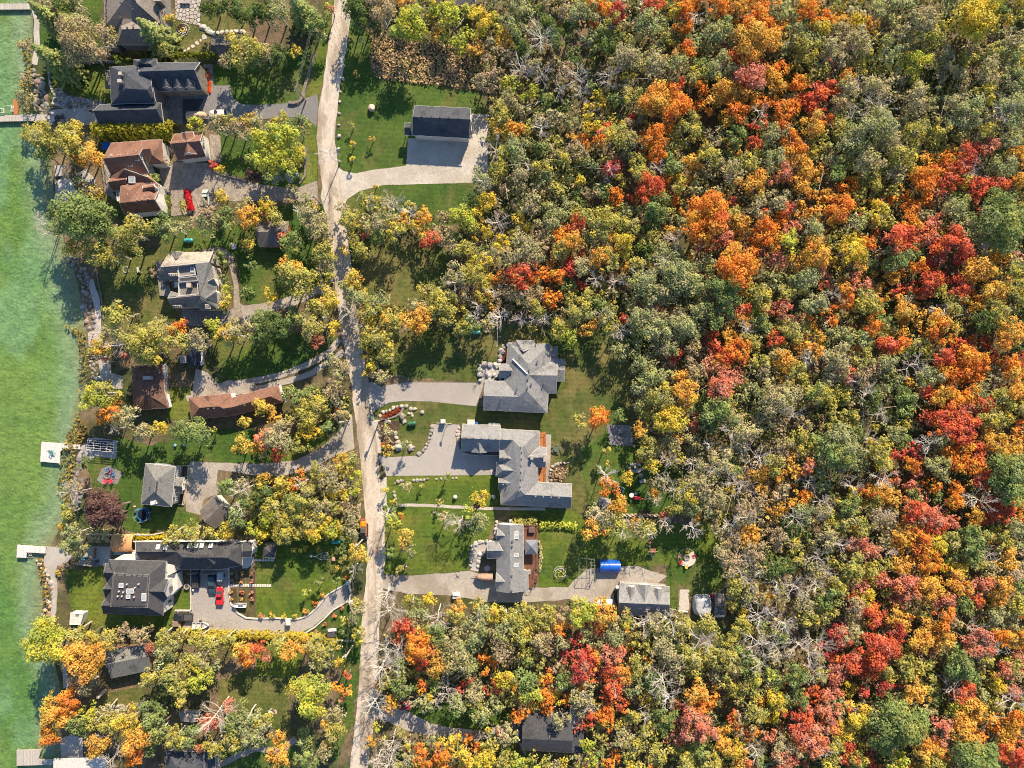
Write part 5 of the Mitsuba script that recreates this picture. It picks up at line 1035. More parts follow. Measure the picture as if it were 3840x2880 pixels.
# ---------------------------------------------------------------- vehicles
def loft(sections):
    """body of a car from cross sections [(x, half width, z bottom, z top, tuck)]"""
    V = []; n = 8
    for x, w, zb, zt, t in sections:
        V += [(x, -w * .92, zb), (x, -w, zb + (zt - zb) * .3), (x, -w, zb + (zt - zb) * .7), (x, -w * t, zt), (x, w * t, zt), (x, w, zb + (zt - zb) * .7), (x, w, zb + (zt - zb) * .3), (x, w * .92, zb)]
    m = len(sections); F = []
    for i in range(m - 1):
        for j in range(n): F.append((n * i + j, n * i + (j + 1) % n, n * i + n + (j + 1) % n, n * i + n + j))
    F2 = [(0, j, j + 1) for j in range(1, n - 1)] + [(n * (m - 1), n * (m - 1) + j + 1, n * (m - 1) + j) for j in range(1, n - 1)]
    mm = MB().add(np.array(V, float), F); mm.f.append(np.array(F2)); return mm
def vehicle(kind, label, x, y, yaw, col, L=4.8, W=1.9, cat=None, roof_col=None, bed=(.06, .06, .065), bed_cover=None, glass_roof=False):
    k = thing({'suv': 'parked_car', 'pickup': 'pickup_truck'}[kind], label, cat or {'suv': 'car', 'pickup': 'truck'}[kind])
    c = at(x, y, .08); co, si = math.cos(yaw), math.sin(yaw); Rm = np.array([[co, -si, 0], [si, co, 0], [0, 0, 1]])
    def put(m): m = m.mesh() if isinstance(m, MB) else m; m.vertices = m.vertices @ Rm.T + c; return m
    h = L / 2; w = W / 2
    part(k, 'body', put(loft([(-h, w * .80, .45, .95, .9), (-h + .12, w * .94, .32, 1.02, .94), (-h * .55, w, .3, 1.06, .95), (0, w, .3, 1.06, .95), (h * .45, w, .3, 1.04, .94), (h - .35, w * .93, .32, .96, .88), (h - .05, w * .78, .4, .82, .85)])), 'gloss', col, 35)
    if kind == 'suv': cab = [(-h + .25, w * .80, 1.0, 1.15, .92), (-h + .55, w * .82, 1.0, 1.66, .86), (-h * .3, w * .83, 1.0, 1.74, .86), (h * .12, w * .82, 1.0, 1.70, .84), (h * .46, w * .80, 1.0, 1.08, .9)]
    else: cab = [(-h * .12, w * .80, 1.0, 1.2, .92), (-h * .05, w * .82, 1.0, 1.72, .86), (h * .15, w * .83, 1.0, 1.75, .86), (h * .28, w * .82, 1.0, 1.68, .84), (h * .55, w * .80, 1.0, 1.06, .9)]
    part(k, 'windows', put(loft(cab)), 'window_glass', None, 35)
    x0, x1 = cab[1][0] + .06, cab[3][0] - .06
    part(k, 'roof_panel', put(loft([(x0, w * .70, 1.68, 1.78, .9), ((x0 + x1) / 2, w * .72, 1.70, 1.82, .92), (x1, w * .68, 1.66, 1.76, .9)])), 'gloss', roof_col or col, 35)
    if kind == 'suv' and glass_roof: part(k, 'sunroof', put(MB().box((.25, 0, 1.83), (.55, .7, .03), 0, .01)), 'window_glass')
    if kind == 'pickup':
        part(k, 'cargo_bed', put(MB().box((-h * .56, 0, 1.08), (h * .78, W * .78, .05), 0, .02)), 'paint', bed_cover or bed)
        for s in (-1, 1): part(k, 'bed_rail', put(MB().box((-h * .56, s * w * .86, 1.1), (h * .84, .1, .1), 0, .03)), 'gloss', col)
    for sx in (-h * .62, h * .62):
        for sy in (-w * .9, w * .9):
            t = part(k, 'wheel', put(MB().cyl((sx, sy - .11, .36), (sx, sy + .11, .36), .36, n=16)), 'paint', (.03, .03, .03))
            part(t, 'hub', put(MB().cyl((sx, sy - .13, .36), (sx, sy + .13, .36), .2, n=12)), 'paint', (.45, .45, .46))
    for sy in (-w * .62, w * .62):
        part(k, 'headlight', put(MB().box((h - .1, sy, .72), (.16, .34, .14), 0, .03)), 'paint', (.75, .75, .72)); part(k, 'tail_light', put(MB().box((-h + .04, sy * 1.2, .85), (.1, .2, .3), 0, .03)), 'paint', (.4, .02, .02))
    for sy in (-1, 1): part(k, 'mirror', put(MB().box((h * .33, sy * (w + .1), 1.08), (.12, .2, .14), 0, .03)), 'gloss', col)
    return k
C(660, 380, 400, 1269)
vehicle('suv', 'white car with a dark rear window on the asphalt drive beside the beige cover', 522, 160, math.pi, (.72, .74, .78), 4.75, glass_roof=True)
C(340, 500, 480, 1269)
vehicle('pickup', 'pale silver-green pickup with a dark bed cover on the tan paved court', 1152, 645, math.pi / 2 + .05, (.58, .64, .60), 3.1 * 1.35, 1.75, bed_cover=(.09, .11, .13))
C(640, 2100, 320, 1269)
vehicle('pickup', 'black pickup parked close to the garage of the white house', 390, 260, math.pi / 2, (.02, .022, .03), 5.1, 2.0)
vehicle('suv', 'dark teal car between the black pickup and the red pickup', 636, 342, -math.pi / 2 + .02, (.035, .075, .10), 5.2, 2.0, roof_col=(.04, .085, .11))
vehicle('pickup', 'bright red pickup on the driveway of the white house', 748, 520, math.pi / 2 + .02, (.62, .02, .03), 4.6, 1.75, bed_cover=(.66, .02, .03))
vehicle('pickup', 'black pickup parked below the small front lawn next to a brown trailer', 205, 835, math.pi, (.025, .027, .033), 5.0, 2.0, bed_cover=(.10, .10, .105))
C4(1, 3)
vehicle('pickup', 'dark red pickup in tree shade at the mouth of the bottom drive', 1272, 1110, math.pi, (.30, .015, .05), 4.0, 1.8, bed_cover=(.22, .02, .06))
def trailer(label, x, y, yaw, L, W, col, h=.9, cover=None, name='trailer'):
    k = thing(name, label, 'trailer'); c = at(x, y, .0); co, si = math.cos(yaw), math.sin(yaw); Rm = np.array([[co, -si, 0], [si, co, 0], [0, 0, 1]])
    def put(m): m = m.mesh(); m.vertices = m.vertices @ Rm.T + c; return m
    part(k, 'box_body', put(MB().box((0, 0, .5 + h / 2), (L, W, h), 0, .08)), 'paint', col)
    if cover: part(k, 'lid', put(MB().box((0, 0, .5 + h + .04), (L * .94, W * .92, .08), 0, .03)), 'paint', cover)
    part(k, 'drawbar', put(MB().tube([(L / 2, -W * .3, .5), (L / 2 + 1.0, 0, .5)], .06).tube([(L / 2, W * .3, .5), (L / 2 + 1.0, 0, .5)], .06)), 'paint', (.15, .15, .15))
    for s in (-1, 1): part(k, 'wheel', put(MB().cyl((0, s * W * .52 - .1, .35), (0, s * W * .52 + .1, .35), .35, n=14)), 'paint', (.03, .03, .03))
    return k
C(640, 2100, 320, 1269)
trailer('grey enclosed cargo trailer with a pointed nose behind the dark teal car', 764, 226, -math.pi / 2, 2.3, 1.3, (.42, .46, .54), 1.3)
trailer('brown open utility trailer below the black pickup', 112, 932, math.pi, 2.2, 1.5, (.24, .18, .14), .5, (.30, .23, .18))
# boats
def boat_hull(L, W, h, open_=True):
    V = []; n = 14
    for i in range(n + 1):
        t = i / n; x = (t - .5) * L; w = W / 2 * (1 if t < .55 else max(.03, 1 - ((t - .55) / .45) ** 2.2))
        V += [(x, 0, 0), (x, w * .75, .12), (x, w, h), (x, w * .86, h), (x, w * .7, h * .45), (x, -w * .7, h * .45), (x, -w * .86, h), (x, -w, h), (x, -w * .75, .12)]
    F = [(9 * i + j, 9 * i + (j + 1) % 9, 9 * i + 9 + (j + 1) % 9, 9 * i + 9 + j) for i in range(n) for j in range(9)] + [(8, 7, 2, 1), (6, 5, 4, 3)]
    m = MB().add(np.array(V, float), F); return m
def boat(label, x, y, yaw, L, W, col, cover=None, z=.7, seats=True, name='boat', trail=True):
    k = thing(name, label, 'boat'); c = at(x, y, z); co, si = math.cos(yaw), math.sin(yaw); Rm = np.array([[co, -si, 0], [si, co, 0], [0, 0, 1]])
    def put(m): m = m.mesh() if isinstance(m, MB) else m; m.vertices = m.vertices @ Rm.T + c; return m
    part(k, 'hull', put(boat_hull(L, W, .8)), 'gloss', col, 30)
    if cover is not None:
        V = []; n = 16; w_ = 9
        for i in range(n + 1):
            t = i / n; xx = (t - .5) * L * 1.02; w = W / 2 * 1.04 * (1 if t < .5 else max(.03, 1 - ((t - .5) / .5) ** 2.4))
            for j in range(w_):
                s = -1 + 2 * j / (w_ - 1); zz = .55 + (1.15 + .12 * math.sin(i * 2.1)) * (1 - abs(s) ** 2.2) * math.sin(math.pi * min(1, .12 + t * .95)) ** .5 + .05 * math.sin(7 * s + i)
                V.append((xx, w * s, zz))
        F = [(w_ * i + j, w_ * i + w_ + j, w_ * i + w_ + j + 1, w_ * i + j + 1) for i in range(n) for j in range(w_ - 1)]
        part(k, 'cover', put(MB().add(np.array(V), F)), 'cloth', cover, 60)
    elif seats:
        for sx in (-.28, 0.0, .2): part(k, 'seat', put(MB().box((sx * L, 0, .55), (.35, W * .7, .25), 0, .06)), 'paint', (.5, .5, .52))
        part(k, 'windscreen', put(MB().box((L * .12, 0, .95), (.08, W * .75, .4), 0, .02)), 'window_glass')
    if trail:
        part(k, 'trailer_frame', put(MB().tube([(-L * .4, -W * .3, -.15), (L * .45, 0, -.15), (L * .45 + 1.2, 0, -.15)], .06).tube([(-L * .4, W * .3, -.15), (L * .45, 0, -.15)], .06)), 'paint', (.2, .2, .21))
        for s in (-1, 1): part(k, 'wheel', put(MB().cyl((-L * .1, s * W * .5 - .1, -.3), (-L * .1, s * W * .5 + .1, -.3), .33, n=14)), 'paint', (.03, .03, .03))
    return k
C(1700, 1900, 480, 1269)
boat('boat under a tan cover on its trailer beside the very pale bungalow', 305, 695, math.pi - .03, 4.5, 1.95, (.3, .24, .2), (.42, .29, .23))
C(660, 380, 400, 1269)
boat('beige covered boat at the asphalt drive edge, left of the white car', 270, 180, .05, 5.6, 2.2, (.45, .38, .3), (.58, .46, .33))
C(2160, 1980, 600, 1269)
k = thing('boat', 'big boat wrapped in wrinkled silver-white tarpaulin, right of the workshop', 'boat'); c = at(994, 605, 0); V = []; n, w_ = 26, 20
for i in range(n + 1):
    for j in range(w_ + 1):
        u, v = 2 * i / n - 1, 2 * j / w_ - 1; e = (abs(u) ** 5 + abs(v) ** 5) ** .2; ee = max(abs(u), abs(v)); s_ = ee / max(e, 1e-6) if ee > 0 else 1
        hx = 2.15 + .28 * math.sin((u + 1) * 1.5); z = .35 + 1.9 * (1 - ee ** 7) + .22 * math.cos(v * 1.5) * (1 - ee ** 4) + .05 * math.sin(9 * v + 3 * u) * math.sin(4 * u) + .06 * abs(math.sin(6 * (v - .2 * u))) * (u > .2)
        V.append(c + [v * s_ * hx, -u * s_ * 2.75 + .25 * v * v, z])
part(k, 'cover', MB().add(np.array(V), [((w_ + 1) * i + j, (w_ + 1) * (i + 1) + j, (w_ + 1) * (i + 1) + j + 1, (w_ + 1) * i + j + 1) for i in range(n) for j in range(w_)]), 'cloth', (.46, .49, .55), 50)
part(k, 'trailer_frame', MB().tube([c + [-1, -2.9, .3], c + [-1, 2.9, .3]], .08).tube([c + [1, -2.9, .3], c + [1, 2.9, .3]], .08), 'paint', (.2, .2, .21))
k = thing('boat', 'grey pontoon boat with a white bow beside the silver tarpaulin boat', 'boat'); c = at(1138, 608, .6)
part(k, 'deck', MB().box(c, (2.5, 5.8, .15), .02, .05), 'membrane_grey')
m = MB()
for s in (-1, 1): m.cyl(c + [s * .95, -3.1, -.25], c + [s * .95, 2.9, -.25], .3, n=10)
part(k, 'float', m, 'paint', (.6, .6, .62)); part(k, 'bow', MB().box(c + [0, -2.85, .3], (2.4, .5, .5), .02, .15), 'paint', (.76, .76, .77))
for dx, dy, w, d in ((-.9, .9, .5, 2.0), (.9, .9, .5, 2.0), (-.9, -1.4, .5, 1.4), (.9, -1.4, .5, 1.4), (-.3, .2, .5, .6)): part(k, 'seat', MB().box(c + [dx, dy, .35], (w, d, .5), .02, .1), 'paint', (.30, .31, .34))
m = MB()
for s in (-1, 1): m.tube([c + [s * 1.2, -2.6, .8], c + [s * 1.2, 2.8, .8]], .04)
for i in range(5): m.tube([c + [-1.2, -2.6 + i * 1.35, .8], c + [1.2, -2.6 + i * 1.35, .8]], .04)
part(k, 'rail', m, 'paint', (.6, .6, .62))
kayak('canoe', 'pink-red canoe lying by the wood edge right of the pontoon boat', 'canoe', (1222, 562), (1222, 672), .95, (.52, .14, .12), .5)
single('tarp_bundle', rock_mesh(at(1222, 545, .4), .85, rr, .7, True), 'cloth', 'pale blue-grey bundle at the upper end of the pink-red canoe', 'bundle', (.48, .52, .60), None, 40)
single('fuel_can', MB().box(at(1081, 540, .35), (.45, .9, .7), 0, .1), 'paint', 'small red box between the silver boat and the pontoon boat', 'box', (.6, .03, .03))
boat('white boat half hidden under orange leaves left of the workshop', 215, 590, math.pi, 4.6, 2.0, (.75, .74, .72), (.74, .73, .71))
single('timber_beam', MB().box(at(848, 662, .2), (2.5, .35, .35), -.03, .04), 'siding_white', 'white timber beam lying at the end of the pale gravel strip', 'beam')
# white runabout on the white house driveway
C4(0, 3)
boat('white open boat with dark seats parked on the lower driveway edge', 1742, 420, 0.0, 4.1, 1.8, (.80, .80, .80), None, .6, True)
C(640, 2100, 320, 1269)
k = boat('white jet ski on the lawn corner inside the curved white kerb', 1030, 662, math.pi, 3.6, 1.25, (.78, .78, .80), None, .45, False, trail=False)
part(k, 'saddle', MB().box(at(1040, 660, 1.25), (1.3, .45, .35), 0, .12), 'paint', (.3, .3, .33))
# yard machine on the roadside
C4(1, 2); c = at(937, 1245, 0)
k = thing('loader', 'orange and black skid loader parked on the left road edge', 'machine')
part(k, 'body', MB().box(c + [0, -.6, .95], (1.5, 2.6, 1.1), 0, .15), 'gloss', (.06, .06, .065)); part(k, 'cab', MB().box(c + [0, -.2, 1.9], (1.3, 1.4, .9), 0, .15), 'paint', (.10, .10, .11)); part(k, 'engine_cover', MB().box(c + [0, 1.3, 1.1], (1.3, 1.4, .8), 0, .15), 'gloss', (.75, .32, .02))
for s in (-1, 1):
    part(k, 'lift_arm', MB().box(c + [s * .72, .1, 1.4], (.18, 3.4, .25), 0, .05), 'gloss', (.72, .25, .03)); part(k, 'track', MB().box(c + [s * .85, -.3, .4], (.4, 3.2, .75), 0, .18), 'paint', (.04, .04, .04))
part(k, 'bucket', MB().box(c + [0, -2.4, .4], (1.8, .6, .6), 0, .1), 'paint', (.14, .13, .13)); part(k, 'beacon', MB().box(c + [-.2, 2.3, .8], (1.4, .5, .4), 0, .08), 'paint', (.35, .10, .08))
# boat trailer on the lawn
C(900, 2000, 520, 1269); k = thing('boat_trailer', 'empty galvanised boat trailer on the mown lawn of the white house', 'trailer'); q = lambda x, y, z=.55: at(x, y, z)
m = MB().tube([q(632, 205), q(690, 212), q(735, 182), q(805, 178)], .09).tube([q(690, 212), q(735, 238), q(805, 242)], .09)
for x in (742, 775, 805): m.tube([q(x, 182), q(x, 238)], .07)
part(k, 'frame', m, 'paint', (.62, .64, .66)); part(k, 'winch', MB().box(q(650, 205, .8), (.6, .7, .5), 0, .08), 'paint', (.5, .5, .52))
for y in (180, 242): part(k, 'wheel', MB().cyl(q(775, y, .35) + [0, -.12, 0], q(775, y, .35) + [0, .12, 0], .35, n=14), 'paint', (.05, .05, .05)); part(k, 'bunk', MB().tube([q(748, y + (20 if y < 200 else -20), .75), q(805, y + (20 if y < 200 else -20), .75)], .06), 'paint', (.4, .4, .42))
single('utility_box', MB().box(at(859, 236, .45), (.85, .85, .9), 0, .08).box(at(859, 236, .92), (.6, .55, .06), 0, .02), 'paint', 'pinkish small box beside the column shrubs right of the boat trailer', 'box', (.55, .33, .30))
k = thing('garden_stool', 'white and teal garden seat on the curved driveway edge', 'seat'); part(k, 'seat', MB().box(at(440, 815, 1.3), (1.2, 1.5, .5), .05, .1), 'paint', (.74, .76, .74)); part(k, 'side', MB().box(at(458, 805, 1.2), (.25, 1.4, .5), .05, .06), 'paint', (.30, .55, .52)); part(k, 'legs', MB().box(at(440, 815, .55), (1.0, 1.2, 1.1), .05), 'paint', (.6, .62, .6))
k = thing('utility_cabinet', 'white-topped dark utility cabinet by the shrubs under the curved driveway', 'cabinet'); part(k, 'body', MB().box(at(838, 910, .85), (2.1, 1.9, 1.7), .12, .08), 'paint', (.08, .085, .10)); part(k, 'top', MB().box(at(843, 885, 1.75), (2.2, .8, .3), .12, .08), 'paint', (.72, .72, .74))
single('mailbox', MB().box(at(970, 405, 1.1), (1.0, .4, .5), -.8, .15).cyl(at(975, 410, 0), at(975, 410, 1.0), .06, n=6), 'gloss', 'red mailbox at the upper gate pillar of the curved driveway', 'mailbox', (.65, .02, .04))
C(640, 2100, 320, 1269)
single('bin', MB().cyl(at(955, 110, 0), at(955, 110, 1.0), .3, .36, 12).cyl(at(955, 110, 1.0), at(955, 110, 1.1), .38, .3, 12), 'paint', 'blue bin by the right end of the garages of the white house', 'bin', (.02, .10, .55))
k = thing('planter', 'round grey stone planter at the entrance walk of the white house', 'planter'); m = MB()
for t in np.arange(0, 6.28, .35): m.box(at(247, 392, .4) + [.62 * math.cos(t), .62 * math.sin(t), 0], (.22, .24, .8), t, .03)
part(k, 'rim', m, 'concrete'); part(k, 'soil', MB().cyl(at(247, 392, 0), at(247, 392, .6), .5, n=14), 'mulch')
single('sign_post', MB().box(at(340, 442, .5), (.4, .5, 1.0), 0, .05), 'paint', 'small white pedestal at the kerb of the small front lawn', 'pedestal', (.7, .7, .7))
# copper pergola
C(360, 1980, 480, 1269); k = thing('pergola', 'copper barrel-roofed pergola at the left end of the white house wing', 'pergola'); a, b = at(170, 150, 2.4), at(378, 150, 2.4); V = []; n = 12
for i in range(n + 1):
    t = math.pi * i / n; yy = math.cos(t) * 2.1; zz = math.sin(t) * 1.2
    V += [a + [0, yy, zz], b + [0, yy, zz], b + [0, yy * .96, zz * .96 - .05], a + [0, yy * .96, zz * .96 - .05]]
F = [(4 * i + j, 4 * i + (j + 1) % 4, 4 * i + 4 + (j + 1) % 4, 4 * i + 4 + j) for i in range(n) for j in range(4)]
part(k, 'roof', MB().add(np.array(V), F), 'copper', None, 30)
for i in range(9):
    m = MB(); c = a + (b - a) * i / 8
    m.tube([c + [0, math.cos(math.pi * j / 10) * 2.14, math.sin(math.pi * j / 10) * 1.24] for j in range(11)], .045, 5); part(k, 'rib', m, 'copper')
for c in (a, b):
    for s in (-1, 1): part(k, 'post', MB().cyl([c[0], c[1] + 2 * s, 0], [c[0], c[1] + 2 * s, 2.4], .14, n=8), 'siding_white')
for i in range(5): part(k, 'chair', MB().box(at(245 + i * 27, 205, .55), (.5, .5, .9), 0, .1), 'paint', (.22, .12, .08))
drive('terrace', 'concrete', P('170,190 390,215 410,270 180,265'), Z3)
for x, y, w, d, c, l in ((892, 412, 0, 0, 0, 0),): pass
C(60, 1980, 400, 1269)
for x, y, w, d, c, l in ((840, 380, .8, 1.6, (.06, .06, .07), 'dark lounger on the terrace left of the white house'), (908, 410, 1.8, .8, (.20, .20, .22), 'dark grey bench on the terrace left of the white house'), (966, 394, .8, .6, (.06, .06, .07), 'small black box on the terrace left of the white house'), (804, 362, .7, .9, (.10, .50, .56), 'turquoise cushion seat on the terrace edge left of the white house')):
    single('terrace_seat', MB().box(at(x, y, .45), (w, d, .35), .05, .1).box(at(x, y, .75) + [0, d * .4, 0], (w, .15, .5), .05, .05).box(at(x, y, .15), (w * .8, d * .8, .3), .05), 'paint', l, 'seat', c)
wall_line('garden_wall', '950,235 940,355', .4, .5, 'log_wall', 'brown timber edging across the terrace left of the white house', 'wall')
wall_line('railing_wall', '735,425 880,440 1010,445', .12, 1.0, 'siding_grey', 'grey railing along the lower edge of the terrace left of the white house', 'railing')
# lakeside terrace loungers of the slate house
C(0, 340, 400, 1269)
for x, y, l in ((668, 312, 'upper left'), (728, 310, 'upper right'), (672, 372, 'lower left'), (750, 380, 'lower right')):
    single('lounger', MB().box(at(x, y, .4), (1.5, .7, .2), .5, .08).box(at(x + 22, y + 5, .6), (.5, .7, .4), .5, .08).box(at(x, y, .15), (1.2, .5, .3), .5), 'paint', f'{l} dark lounger of the four on the lakeside terrace', 'lounger', (.055, .055, .065))
single('garden_table', MB().box(at(628, 338, .7), (1.0, 1.2, .08), 0, .03).cyl(at(628, 338, 0), at(628, 338, .7), .2, n=8), 'paint', 'pale table left of the four loungers on the lakeside terrace', 'table', (.6, .6, .62))
for x, y in ((830, 380), (890, 380)): single('planter_box', MB().box(at(x, y, .4), (.6, 1.4, .8), 0, .06), 'paint', 'slate planter box on the right end of the lakeside terrace', 'planter', (.16, .15, .15), 'planter boxes on the lakeside terrace')
# trampoline
C(500, 1680, 400, 1269); k = thing('trampoline', 'round blue trampoline with net poles on the lawn below the grey hip house', 'trampoline'); c = at(120, 790, .9); R = 1.75; m = MB(); n = 40
V = []; F = []
for i in range(n): t = 2 * math.pi * i / n; V += [c + [math.cos(t) * R, math.sin(t) * R, .05], c + [math.cos(t) * (R - .28), math.sin(t) * (R - .28), .05], c + [math.cos(t) * (R - .28), math.sin(t) * (R - .28), -.02], c + [math.cos(t) * R, math.sin(t) * R, -.02]]
for i in range(n): j = (i + 1) % n; F += [(4 * i + a_, 4 * i + (a_ + 1) % 4, 4 * j + (a_ + 1) % 4, 4 * j + a_) for a_ in range(4)]
part(k, 'pad', MB().add(np.array(V), F), 'cloth', (.015, .17, .52)); part(k, 'mat', MB().cyl(c - [0, 0, .06], c - [0, 0, .02], R - .26, n=36), 'cloth', (.018, .02, .03))
for i in range(6):
    t = i * math.pi / 3 + .3; p = c + [math.cos(t) * (R + .08), math.sin(t) * (R + .08), 0]; part(k, 'pole', MB().cyl([p[0], p[1], 0], p + [0, 0, 1.7], .05, n=6), 'paint', (.55, .62, .7))
m = MB(); m.tube([c + [math.cos(t) * (R + .08), math.sin(t) * (R + .08), 1.7] for t in np.linspace(0, 2 * math.pi, 25)], .03, 5); part(k, 'net_ring', m, 'paint', (.25, .35, .5))
single('bird_feeder', MB().cyl(at(16, 735, 0), at(16, 700, 1.6), .06, n=6).box(at(16, 695, 1.65), (.7, .35, .2), .1, .05), 'paint', 'pale post with a small tray left of the trampoline', 'post', (.6, .52, .42))
# blue fabric shelter
C(2160, 1980, 600, 1269); k = thing('fabric_shelter', 'bright blue barrel-shaped fabric shelter by the gravel yard', 'shelter'); a, b = at(184, 297, 0), at(344, 297, 0); V = []; n = 14; w = 22
for q in range(w + 1):
    for i in range(n + 1): t = math.pi * i / n; wob = .04 * math.sin(q * 1.9 + i * 1.3); V.append(a + (b - a) * q / w + np.array([0, math.cos(t) * 1.55, math.sin(t) ** .8 * (2.3 + wob) if i not in (0, n) else 0]))
F = [((n + 1) * q + i, (n + 1) * (q + 1) + i, (n + 1) * (q + 1) + i + 1, (n + 1) * q + i + 1) for q in range(w) for i in range(n)]
part(k, 'cover', MB().add(np.array(V), F), 'gloss', (.01, .12, .62), True)
for q in (0, w): 
    base = [V[(n + 1) * q + i] for i in range(n + 1)]; part(k, 'end_panel', MB().add(np.array(base + [(base[0] + base[-1]) / 2]), [(i, i + 1, n + 1) for i in range(n)]), 'cloth', (.01, .09, .45))
# greenhouse frame
frame_box('garden_cage', 'thin metal garden cage frame over dark vegetable beds, left of the blue shelter', [(24, 242), (146, 248), (142, 418), (22, 412)], 2.0, 'cage', (.32, .36, .34), 2, 2, .05)
k = frame_box('garden_rack', 'narrow pale ladder-like frame on the right side of the garden cage', [(120, 250), (146, 250), (142, 416), (116, 414)], 2.1, 'frame', (.40, .44, .42), 1, 7, .05)
for i in range(8):
    single('plant_pot', MB().cyl(at(155, 255 + i * 21, 0), at(155, 255 + i * 21, .5), .18, .25, 9), 'paint', 'small dark pot in the row between garden cage and blue shelter', 'pot', (.10, .12, .05), 'pots beside the garden cage')
# playset
k = thing('swing_set', 'wooden play tower with a blue slide on the shaded lawn', 'play set'); z = 1.6
part(k, 'platform', MB().box(at(608, 183, 1.5), (1.6, 1.2, .12), 0, .03), 'paint', (.35, .19, .12))
for x, y in ((595, 175), (625, 175), (595, 192), (625, 192)): part(k, 'post', MB().cyl(at(x, y, 0), at(x, y, 2.2), .07, n=6), 'paint', (.35, .2, .13))
part(k, 'beam', MB().tube([at(588, 172, 2.2), at(588, 105, 2.2)], .08), 'paint', (.4, .24, .15)); part(k, 'beam', MB().tube([at(560, 185, 2.0), at(648, 185, 2.0)], .1), 'paint', (.45, .28, .2))
part(k, 'slide', MB().add([at(592, 198, 1.5), at(606, 198, 1.5), at(606, 235, .3), at(592, 235, .3)], [(0, 1, 2, 3)]).add([at(592, 198, 1.35), at(606, 198, 1.35), at(606, 235, .15), at(592, 235, .15)], [(3, 2, 1, 0)]), 'gloss', (.04, .13, .32)); part(k, 'swing', MB().box(at(585, 145, .5), (.5, .25, .06), 0, .02), 'paint', (.3, .4, .6))
m = MB(); m.tube([at(585, 103, 1.0) + [.55 * math.cos(t), .55 * math.sin(t), 0] for t in np.linspace(0, 6.28, 13)], .12, 6); part(k, 'tyre_swing', m, 'paint', (.4, .2, .13))
# dome climber
C(1700, 1900, 480, 1269); k = thing('dome_climber', 'white yellow and blue climbing dome on the lawn right of the brown deck', 'play dome'); c = at(1060, 655, 0); R = 1.75; cols = ((.75, .75, .72), (.70, .62, .08), (.08, .15, .5))
ring = lambda r, z, n, o=0: [c + [r * math.cos(o + 2 * math.pi * i / n), r * math.sin(o + 2 * math.pi * i / n), z] for i in range(n)]
r0, r1, r2 = ring(R, .05, 10), ring(R * .82, .95, 10, .314), ring(R * .42, 1.5, 5)
for i in range(10):
    part(k, 'bar', MB().cyl(r0[i], r0[(i + 1) % 10], .045, n=5).cyl(r1[i], r1[(i + 1) % 10], .045, n=5), 'paint', cols[0]); part(k, 'bar', MB().cyl(r0[i], r1[i], .045, n=5).cyl(r0[(i + 1) % 10], r1[i], .045, n=5), 'paint', cols[1 + i % 2]); part(k, 'bar', MB().cyl(r1[i], r2[(i // 2) % 5], .045, n=5), 'paint', cols[i % 3])
for i in range(5): part(k, 'bar', MB().cyl(r2[i], r2[(i + 1) % 5], .045, n=5), 'paint', cols[1])
single('septic_lid', MB().cyl(at(337, 612, 0), at(337, 612, .3), .8, .75, 20), 'concrete', 'round grey concrete lid on the shaded lawn below the porch of the very pale bungalow', 'lid')
single('air_conditioner', MB().box(at(570, 140, .45), (.85, .85, .9), 0, .06).cyl(at(570, 140, .9), at(570, 140, .96), .32, n=14), 'paint', 'white air conditioner at the top wall of the very pale bungalow', 'air conditioner', (.62, .63, .64))
single('storage_box', MB().box(at(30, 880, .6), (2.0, 1.4, 1.2), .1, .06).add([at(-5, 850, 1.2), at(62, 860, 1.2), at(66, 890, 1.5), at(-5, 882, 1.5)], [(0, 1, 2, 3)]), 'paint', 'white-lidded storage box at the hedge below the gravel drive', 'box', (.6, .6, .62))
C(1700, 1560, 480, 1269)
for x, y, w, d, c, l in ((176, 58, 1.9, 1.1, (.66, .66, .66), 'white storage chest at the top left corner of the big bungalow'), (230, 72, .7, .7, (.03, .15, .6), 'blue recycling box on the top side of the big bungalow'), (382, 80, 1.6, .7, (.5, .52, .5), 'pale green storage bench on the top side of the big bungalow'), (438, 84, 1.3, .7, (.36, .40, .34), 'grey-green storage bench at the top side of the big bungalow')):
    single('storage_box', MB().box(at(x, y, .45), (w, d, .9), 0, .07).box(at(x, y, .93), (w * 1.05, d * 1.08, .08), 0, .03), 'paint', l, 'box', c)
k = thing('picnic_table', 'dark green picnic table with an umbrella on the lawn right of the big bungalow', 'table'); c = at(1020, 328, 0)
part(k, 'top', MB().cyl(c + [0, 0, .7], c + [0, 0, .76], .75, n=16), 'paint', (.10, .15, .12)); part(k, 'base', MB().cyl(c, c + [0, 0, .7], .12, n=8), 'paint', (.08, .1, .09))
for i in range(5): t = i * 1.257; part(k, 'bench', MB().box(c + [1.15 * math.cos(t), 1.15 * math.sin(t), .42], (.35, .8, .08), t, .03), 'paint', (.12, .17, .14))
single('garden_globe', MB().tm(trimesh.creation.icosphere(2, .5).apply_translation(at(400, 797, 1.0))).cyl(at(400, 820, 0), at(400, 800, .6), .18, n=8), 'paint', 'pale ball on a stand in the shade left of the big bungalow', 'ornament', (.62, .64, .62), None, 40)
single('garden_globe', MB().tm(trimesh.creation.icosphere(2, .55).apply_scale([1, 1, 1.2]).apply_translation(at(18, 803, .6))), 'rock', 'white stone ornament in the lawn below the dark forecourt', 'ornament', (.68, .67, .65), None, 40)
single('step', MB().box(at(386, 562, .12), (1.0, 1.2, .25), .1, .03), 'rock', 'pinkish stone step at the forecourt corner of the big bungalow', 'step', (.52, .44, .40))
C(1380, 1460, 400, 1269); k = thing('street_lamp', 'tall lamp post in the pale driveway bay beside a basketball board', 'lamp'); b_ = at(915, 480, 0)
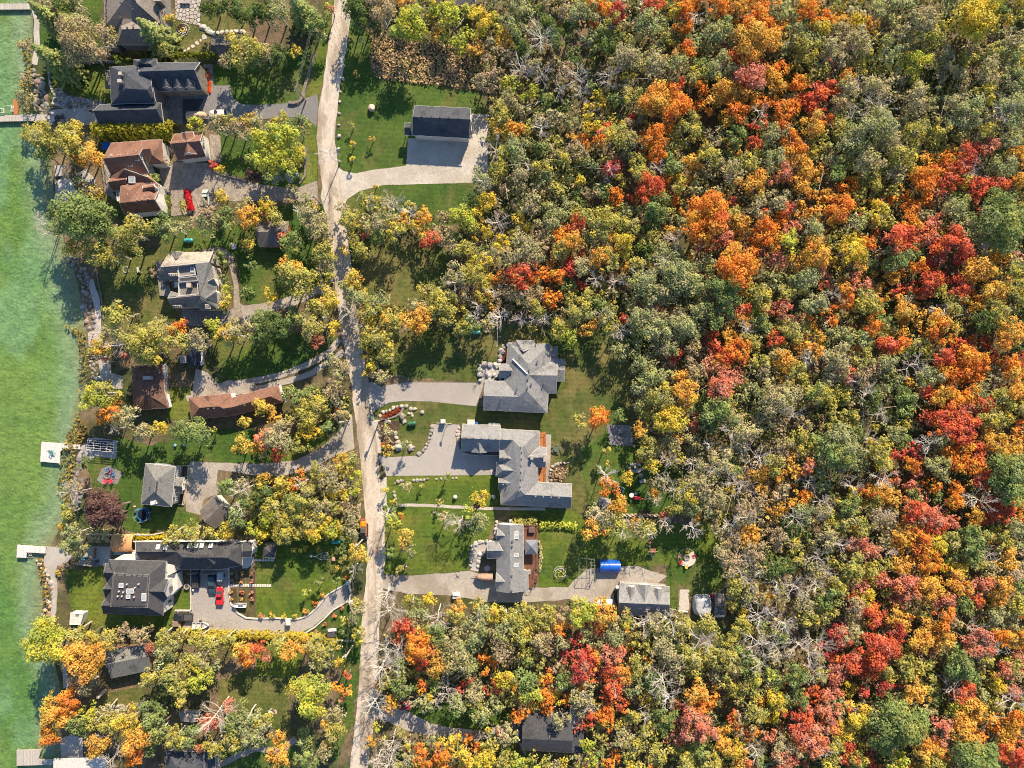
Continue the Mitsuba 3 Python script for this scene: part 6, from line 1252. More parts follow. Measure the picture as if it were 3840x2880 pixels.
part(k, 'pole', MB().cyl(b_, at(930, 440, 3.6), .07, n=8), 'paint', (.2, .2, .21)); part(k, 'head', MB().box(at(936, 430, 3.7), (.55, 1.1, .2), 0, .06), 'paint', (.25, .25, .26))
k = thing('basketball_board', 'white basketball backboard base at the head of the driveway bay', 'backboard'); part(k, 'board', MB().box(at(893, 382, 1.2), (1.2, 1.0, 1.2), 0, .08), 'paint', (.72, .72, .72)); part(k, 'kerb', MB().tube([at(815, 402, .15), at(880, 405, .15)], .12).tube([at(915, 405, .15), at(995, 412, .15)], .12), 'concrete')
single('planting_edge', MB().prism(LN('150,355 230,350 330,320 400,270 420,220', .5), .0, .35), 'masonry', 'curved grey stone edging under the red planting of the island bed', 'edging')
for x, y, l in ((62, 248, 'white mailbox'), (45, 335, 'teal mailbox')): single('mailbox', MB().cyl(at(x, y + 10, 0), at(x, y, 1.1), .07, n=6).box(at(x, y, 1.25), (.55, .9, .45), .2, .12), 'paint', f'{l} on a post at the road edge by the island bed', 'mailbox', (.5, .5, .5) if 'white' in l else (.10, .32, .30))
C4(1, 1); single('bin', MB().cyl(at(658, 775, 0), at(658, 766, .95), .3, .36, 12), 'paint', 'blue bin standing at the road edge below the big yellow-green tree', 'bin', (.02, .10, .55))
C4(0, 2)
for x in (1514, 1596): single('garden_barrel', MB().cyl(at(x, 527, 0), at(x, 527, .8), .35, n=14), 'paint', 'small round pale blue barrel of the pair in the hedge shade', 'barrel', (.22, .42, .75), 'pair of blue barrels')
C4(0, 1)
single('stone_sculpture', MB().tm(rock_mesh(at(2020, 470, .5), .75, rr, .8, True)).tm(rock_mesh(at(2005, 455, .6), .5, rr, .8, True)), 'rock', 'pale grey angular rock sculpture above the loop walk of the stone house', 'rock', (.50, .50, .54))
for x, y, w, d, c, l in ((1196, 672, .8, 1.4, (.6, .6, .58), 'white garden bench on the shaded lawn left of the stone house'), (1520, 800, .9, 1.5, (.72, .76, .8), 'white grill table on the deck of the stone house')):
    single('garden_bench', MB().box(at(x, y, .45), (w, d, .1), .1, .04).box(at(x, y, .7) + [w * .4, 0, 0], (.1, d, .5), .1, .03).box(at(x, y, .2), (w * .7, d * .8, .4), .1), 'paint', l, 'bench', c)
k = thing('fire_pit', 'ring of small stones on the shaded lawn left of the stone house', 'fire pit')
for t in np.arange(0, 6.28, .5): part(k, 'stone', rock_mesh(at(1087, 672, .1) + [.75 * math.cos(t), .75 * math.sin(t), 0], .22, rr), 'rock', rcol(rr, (.30, .30, .29)))
single('deck_table', MB().box(at(1432, 788, 1.4), (1.6, .9, .08), .1, .03).box(at(1432, 788, 1.1), (.5, .5, .6)), 'paint', 'dark table on the pale deck of the stone house', 'table', (.08, .08, .085))
for y in (1055, 1160): single('clothes_post', MB().tube([at(1160, y + 10, 2.4), at(1200, y - 5, 2.4)], .1).cyl(at(1195, y + 3, 0), at(1195, y - 2, 2.4), .09, n=6), 'paint', 'pale T-shaped post standing in the dry lawn by the lake', 'post', (.66, .62, .56), 'pair of T-shaped posts')
single('boat_shed_lid', MB().box(at(1330, 1165, .6), (3.0, 2.2, .5), .05, .1), 'rock', 'pale boulder-like slab half under the birch by the orange tree', 'slab', (.56, .53, .48))
# shaded yard of the wood edge
C(2120, 1560, 480, 1269); single('garden_bench', MB().box(at(657, 235, .45), (.8, 1.3, .1), 0, .03).box(at(657, 235, .2), (.6, 1.1, .4)), 'paint', 'pale grey bench on the shaded stone patio at the wood edge', 'bench', (.48, .50, .52))
fire_pit(550, 195, .8, 'dark fire pit on the shaded stone patio at the wood edge')
k = thing('shed', 'small dark navy shed beside the orange and grey bare tree at the wood edge', 'shed'); flat_roof(k, 'roof', [(488, 682), (590, 715), (565, 775), (480, 740)], 2.2, 'roof_navy', 'siding_grey', (.05, .25, .22), parapet=.04)
k = thing('shed', 'small grey shed with a pale roof, left of a bronze-green tree at the wood edge', 'shed'); roof(k, 'roof', [GABLE((345, 785, 2.4), (450, 830, 2.4), (470, 920, 2.4), (330, 880, 2.4), (335, 830, 3.1), (462, 870, 3.1))], 'roof_pale', 'siding_grey', trim=None)
k = thing('garden_tractor', 'red garden tractor with a white seat on the shaded lawn at the wood edge', 'tractor'); c = at(705, 808, 0)
part(k, 'bonnet', MB().box(c + [.1, 0, .75], (1.9, .95, .6), -.1, .2), 'gloss', (.55, .03, .05)); part(k, 'trailer_bed', MB().box(at(692, 770, .6), (.9, .8, .4), 0, .1), 'paint', (.18, .28, .42)); part(k, 'canopy', MB().cyl(at(657, 785, 1.4), at(657, 785, 1.48), .6, n=18), 'paint', (.72, .73, .74))
part(k, 'tow_bar', MB().tube([at(740, 815, .4), at(805, 832, .3)], .08), 'paint', (.4, .1, .08))
for dx, dy in ((-.6, .5), (-.6, -.5), (.7, .45), (.7, -.45)): part(k, 'wheel', MB().cyl(c + [dx, dy - .1, .35], c + [dx, dy + .1, .35], .35, n=12), 'paint', (.03, .03, .03))
single('barrel', MB().cyl(at(748, 652, 0), at(748, 648, .9), .4, n=14), 'paint', 'blue-grey barrel beside the small yellow tree at the wood edge', 'barrel', (.28, .36, .42))
C4(2, 2); k = thing('log_stack', 'long stacked split logs at the lower rim of the wood-edge yard', 'logs')
for i in range(26): x = 950 + i * 12; part(k, 'log', MB().cyl(at(x, 1125 + (i % 3) * 8, .25 + .25 * (i % 2)), at(x + 22, 1128 + (i % 3) * 8, .25 + .25 * (i % 2)), .18, n=8), 'bark', rcol(rr, (.42, .33, .25)))
# log trailer at bottom drive
C4(1, 3); k = thing('wood_trailer', 'small trailer heaped with pale split wood on the bottom drive', 'trailer'); c = at(2145, 1340, 0)
part(k, 'bed', MB().box(c + [0, 0, .6], (4.0, 2.2, .3), .25, .05), 'paint', (.40, .12, .07))
for i in range(40): q = c + [rr.uniform(-1.6, 1.6), rr.uniform(-.8, .8), rr.uniform(.8, 1.3)]; t = rr.uniform(0, 3.1); part(k, 'log', MB().cyl(q, q + [.6 * math.cos(t), .6 * math.sin(t), rr.uniform(-.1, .1)], .12, n=6), 'bark', rcol(rr, (.5, .44, .38)))
for s in (-1, 1): part(k, 'wheel', MB().cyl(c + [0, s * 1.15 - .1, .35], c + [0, s * 1.15 + .1, .35], .35, n=12), 'paint', (.04, .04, .04))
# fallen / standing dead trunks on the lower left lawn are built with the trees
# ---------------------------------------------------------------- utility poles and wires
def pole(x, y, h, label, arm=None):
    k = thing('utility_pole', label, 'utility pole'); b = at(x, y, 0); t = b + [0, 0, h]
    part(k, 'shaft', MB().cyl(b, t, .2, .15, 8), 'bark', (.36, .31, .27))
    if arm is not None:
        d = np.array([math.cos(arm), math.sin(arm), 0]); part(k, 'crossarm', MB().box(t - [0, 0, .4], (2.2, .14, .16), arm), 'bark', (.4, .36, .32))
        for s in (-1, -.35, .35, 1): part(k, 'insulator', MB().cyl(t + d * s - [0, 0, .32], t + d * s, .06, n=6), 'paint', (.5, .5, .5))
    else: part(k, 'transformer', MB().cyl(t - [.35, 0, 1.6], t - [.35, 0, .7], .26, n=10), 'paint', (.45, .46, .47))
    return t
PT = []
C4(1, 0); T1 = pole(432, 872, 9.0, 'tall utility pole at the mouth of the asphalt drive', 1.2)
C4(1, 1); T2 = pole(566, 104, 8.5, 'utility pole in the bushes at the left road edge below the gravel drive mouth', None)
T3 = pole(662, 1106, 8.5, 'utility pole in the trees above the curved wheel tracks', None)
C4(1, 2); T4 = pole(797, 316, 8.5, 'utility pole at the mouth of the long curved gravel drive', None)
T5 = pole(928, 1338, 8.5, 'utility pole beside the orange loader', None)
C4(1, 3); T6 = pole(838, 596, 8.5, 'utility pole at the end of the picket fence', None)
C4(1, 2); T7 = pole(1068, 318, 7.5, 'utility pole at the corner of the white gravel bed', None)
def wire(a, b, n, label, sag=.8, off=.35):
    k = thing('power_line', label, 'power line'); d = (b - a)[:2]; s = np.array([-d[1], d[0], 0]) / np.linalg.norm(d)
    for i in range(n):
        o = s * (i - (n - 1) / 2) * off; q = [a + (b - a) * t + o - [0, 0, sag * 4 * t * (1 - t) + .15 * i] for t in np.linspace(0, 1, 13)]; part(k, 'wire', MB().tube(q, .013, 4), 'paint', (.42, .42, .42))
C4(1, 0); T0 = at(560, -130, 8.5)
wire(T1, T0, 3, 'three wires running from the drive pole over the pines to the top edge'); wire(T1, T2, 3, 'three wires down past the willow clump', .8); wire(T2, T3, 2, 'pair of wires along the left verge to the pole in the trees', .7, .3)
wire(T3, T4, 2, 'pair of wires over the wheel track entrance', .7, .3); wire(T4, T5, 2, 'pair of wires over the bushy lot left of the road', .7, .3); wire(T5, T6, 2, 'pair of wires over the gate of the curved driveway', .7, .3)
C4(1, 3); wire(T6, at(700, 1680, 8), 1, 'single wire leaving at the bottom edge'); wire(T4, T7, 1, 'single wire crossing the road to the white gravel bed', .4)
# people walking on the road
def person(label, x, y, yaw, top, legs, skin=(.45, .28, .2), hair=(.06, .04, .03), stride=.3):
    import manifold3d as m3
    c = at(x, y, .11); co, si = math.cos(yaw), math.sin(yaw)
    J = lambda a, b, z: np.array([a, b, z])
    def bone(p, q, r0, r1):
        s0 = m3.Manifold.sphere(r0, 12).translate(list(p)); s1 = m3.Manifold.sphere(r1, 12).translate(list(q)); return m3.Manifold.batch_hull([s0, s1])
    def fin(parts_, it=4):
        m = m3.Manifold.batch_boolean(parts_, m3.OpType.Add).refine_to_length(.05).to_mesh(); t = trimesh.Trimesh(m.vert_properties[:, :3], m.tri_verts, process=True)
        trimesh.smoothing.filter_taubin(t, iterations=it); v = t.vertices; t.vertices = np.stack([v[:, 0] * co - v[:, 1] * si, v[:, 0] * si + v[:, 1] * co, v[:, 2]], 1) + c; return t
    k = thing('person', label, 'person'); B = []
    hip, neck, head = J(0, 0, .95), J(.02, 0, 1.45), J(.04, 0, 1.62)
    B += [bone(hip, J(0, 0, 1.2), .15, .14), bone(J(0, -.13, 1.38), J(0, .13, 1.38), .10, .10), bone(J(0, 0, 1.2), J(0, 0, 1.36), .14, .13), bone(J(0, 0, 1.38), neck + [0, 0, .06], .06, .055), bone(head, head + [.02, 0, .05], .095, .10), bone(head + [.08, 0, .0], head + [.115, 0, -.02], .03, .018), bone(head + [.0, -.1, 0], head + [0, .1, 0], .022, .022)]
    L = []
    for s in (-1, 1):
        f = s * stride; h_, kn, an = J(0, s * .09, .92), J(f * .5 + .04, s * .1, .5), J(f, s * .1, .09)
        L += [bone(h_, kn, .095, .062), bone(kn, an, .062, .042), bone(an - [.05, 0, .04], an + [.17, 0, -.05], .045, .035)]
        sh, el, wr = J(0, s * .2, 1.38), J(-f * .35, s * .25, 1.12), J(-f * .35 + .15, s * .24, .90)
        B += [bone(sh, el, .055, .042), bone(el, wr, .042, .03), bone(wr, wr + [.04, 0, -.07], .032, .034)]
        for q in range(4): B.append(bone(wr + [.02 + .018 * q, 0, -.09], wr + [.04 + .02 * q, -s * .01, -.15 - .01 * (q in (1, 2))], .009, .008))
        B.append(bone(wr + [.06, 0, -.04], wr + [.09, -s * .02, -.08], .010, .009))
    bd = fin(B + L); v = (bd.vertices - c)[:, 2]
    colr = np.where(v[:, None] > 1.5, skin, np.where(v[:, None] > .93, top, np.where(v[:, None] > .12, legs, (.05, .05, .05))))
    part(k, 'body', bd, 'cloth', colr, True)
    part(k, 'hair', fin([m3.Manifold.sphere(.108, 14).translate([.015, 0, 1.70])], 1), 'cloth', hair, True)
C4(1, 2); person('person in a reddish top walking down the road, right one of two', 1020, 1420, -1.7, (.45, .16, .13), (.10, .11, .16)); person('person in grey walking down the road, left one of two', 998, 1422, -1.75, (.24, .25, .28), (.05, .05, .06))
# ---------------------------------------------------------------- plants
COL = {'R': (.70, .16, .085), 'C': (.56, .10, .09), 'O': (.78, .29, .06), 'A': (.74, .43, .10), 'Y': (.70, .56, .08), 'P': (.67, .28, .20), 'L': (.45, .43, .12), 'K': (.45, .42, .24), 'G': (.25, .34, .12),
       'D': (.12, .18, .065), 'Z': (.36, .40, .20), 'N': (.42, .33, .22), 'M': (.48, .53, .09), 'S': (.36, .44, .40), 'V': (.17, .10, .095), 'F': (.29, .34, .13), 'E': (.17, .21, .045), 'B': (.52, .505, .49)}
WORD = {'R': 'bright red', 'C': 'crimson', 'O': 'vivid orange', 'A': 'golden-orange', 'Y': 'bright yellow', 'P': 'salmon-pink', 'L': 'olive-yellow', 'K': 'khaki', 'G': 'mid-green', 'D': 'dark green', 'Z': 'grey-green', 'N': 'brownish',
        'M': 'lime-green', 'S': 'blue-green', 'V': 'dark purple', 'F': 'green', 'E': 'dark green', 'B': 'bare grey'}
SECOND = {'R': 'OCP', 'C': 'RN', 'O': 'ARY', 'A': 'YOLA', 'Y': 'AML', 'P': 'ORN', 'L': 'KYG', 'K': 'LZN', 'G': 'ZDL', 'D': 'GE', 'Z': 'KGL', 'N': 'KKL', 'M': 'LGY', 'S': 'Z', 'V': 'V', 'F': 'GL', 'E': 'GD'}
def cards(Pc, N, s, asp, rng):
    """leaf sprays: quads at points Pc facing N"""
    n = len(Pc); r = rng.normal(size=(n, 3)); u = np.cross(N, r); u /= np.linalg.norm(u, axis=1)[:, None] + 1e-9; v = np.cross(N, u)
    s = s * rng.uniform(.65, 1.35, n)[:, None]; a = u * s * asp * .5; b = v * s * .5
    bend = N * s * rng.uniform(-.18, .18, (n, 1))
    V = np.stack([Pc - a - b * .6, Pc + a * .4 - b + bend, Pc + a + b * .6, Pc - a * .4 + b - bend], 1).reshape(-1, 3)
    i = np.arange(n)[:, None] * 4
    return V, np.vstack([i + [0, 1, 2], i + [0, 2, 3]])
def tint(col, n, rng, amp=.16):
    return np.clip(np.asarray(col)[None] * rng.normal(1, amp, (n, 1)) * rng.normal(1, .05, (n, 3)), .008, .9)
def crown(c, R, hh, code, rng, dens=1.0, leaf=.42, puff=None, mixk=.45, holes=.12, col=None):
    """leaf sprays spread over many puffs inside an ellipsoid of radius R and half height hh"""
    npf = puff or int(np.clip(7 + R * R * 1.35, 7, 46))
    d = rng.normal(size=(npf, 3)); d[:, 2] = np.abs(d[:, 2]) * 1.0 - .35; d /= np.linalg.norm(d, axis=1)[:, None]
    q = rng.uniform(.25, 1, npf)[:, None] ** .5
    lob = 1 + .28 * np.sin(np.arctan2(d[:, 1], d[:, 0]) * 3 + rng.uniform(0, 6)) [:, None] + rng.normal(0, .1, (npf, 1))
    rp = R * rng.uniform(.24, .42, npf) * (1 if npf < 20 else .82)
    pc = c + d * q * lob * np.array([R, R, hh]) * .78
    base = np.array(col if col is not None else COL[code]); sec = SECOND.get(code, code)
    pcol = []
    for k in range(npf):
        b = base if rng.random() > mixk else .45 * base + .55 * np.array(COL[sec[rng.integers(len(sec))]]); pcol.append(b * rng.normal(1, .13))
    n = max(8, int(dens * 62 * (rp ** 2).sum() * 1.0 / npf)); V, F, Cc, off = [], [], [], 0
    nk = np.maximum(6, (dens * 11.5 * 4 * rp ** 2 / (leaf / .42) ** 2).astype(int))
    pid = np.repeat(np.arange(npf), nk); m = len(pid)
    e = rng.normal(size=(m, 3)); e[:, 2] += .55; e /= np.linalg.norm(e, axis=1)[:, None]
    rad = rp[pid][:, None] * rng.uniform(.68, 1.08, (m, 1)) * (1 + .25 * np.sin(e[:, :1] * 7 + pid[:, None]) * np.cos(e[:, 1:2] * 6))
    pos = pc[pid] + e * rad * np.array([1, 1, .8])
    keep = (rng.random(m) > holes) & ((e[:, 2] > -.45) | (rng.random(m) < .35))
    nrm = e + rng.normal(0, .42, (m, 3)); nrm[:, 2] += .3; nrm /= np.linalg.norm(nrm, axis=1)[:, None]
    pos, nrm, pid = pos[keep], nrm[keep], pid[keep]
    V, F = cards(pos, nrm, leaf, 1.25, rng)
    cc = tint((1, 1, 1), len(pos), rng) * np.array(pcol)[pid]
    return V, F, np.repeat(np.clip(cc, .008, .9), 4, 0), pc
def branch_tube(m, a, b, r0, r1, rng, segs=2, wob=.08, n=4):
    L = np.linalg.norm(b - a); q = [a]
    for i in range(1, segs): q.append(a + (b - a) * i / segs + rng.normal(0, wob * L, 3) * [1, 1, .6])
    q.append(b)
    for i in range(segs):
        t0, t1 = i / segs, (i + 1) / segs; m.cyl(q[i], q[i + 1], r0 + (r1 - r0) * t0, r0 + (r1 - r0) * t1, n, caps=False)
    return q
def woody(base, top, r, pc, rng, nl=8):
    m = MB(); branch_tube(m, base, top, r, r * .45, rng, 3, .02, 6)
    for k in rng.permutation(len(pc))[:nl]:
        t = rng.uniform(.45, .9); a = base + (top - base) * t; branch_tube(m, a, pc[k], r * .35, r * .12, rng, 2, .05, 4)
    return m
TREES = []   # (key, kind word, code, x, y, R, where)
BARKC = {'light': (.48, .45, .42), 'dark': (.20, .17, .145)}
LIMIT = {'woodland_trees': 300, 'hedgerow_trees': 290}
def tree(code, x, y, rpx, h=None, where='', name=None, label=None):
    """a broadleaf tree or shrub with its visible centre at a pixel of the photograph"""
    seed = int(abs(x * 7919 + y * 104729 + CR[0] * 31 + CR[1] * 17)) % (2 ** 31); rng = np.random.default_rng(seed)
    R = rpx * CR[2] * S * 1.14
    if h is None: h = 1.6 + 2.6 * R if R < 1.5 else 3.2 + 2.0 * R
    h = min(h * rng.uniform(.92, 1.08), 15.5); zc = h * .66 if R > 1.2 else h * .58; c = at(x, y, zc); R *= (1 - zc / H)
    if R > 10: R = 10
    base = np.array([c[0] + rng.normal(0, .15 * R), c[1] + rng.normal(0, .15 * R), -.1])
    small = R < 1.6
    key = thing(name or ('shrub' if small else 'broadleaf_tree' if where.endswith('wood') or where == 'wood edge' else 'garden_tree')); labels[key]['category'] = 'shrub' if small else 'tree'
    hh = min(h * .36, R * 1.05) if not small else h * .42
    leaf = .32 if R > 1.6 else .25
    warm = (.60, .50, .11) if code == 'A' and 'wood' not in where and rpx < 105 else None
    V, F, cc, pc = crown(c, R, hh, code, rng, .68 if R > 1.6 else 1.0, leaf, holes=.1 + (.22 if code in 'KZN' else 0), col=warm)
    scene[key + '__crown'] = mikit.ply(trimesh.Trimesh(V, F, process=False), 'mat_leaf', color=cc)
    w = woody(base, c + [0, 0, hh * .35], .10 + .035 * R, pc, rng, 4 if small else 9).mesh()
    scene[key + '__trunk'] = shape(w, 'bark', False, BARKC['light'] if code in 'KZLBYN' else BARKC['dark'])
    TREES.append([key, 'shrub' if small else 'tree', code, c[0], c[1], R, where])
    if label: labels[key]['label'] = label
    return key
def bare(x, y, rpx, h=None, where='', code='B', lean=None):
    seed = int(abs(x * 6151 + y * 3571 + CR[0] * 13 + CR[1] * 7)) % (2 ** 31); rng = np.random.default_rng(seed)
    R = rpx * CR[2] * S; h = h or min(14, 5.5 + 1.7 * R); h *= rng.uniform(.92, 1.08)
    c = at(x, y, h * .7); base = np.array([c[0] + rng.normal(0, .2 * R), c[1] + rng.normal(0, .2 * R), -.1]); top = c + [rng.normal(0, .15 * R), rng.normal(0, .15 * R), h * .3]
    if lean: base = at(*lean, 0); 
    key = thing('bare_tree'); labels[key]['category'] = 'tree'
    m, tw = MB(), MB(); branch_tube(m, base, top, 0.10 + .016 * R, .035, rng, 4, .02, 6); n1 = int(8 + 1.9 * R)
    for k in range(n1):
        t = rng.uniform(.42, .97); a = base + (top - base) * t; az = k * 2.4 + rng.normal(0, .3); L = R * rng.uniform(.6, 1.1) * (1.15 - .5 * (t - .42))
        d = np.array([math.cos(az), math.sin(az), rng.uniform(.15, .9)]); d /= np.linalg.norm(d); b = a + d * L
        q = branch_tube(m, a, b, .06, .026, rng, 2, .06, 3)
        for j in range(5):
            s = rng.uniform(.3, 1); p = a + (b - a) * s; e = d + rng.normal(0, .55, 3); e /= np.linalg.norm(e); p2 = p + e * L * rng.uniform(.25, .5)
            branch_tube(tw, p, p2, .032, .016, rng, 1, 0, 3)
            for i in range(4):
                f = e + rng.normal(0, .6, 3); f /= np.linalg.norm(f); p3 = p + (p2 - p) * rng.uniform(.35, 1); branch_tube(tw, p3, p3 + f * L * rng.uniform(.14, .3), .019, .011, rng, 1, 0, 3)
    col = np.array(COL['B']) * rng.uniform(.8, 1.2) * np.array([1, rng.uniform(.93, 1), rng.uniform(.88, 1)])
    scene[key + '__trunk'] = shape(m, 'bark', False, col); scene[key + '__twigs'] = shape(tw, 'bark', False, col * .88)
    TREES.append([key, 'tree', 'B', c[0], c[1], R, where]); return key
def conifer(x, y, rpx, h, code='F', where='', slim=1.0, name='conifer_tree'):
    seed = int(abs(x * 4721 + y * 911 + CR[0] * 3 + CR[1] * 5)) % (2 ** 31); rng = np.random.default_rng(seed)
    c = at(x, y, h * .45); R = rpx * CR[2] * S * slim; key = thing(name); labels[key]['category'] = 'tree'; Pn, Nn, Sz = [], [], []
    nl = int(h / .55)
    for i in range(nl):
        t = (i + .5) / nl; z = .9 + t * (h - .9); rr_ = R * (1 - t) ** .85 + .12; nb = max(4, int(5 + 7 * (1 - t)))
        for k in range(nb):
            az = i * 2.1 + k * 6.283 / nb + rng.normal(0, .12); L = rr_ * rng.uniform(.72, 1.12)
            m = max(2, int(L / .32))
            for j in range(m):
                s = (j + .7) / m * L; w = .16 * (1 - j / m) + .05
                for sd in (-1, 1) if s > .5 else (0,):
                    Pn.append([c[0] + math.cos(az) * s - math.sin(az) * sd * w * 1.5, c[1] + math.sin(az) * s + math.cos(az) * sd * w * 1.5, z - .22 * s + .06 * s * s / max(L, .5) + rng.normal(0, .05)])
                    Nn.append([math.cos(az) * .45 + rng.normal(0, .35), math.sin(az) * .45 + rng.normal(0, .35), 1])
    Pn, Nn = np.array(Pn), np.array(Nn); Nn /= np.linalg.norm(Nn, axis=1)[:, None]
    V, F = cards(Pn, Nn, .40, 1.5, rng); base = np.array(COL[code])
    scene[key + '__foliage'] = mikit.ply(trimesh.Trimesh(V, F, process=False), 'mat_leaf', color=np.repeat(tint(base, len(Pn), rng, .2), 4, 0))
    scene[key + '__trunk'] = shape(MB().cyl([c[0], c[1], -.1], [c[0], c[1], h * .97], .09 + .012 * h, .03, 6), 'bark', False, BARKC['dark'])
    TREES.append([key, 'conifer', code, c[0], c[1], R, where]); return key
def hedge(s, w, h, code, label, dens=1.0, name='hedge', seed=1):
    """a hedge: leaf sprays on a bumpy loaf along a line"""
    rng = np.random.default_rng(seed); p = LineString(pts(s, h * .7)); L = p.length; n = int(L * (w + 2 * h) * 9 * dens); t = rng.uniform(0, L, n); th = rng.uniform(-.15, math.pi + .15, n); Pn, Nn = [], []
    for a, b in zip(t, th):
        q = p.interpolate(a); q2 = p.interpolate(min(L, a + .3)); q1 = p.interpolate(max(0, a - .3)); d = np.array([q2.x - q1.x, q2.y - q1.y]); d /= np.linalg.norm(d) + 1e-9; sd = np.array([-d[1], d[0]])
        k = 1 + .22 * math.sin(a * 2.9 + 1.7 * math.sin(a * .7)) + .1 * math.sin(a * 7.1 + b * 3); o = math.cos(b) * w / 2 * k; z = .25 + abs(math.sin(b)) ** .6 * (h - .25) * (.86 + .14 * k) if math.sin(b) > 0 else .3
        Pn.append([q.x + sd[0] * o, q.y + sd[1] * o, z * rng.uniform(.8, 1.02)]); Nn.append([sd[0] * math.cos(b), sd[1] * math.cos(b), max(.1, math.sin(b)) + .2])
    Pn, Nn = np.array(Pn), np.array(Nn) + rng.normal(0, .45, (n, 3)); Nn /= np.linalg.norm(Nn, axis=1)[:, None]; V, F = cards(Pn, Nn, .36, 1.3, rng)
    key = thing(name, label, 'hedge'); scene[key + '__foliage'] = mikit.ply(trimesh.Trimesh(V, F, process=False), 'mat_leaf', color=np.repeat(tint(COL[code] if isinstance(code, str) else code, n, rng, .2), 4, 0))
    m = MB()
    for a in np.arange(.4, L, 1.1): q = p.interpolate(a); m.cyl([q.x, q.y, -.05], [q.x, q.y, h * .7], .06, .03, 5)
    scene[key + '__stems'] = shape(m, 'bark', False, BARKC['dark']); return key
def plant(s, where):
    for tk in s.split():
        m = re.match(r'([A-Z])(-?[\d.]+),(-?[\d.]+)(?:,([\d.]+))?(?:,([\d.]+))?$', tk)
        if not m: raise ValueError(tk)
        code, x, y, r, h = m.group(1), float(m.group(2)), float(m.group(3)), float(m.group(4) or 80), m.group(5)
        h = float(h) if h else None
        if code == 'B': bare(x, y, r * .95, h, where)
        elif code in 'FS' and r > 60: conifer(x, y, r * .85, h or 9, code, where)
        else: tree(code, x, y, r, h, where)
WOOD = {}
# woods, seen tree by tree
C4(2, 0); plant('Z60,80,110 Z40,250,90 Z560,90,100 Z680,120,80 B240,350,150,13 B70,590,110 B270,640,100 B580,650,110 B590,800,90 B420,810,80 B830,680,110 B1010,740,60 B1130,50,80 B1590,170,90 O720,30,80 O710,195,45 R1210,40,110 C920,110,90 Y1400,80,80 O1480,40,90 O1480,190,95 A1510,250,60 O1790,60,110 A2000,40,80 O2160,40,80 O2130,200,140 A2090,340,170 O1960,350,100 R1960,510,120 P2050,660,140 Z1180,220,130 K970,480,130 Z1570,350,90 Z1830,280,130 L860,230,100 L1310,290,60 K1230,570,130 Z1400,560,110 O1490,460,90 R1390,590,50 G1630,560,80 Z1800,600,130 L1590,650,100 O1630,760,80 A1260,870,150 O1430,920,130 R1420,760,70 M150,800,75 Y735,915,35 L1030,830,90 K1100,1000,80 R1030,1010,45 R820,1130,70 O780,1210,70 L900,1180,120 N970,1120,70 K1050,1200,100 O1230,1180,110 O1260,1310,100 L1530,1080,110 A1800,800,110 A1870,850,80 A1960,800,90 O1940,960,90 A1850,1040,70 G1950,1080,80 B2150,980,80 R2160,1080,60 G1930,1210,80 A1840,1240,45 L1690,1330,110 A1560,1400,80 G1390,1430,90 L1110,1520,100 O1340,1530,55 Y1430,1560,60 L2060,1420,90 K1900,1510,110 A2080,1600,120 R1180,1620,130 L1080,1390,80 C830,1450,80 B830,1490,70 B1240,1460,80 N540,1300,90 Y590,1570,60 L430,1370,80 A525,1190,50 K340,1300,70 L620,1390,60 B270,1120,90 K110,960,70 Z60,1290,120 B140,1450,70 K60,1500,100 L250,1450,80 D300,250,90 D420,350,100 D90,430,90 N480,620,90 D800,380,90 N440,120,80', 'upper wood')
C4(3, 0); plant('O350,60,100 O340,150,90 O90,240,80 A20,350,110 Z80,100,100 Z240,280,80 L330,430,110 Y480,240,80 A610,200,80 Y760,210,80 L420,250,80 K620,270,90 K540,420,110 K760,380,120 Z920,100,90 K1330,180,140 L1400,330,120 K1150,300,100 Y1800,180,190 Y1930,110,80 K2140,350,110 D1980,80,100 Z2100,500,110 Y2150,520,90 M1290,560,110 K1500,470,90 Z1050,450,100 L830,480,70 A690,670,80 O690,640,60 R430,820,80 P510,550,50 O260,720,90 A60,720,90 O130,960,100 A360,1080,110 O120,1090,80 O190,1250,110 Z40,1150,110 Z40,1400,110 A280,1420,110 P130,1500,100 A260,1580,90 K680,760,90 B760,750,90 B950,930,140 B720,1000,80 K900,800,120 Z950,1080,150 K1280,900,130 Z1700,1000,140 Z2100,950,140 B2000,960,120 L1250,1180,120 Z720,1230,130 K1050,1250,110 K1640,900,110 L640,1140,90 L480,1260,70 L1480,1130,90 L1880,1120,100 Z2100,1200,110 A1350,1370,60 A1450,1360,50 R1700,1400,110 O1560,1430,90 O1330,1530,120 A1300,1600,80 R1560,1590,100 R1800,1620,110 R1980,1600,90 A2140,1330,80 P1900,1260,80 O1580,1300,50 Z2000,1430,110 B1750,1480,110 Y1680,1560,70 A2160,1560,70 L1150,1370,110 K860,1400,120 O780,1570,70 G600,1500,90 L980,1420,90 L900,1560,90 K1080,1500,100 L700,1350,90 O520,1060,60 N600,900,80 L1850,820,100 K1900,640,120 K1650,620,80 L1900,500,90 Z2130,700,110 B2190,900,60', 'upper right wood')
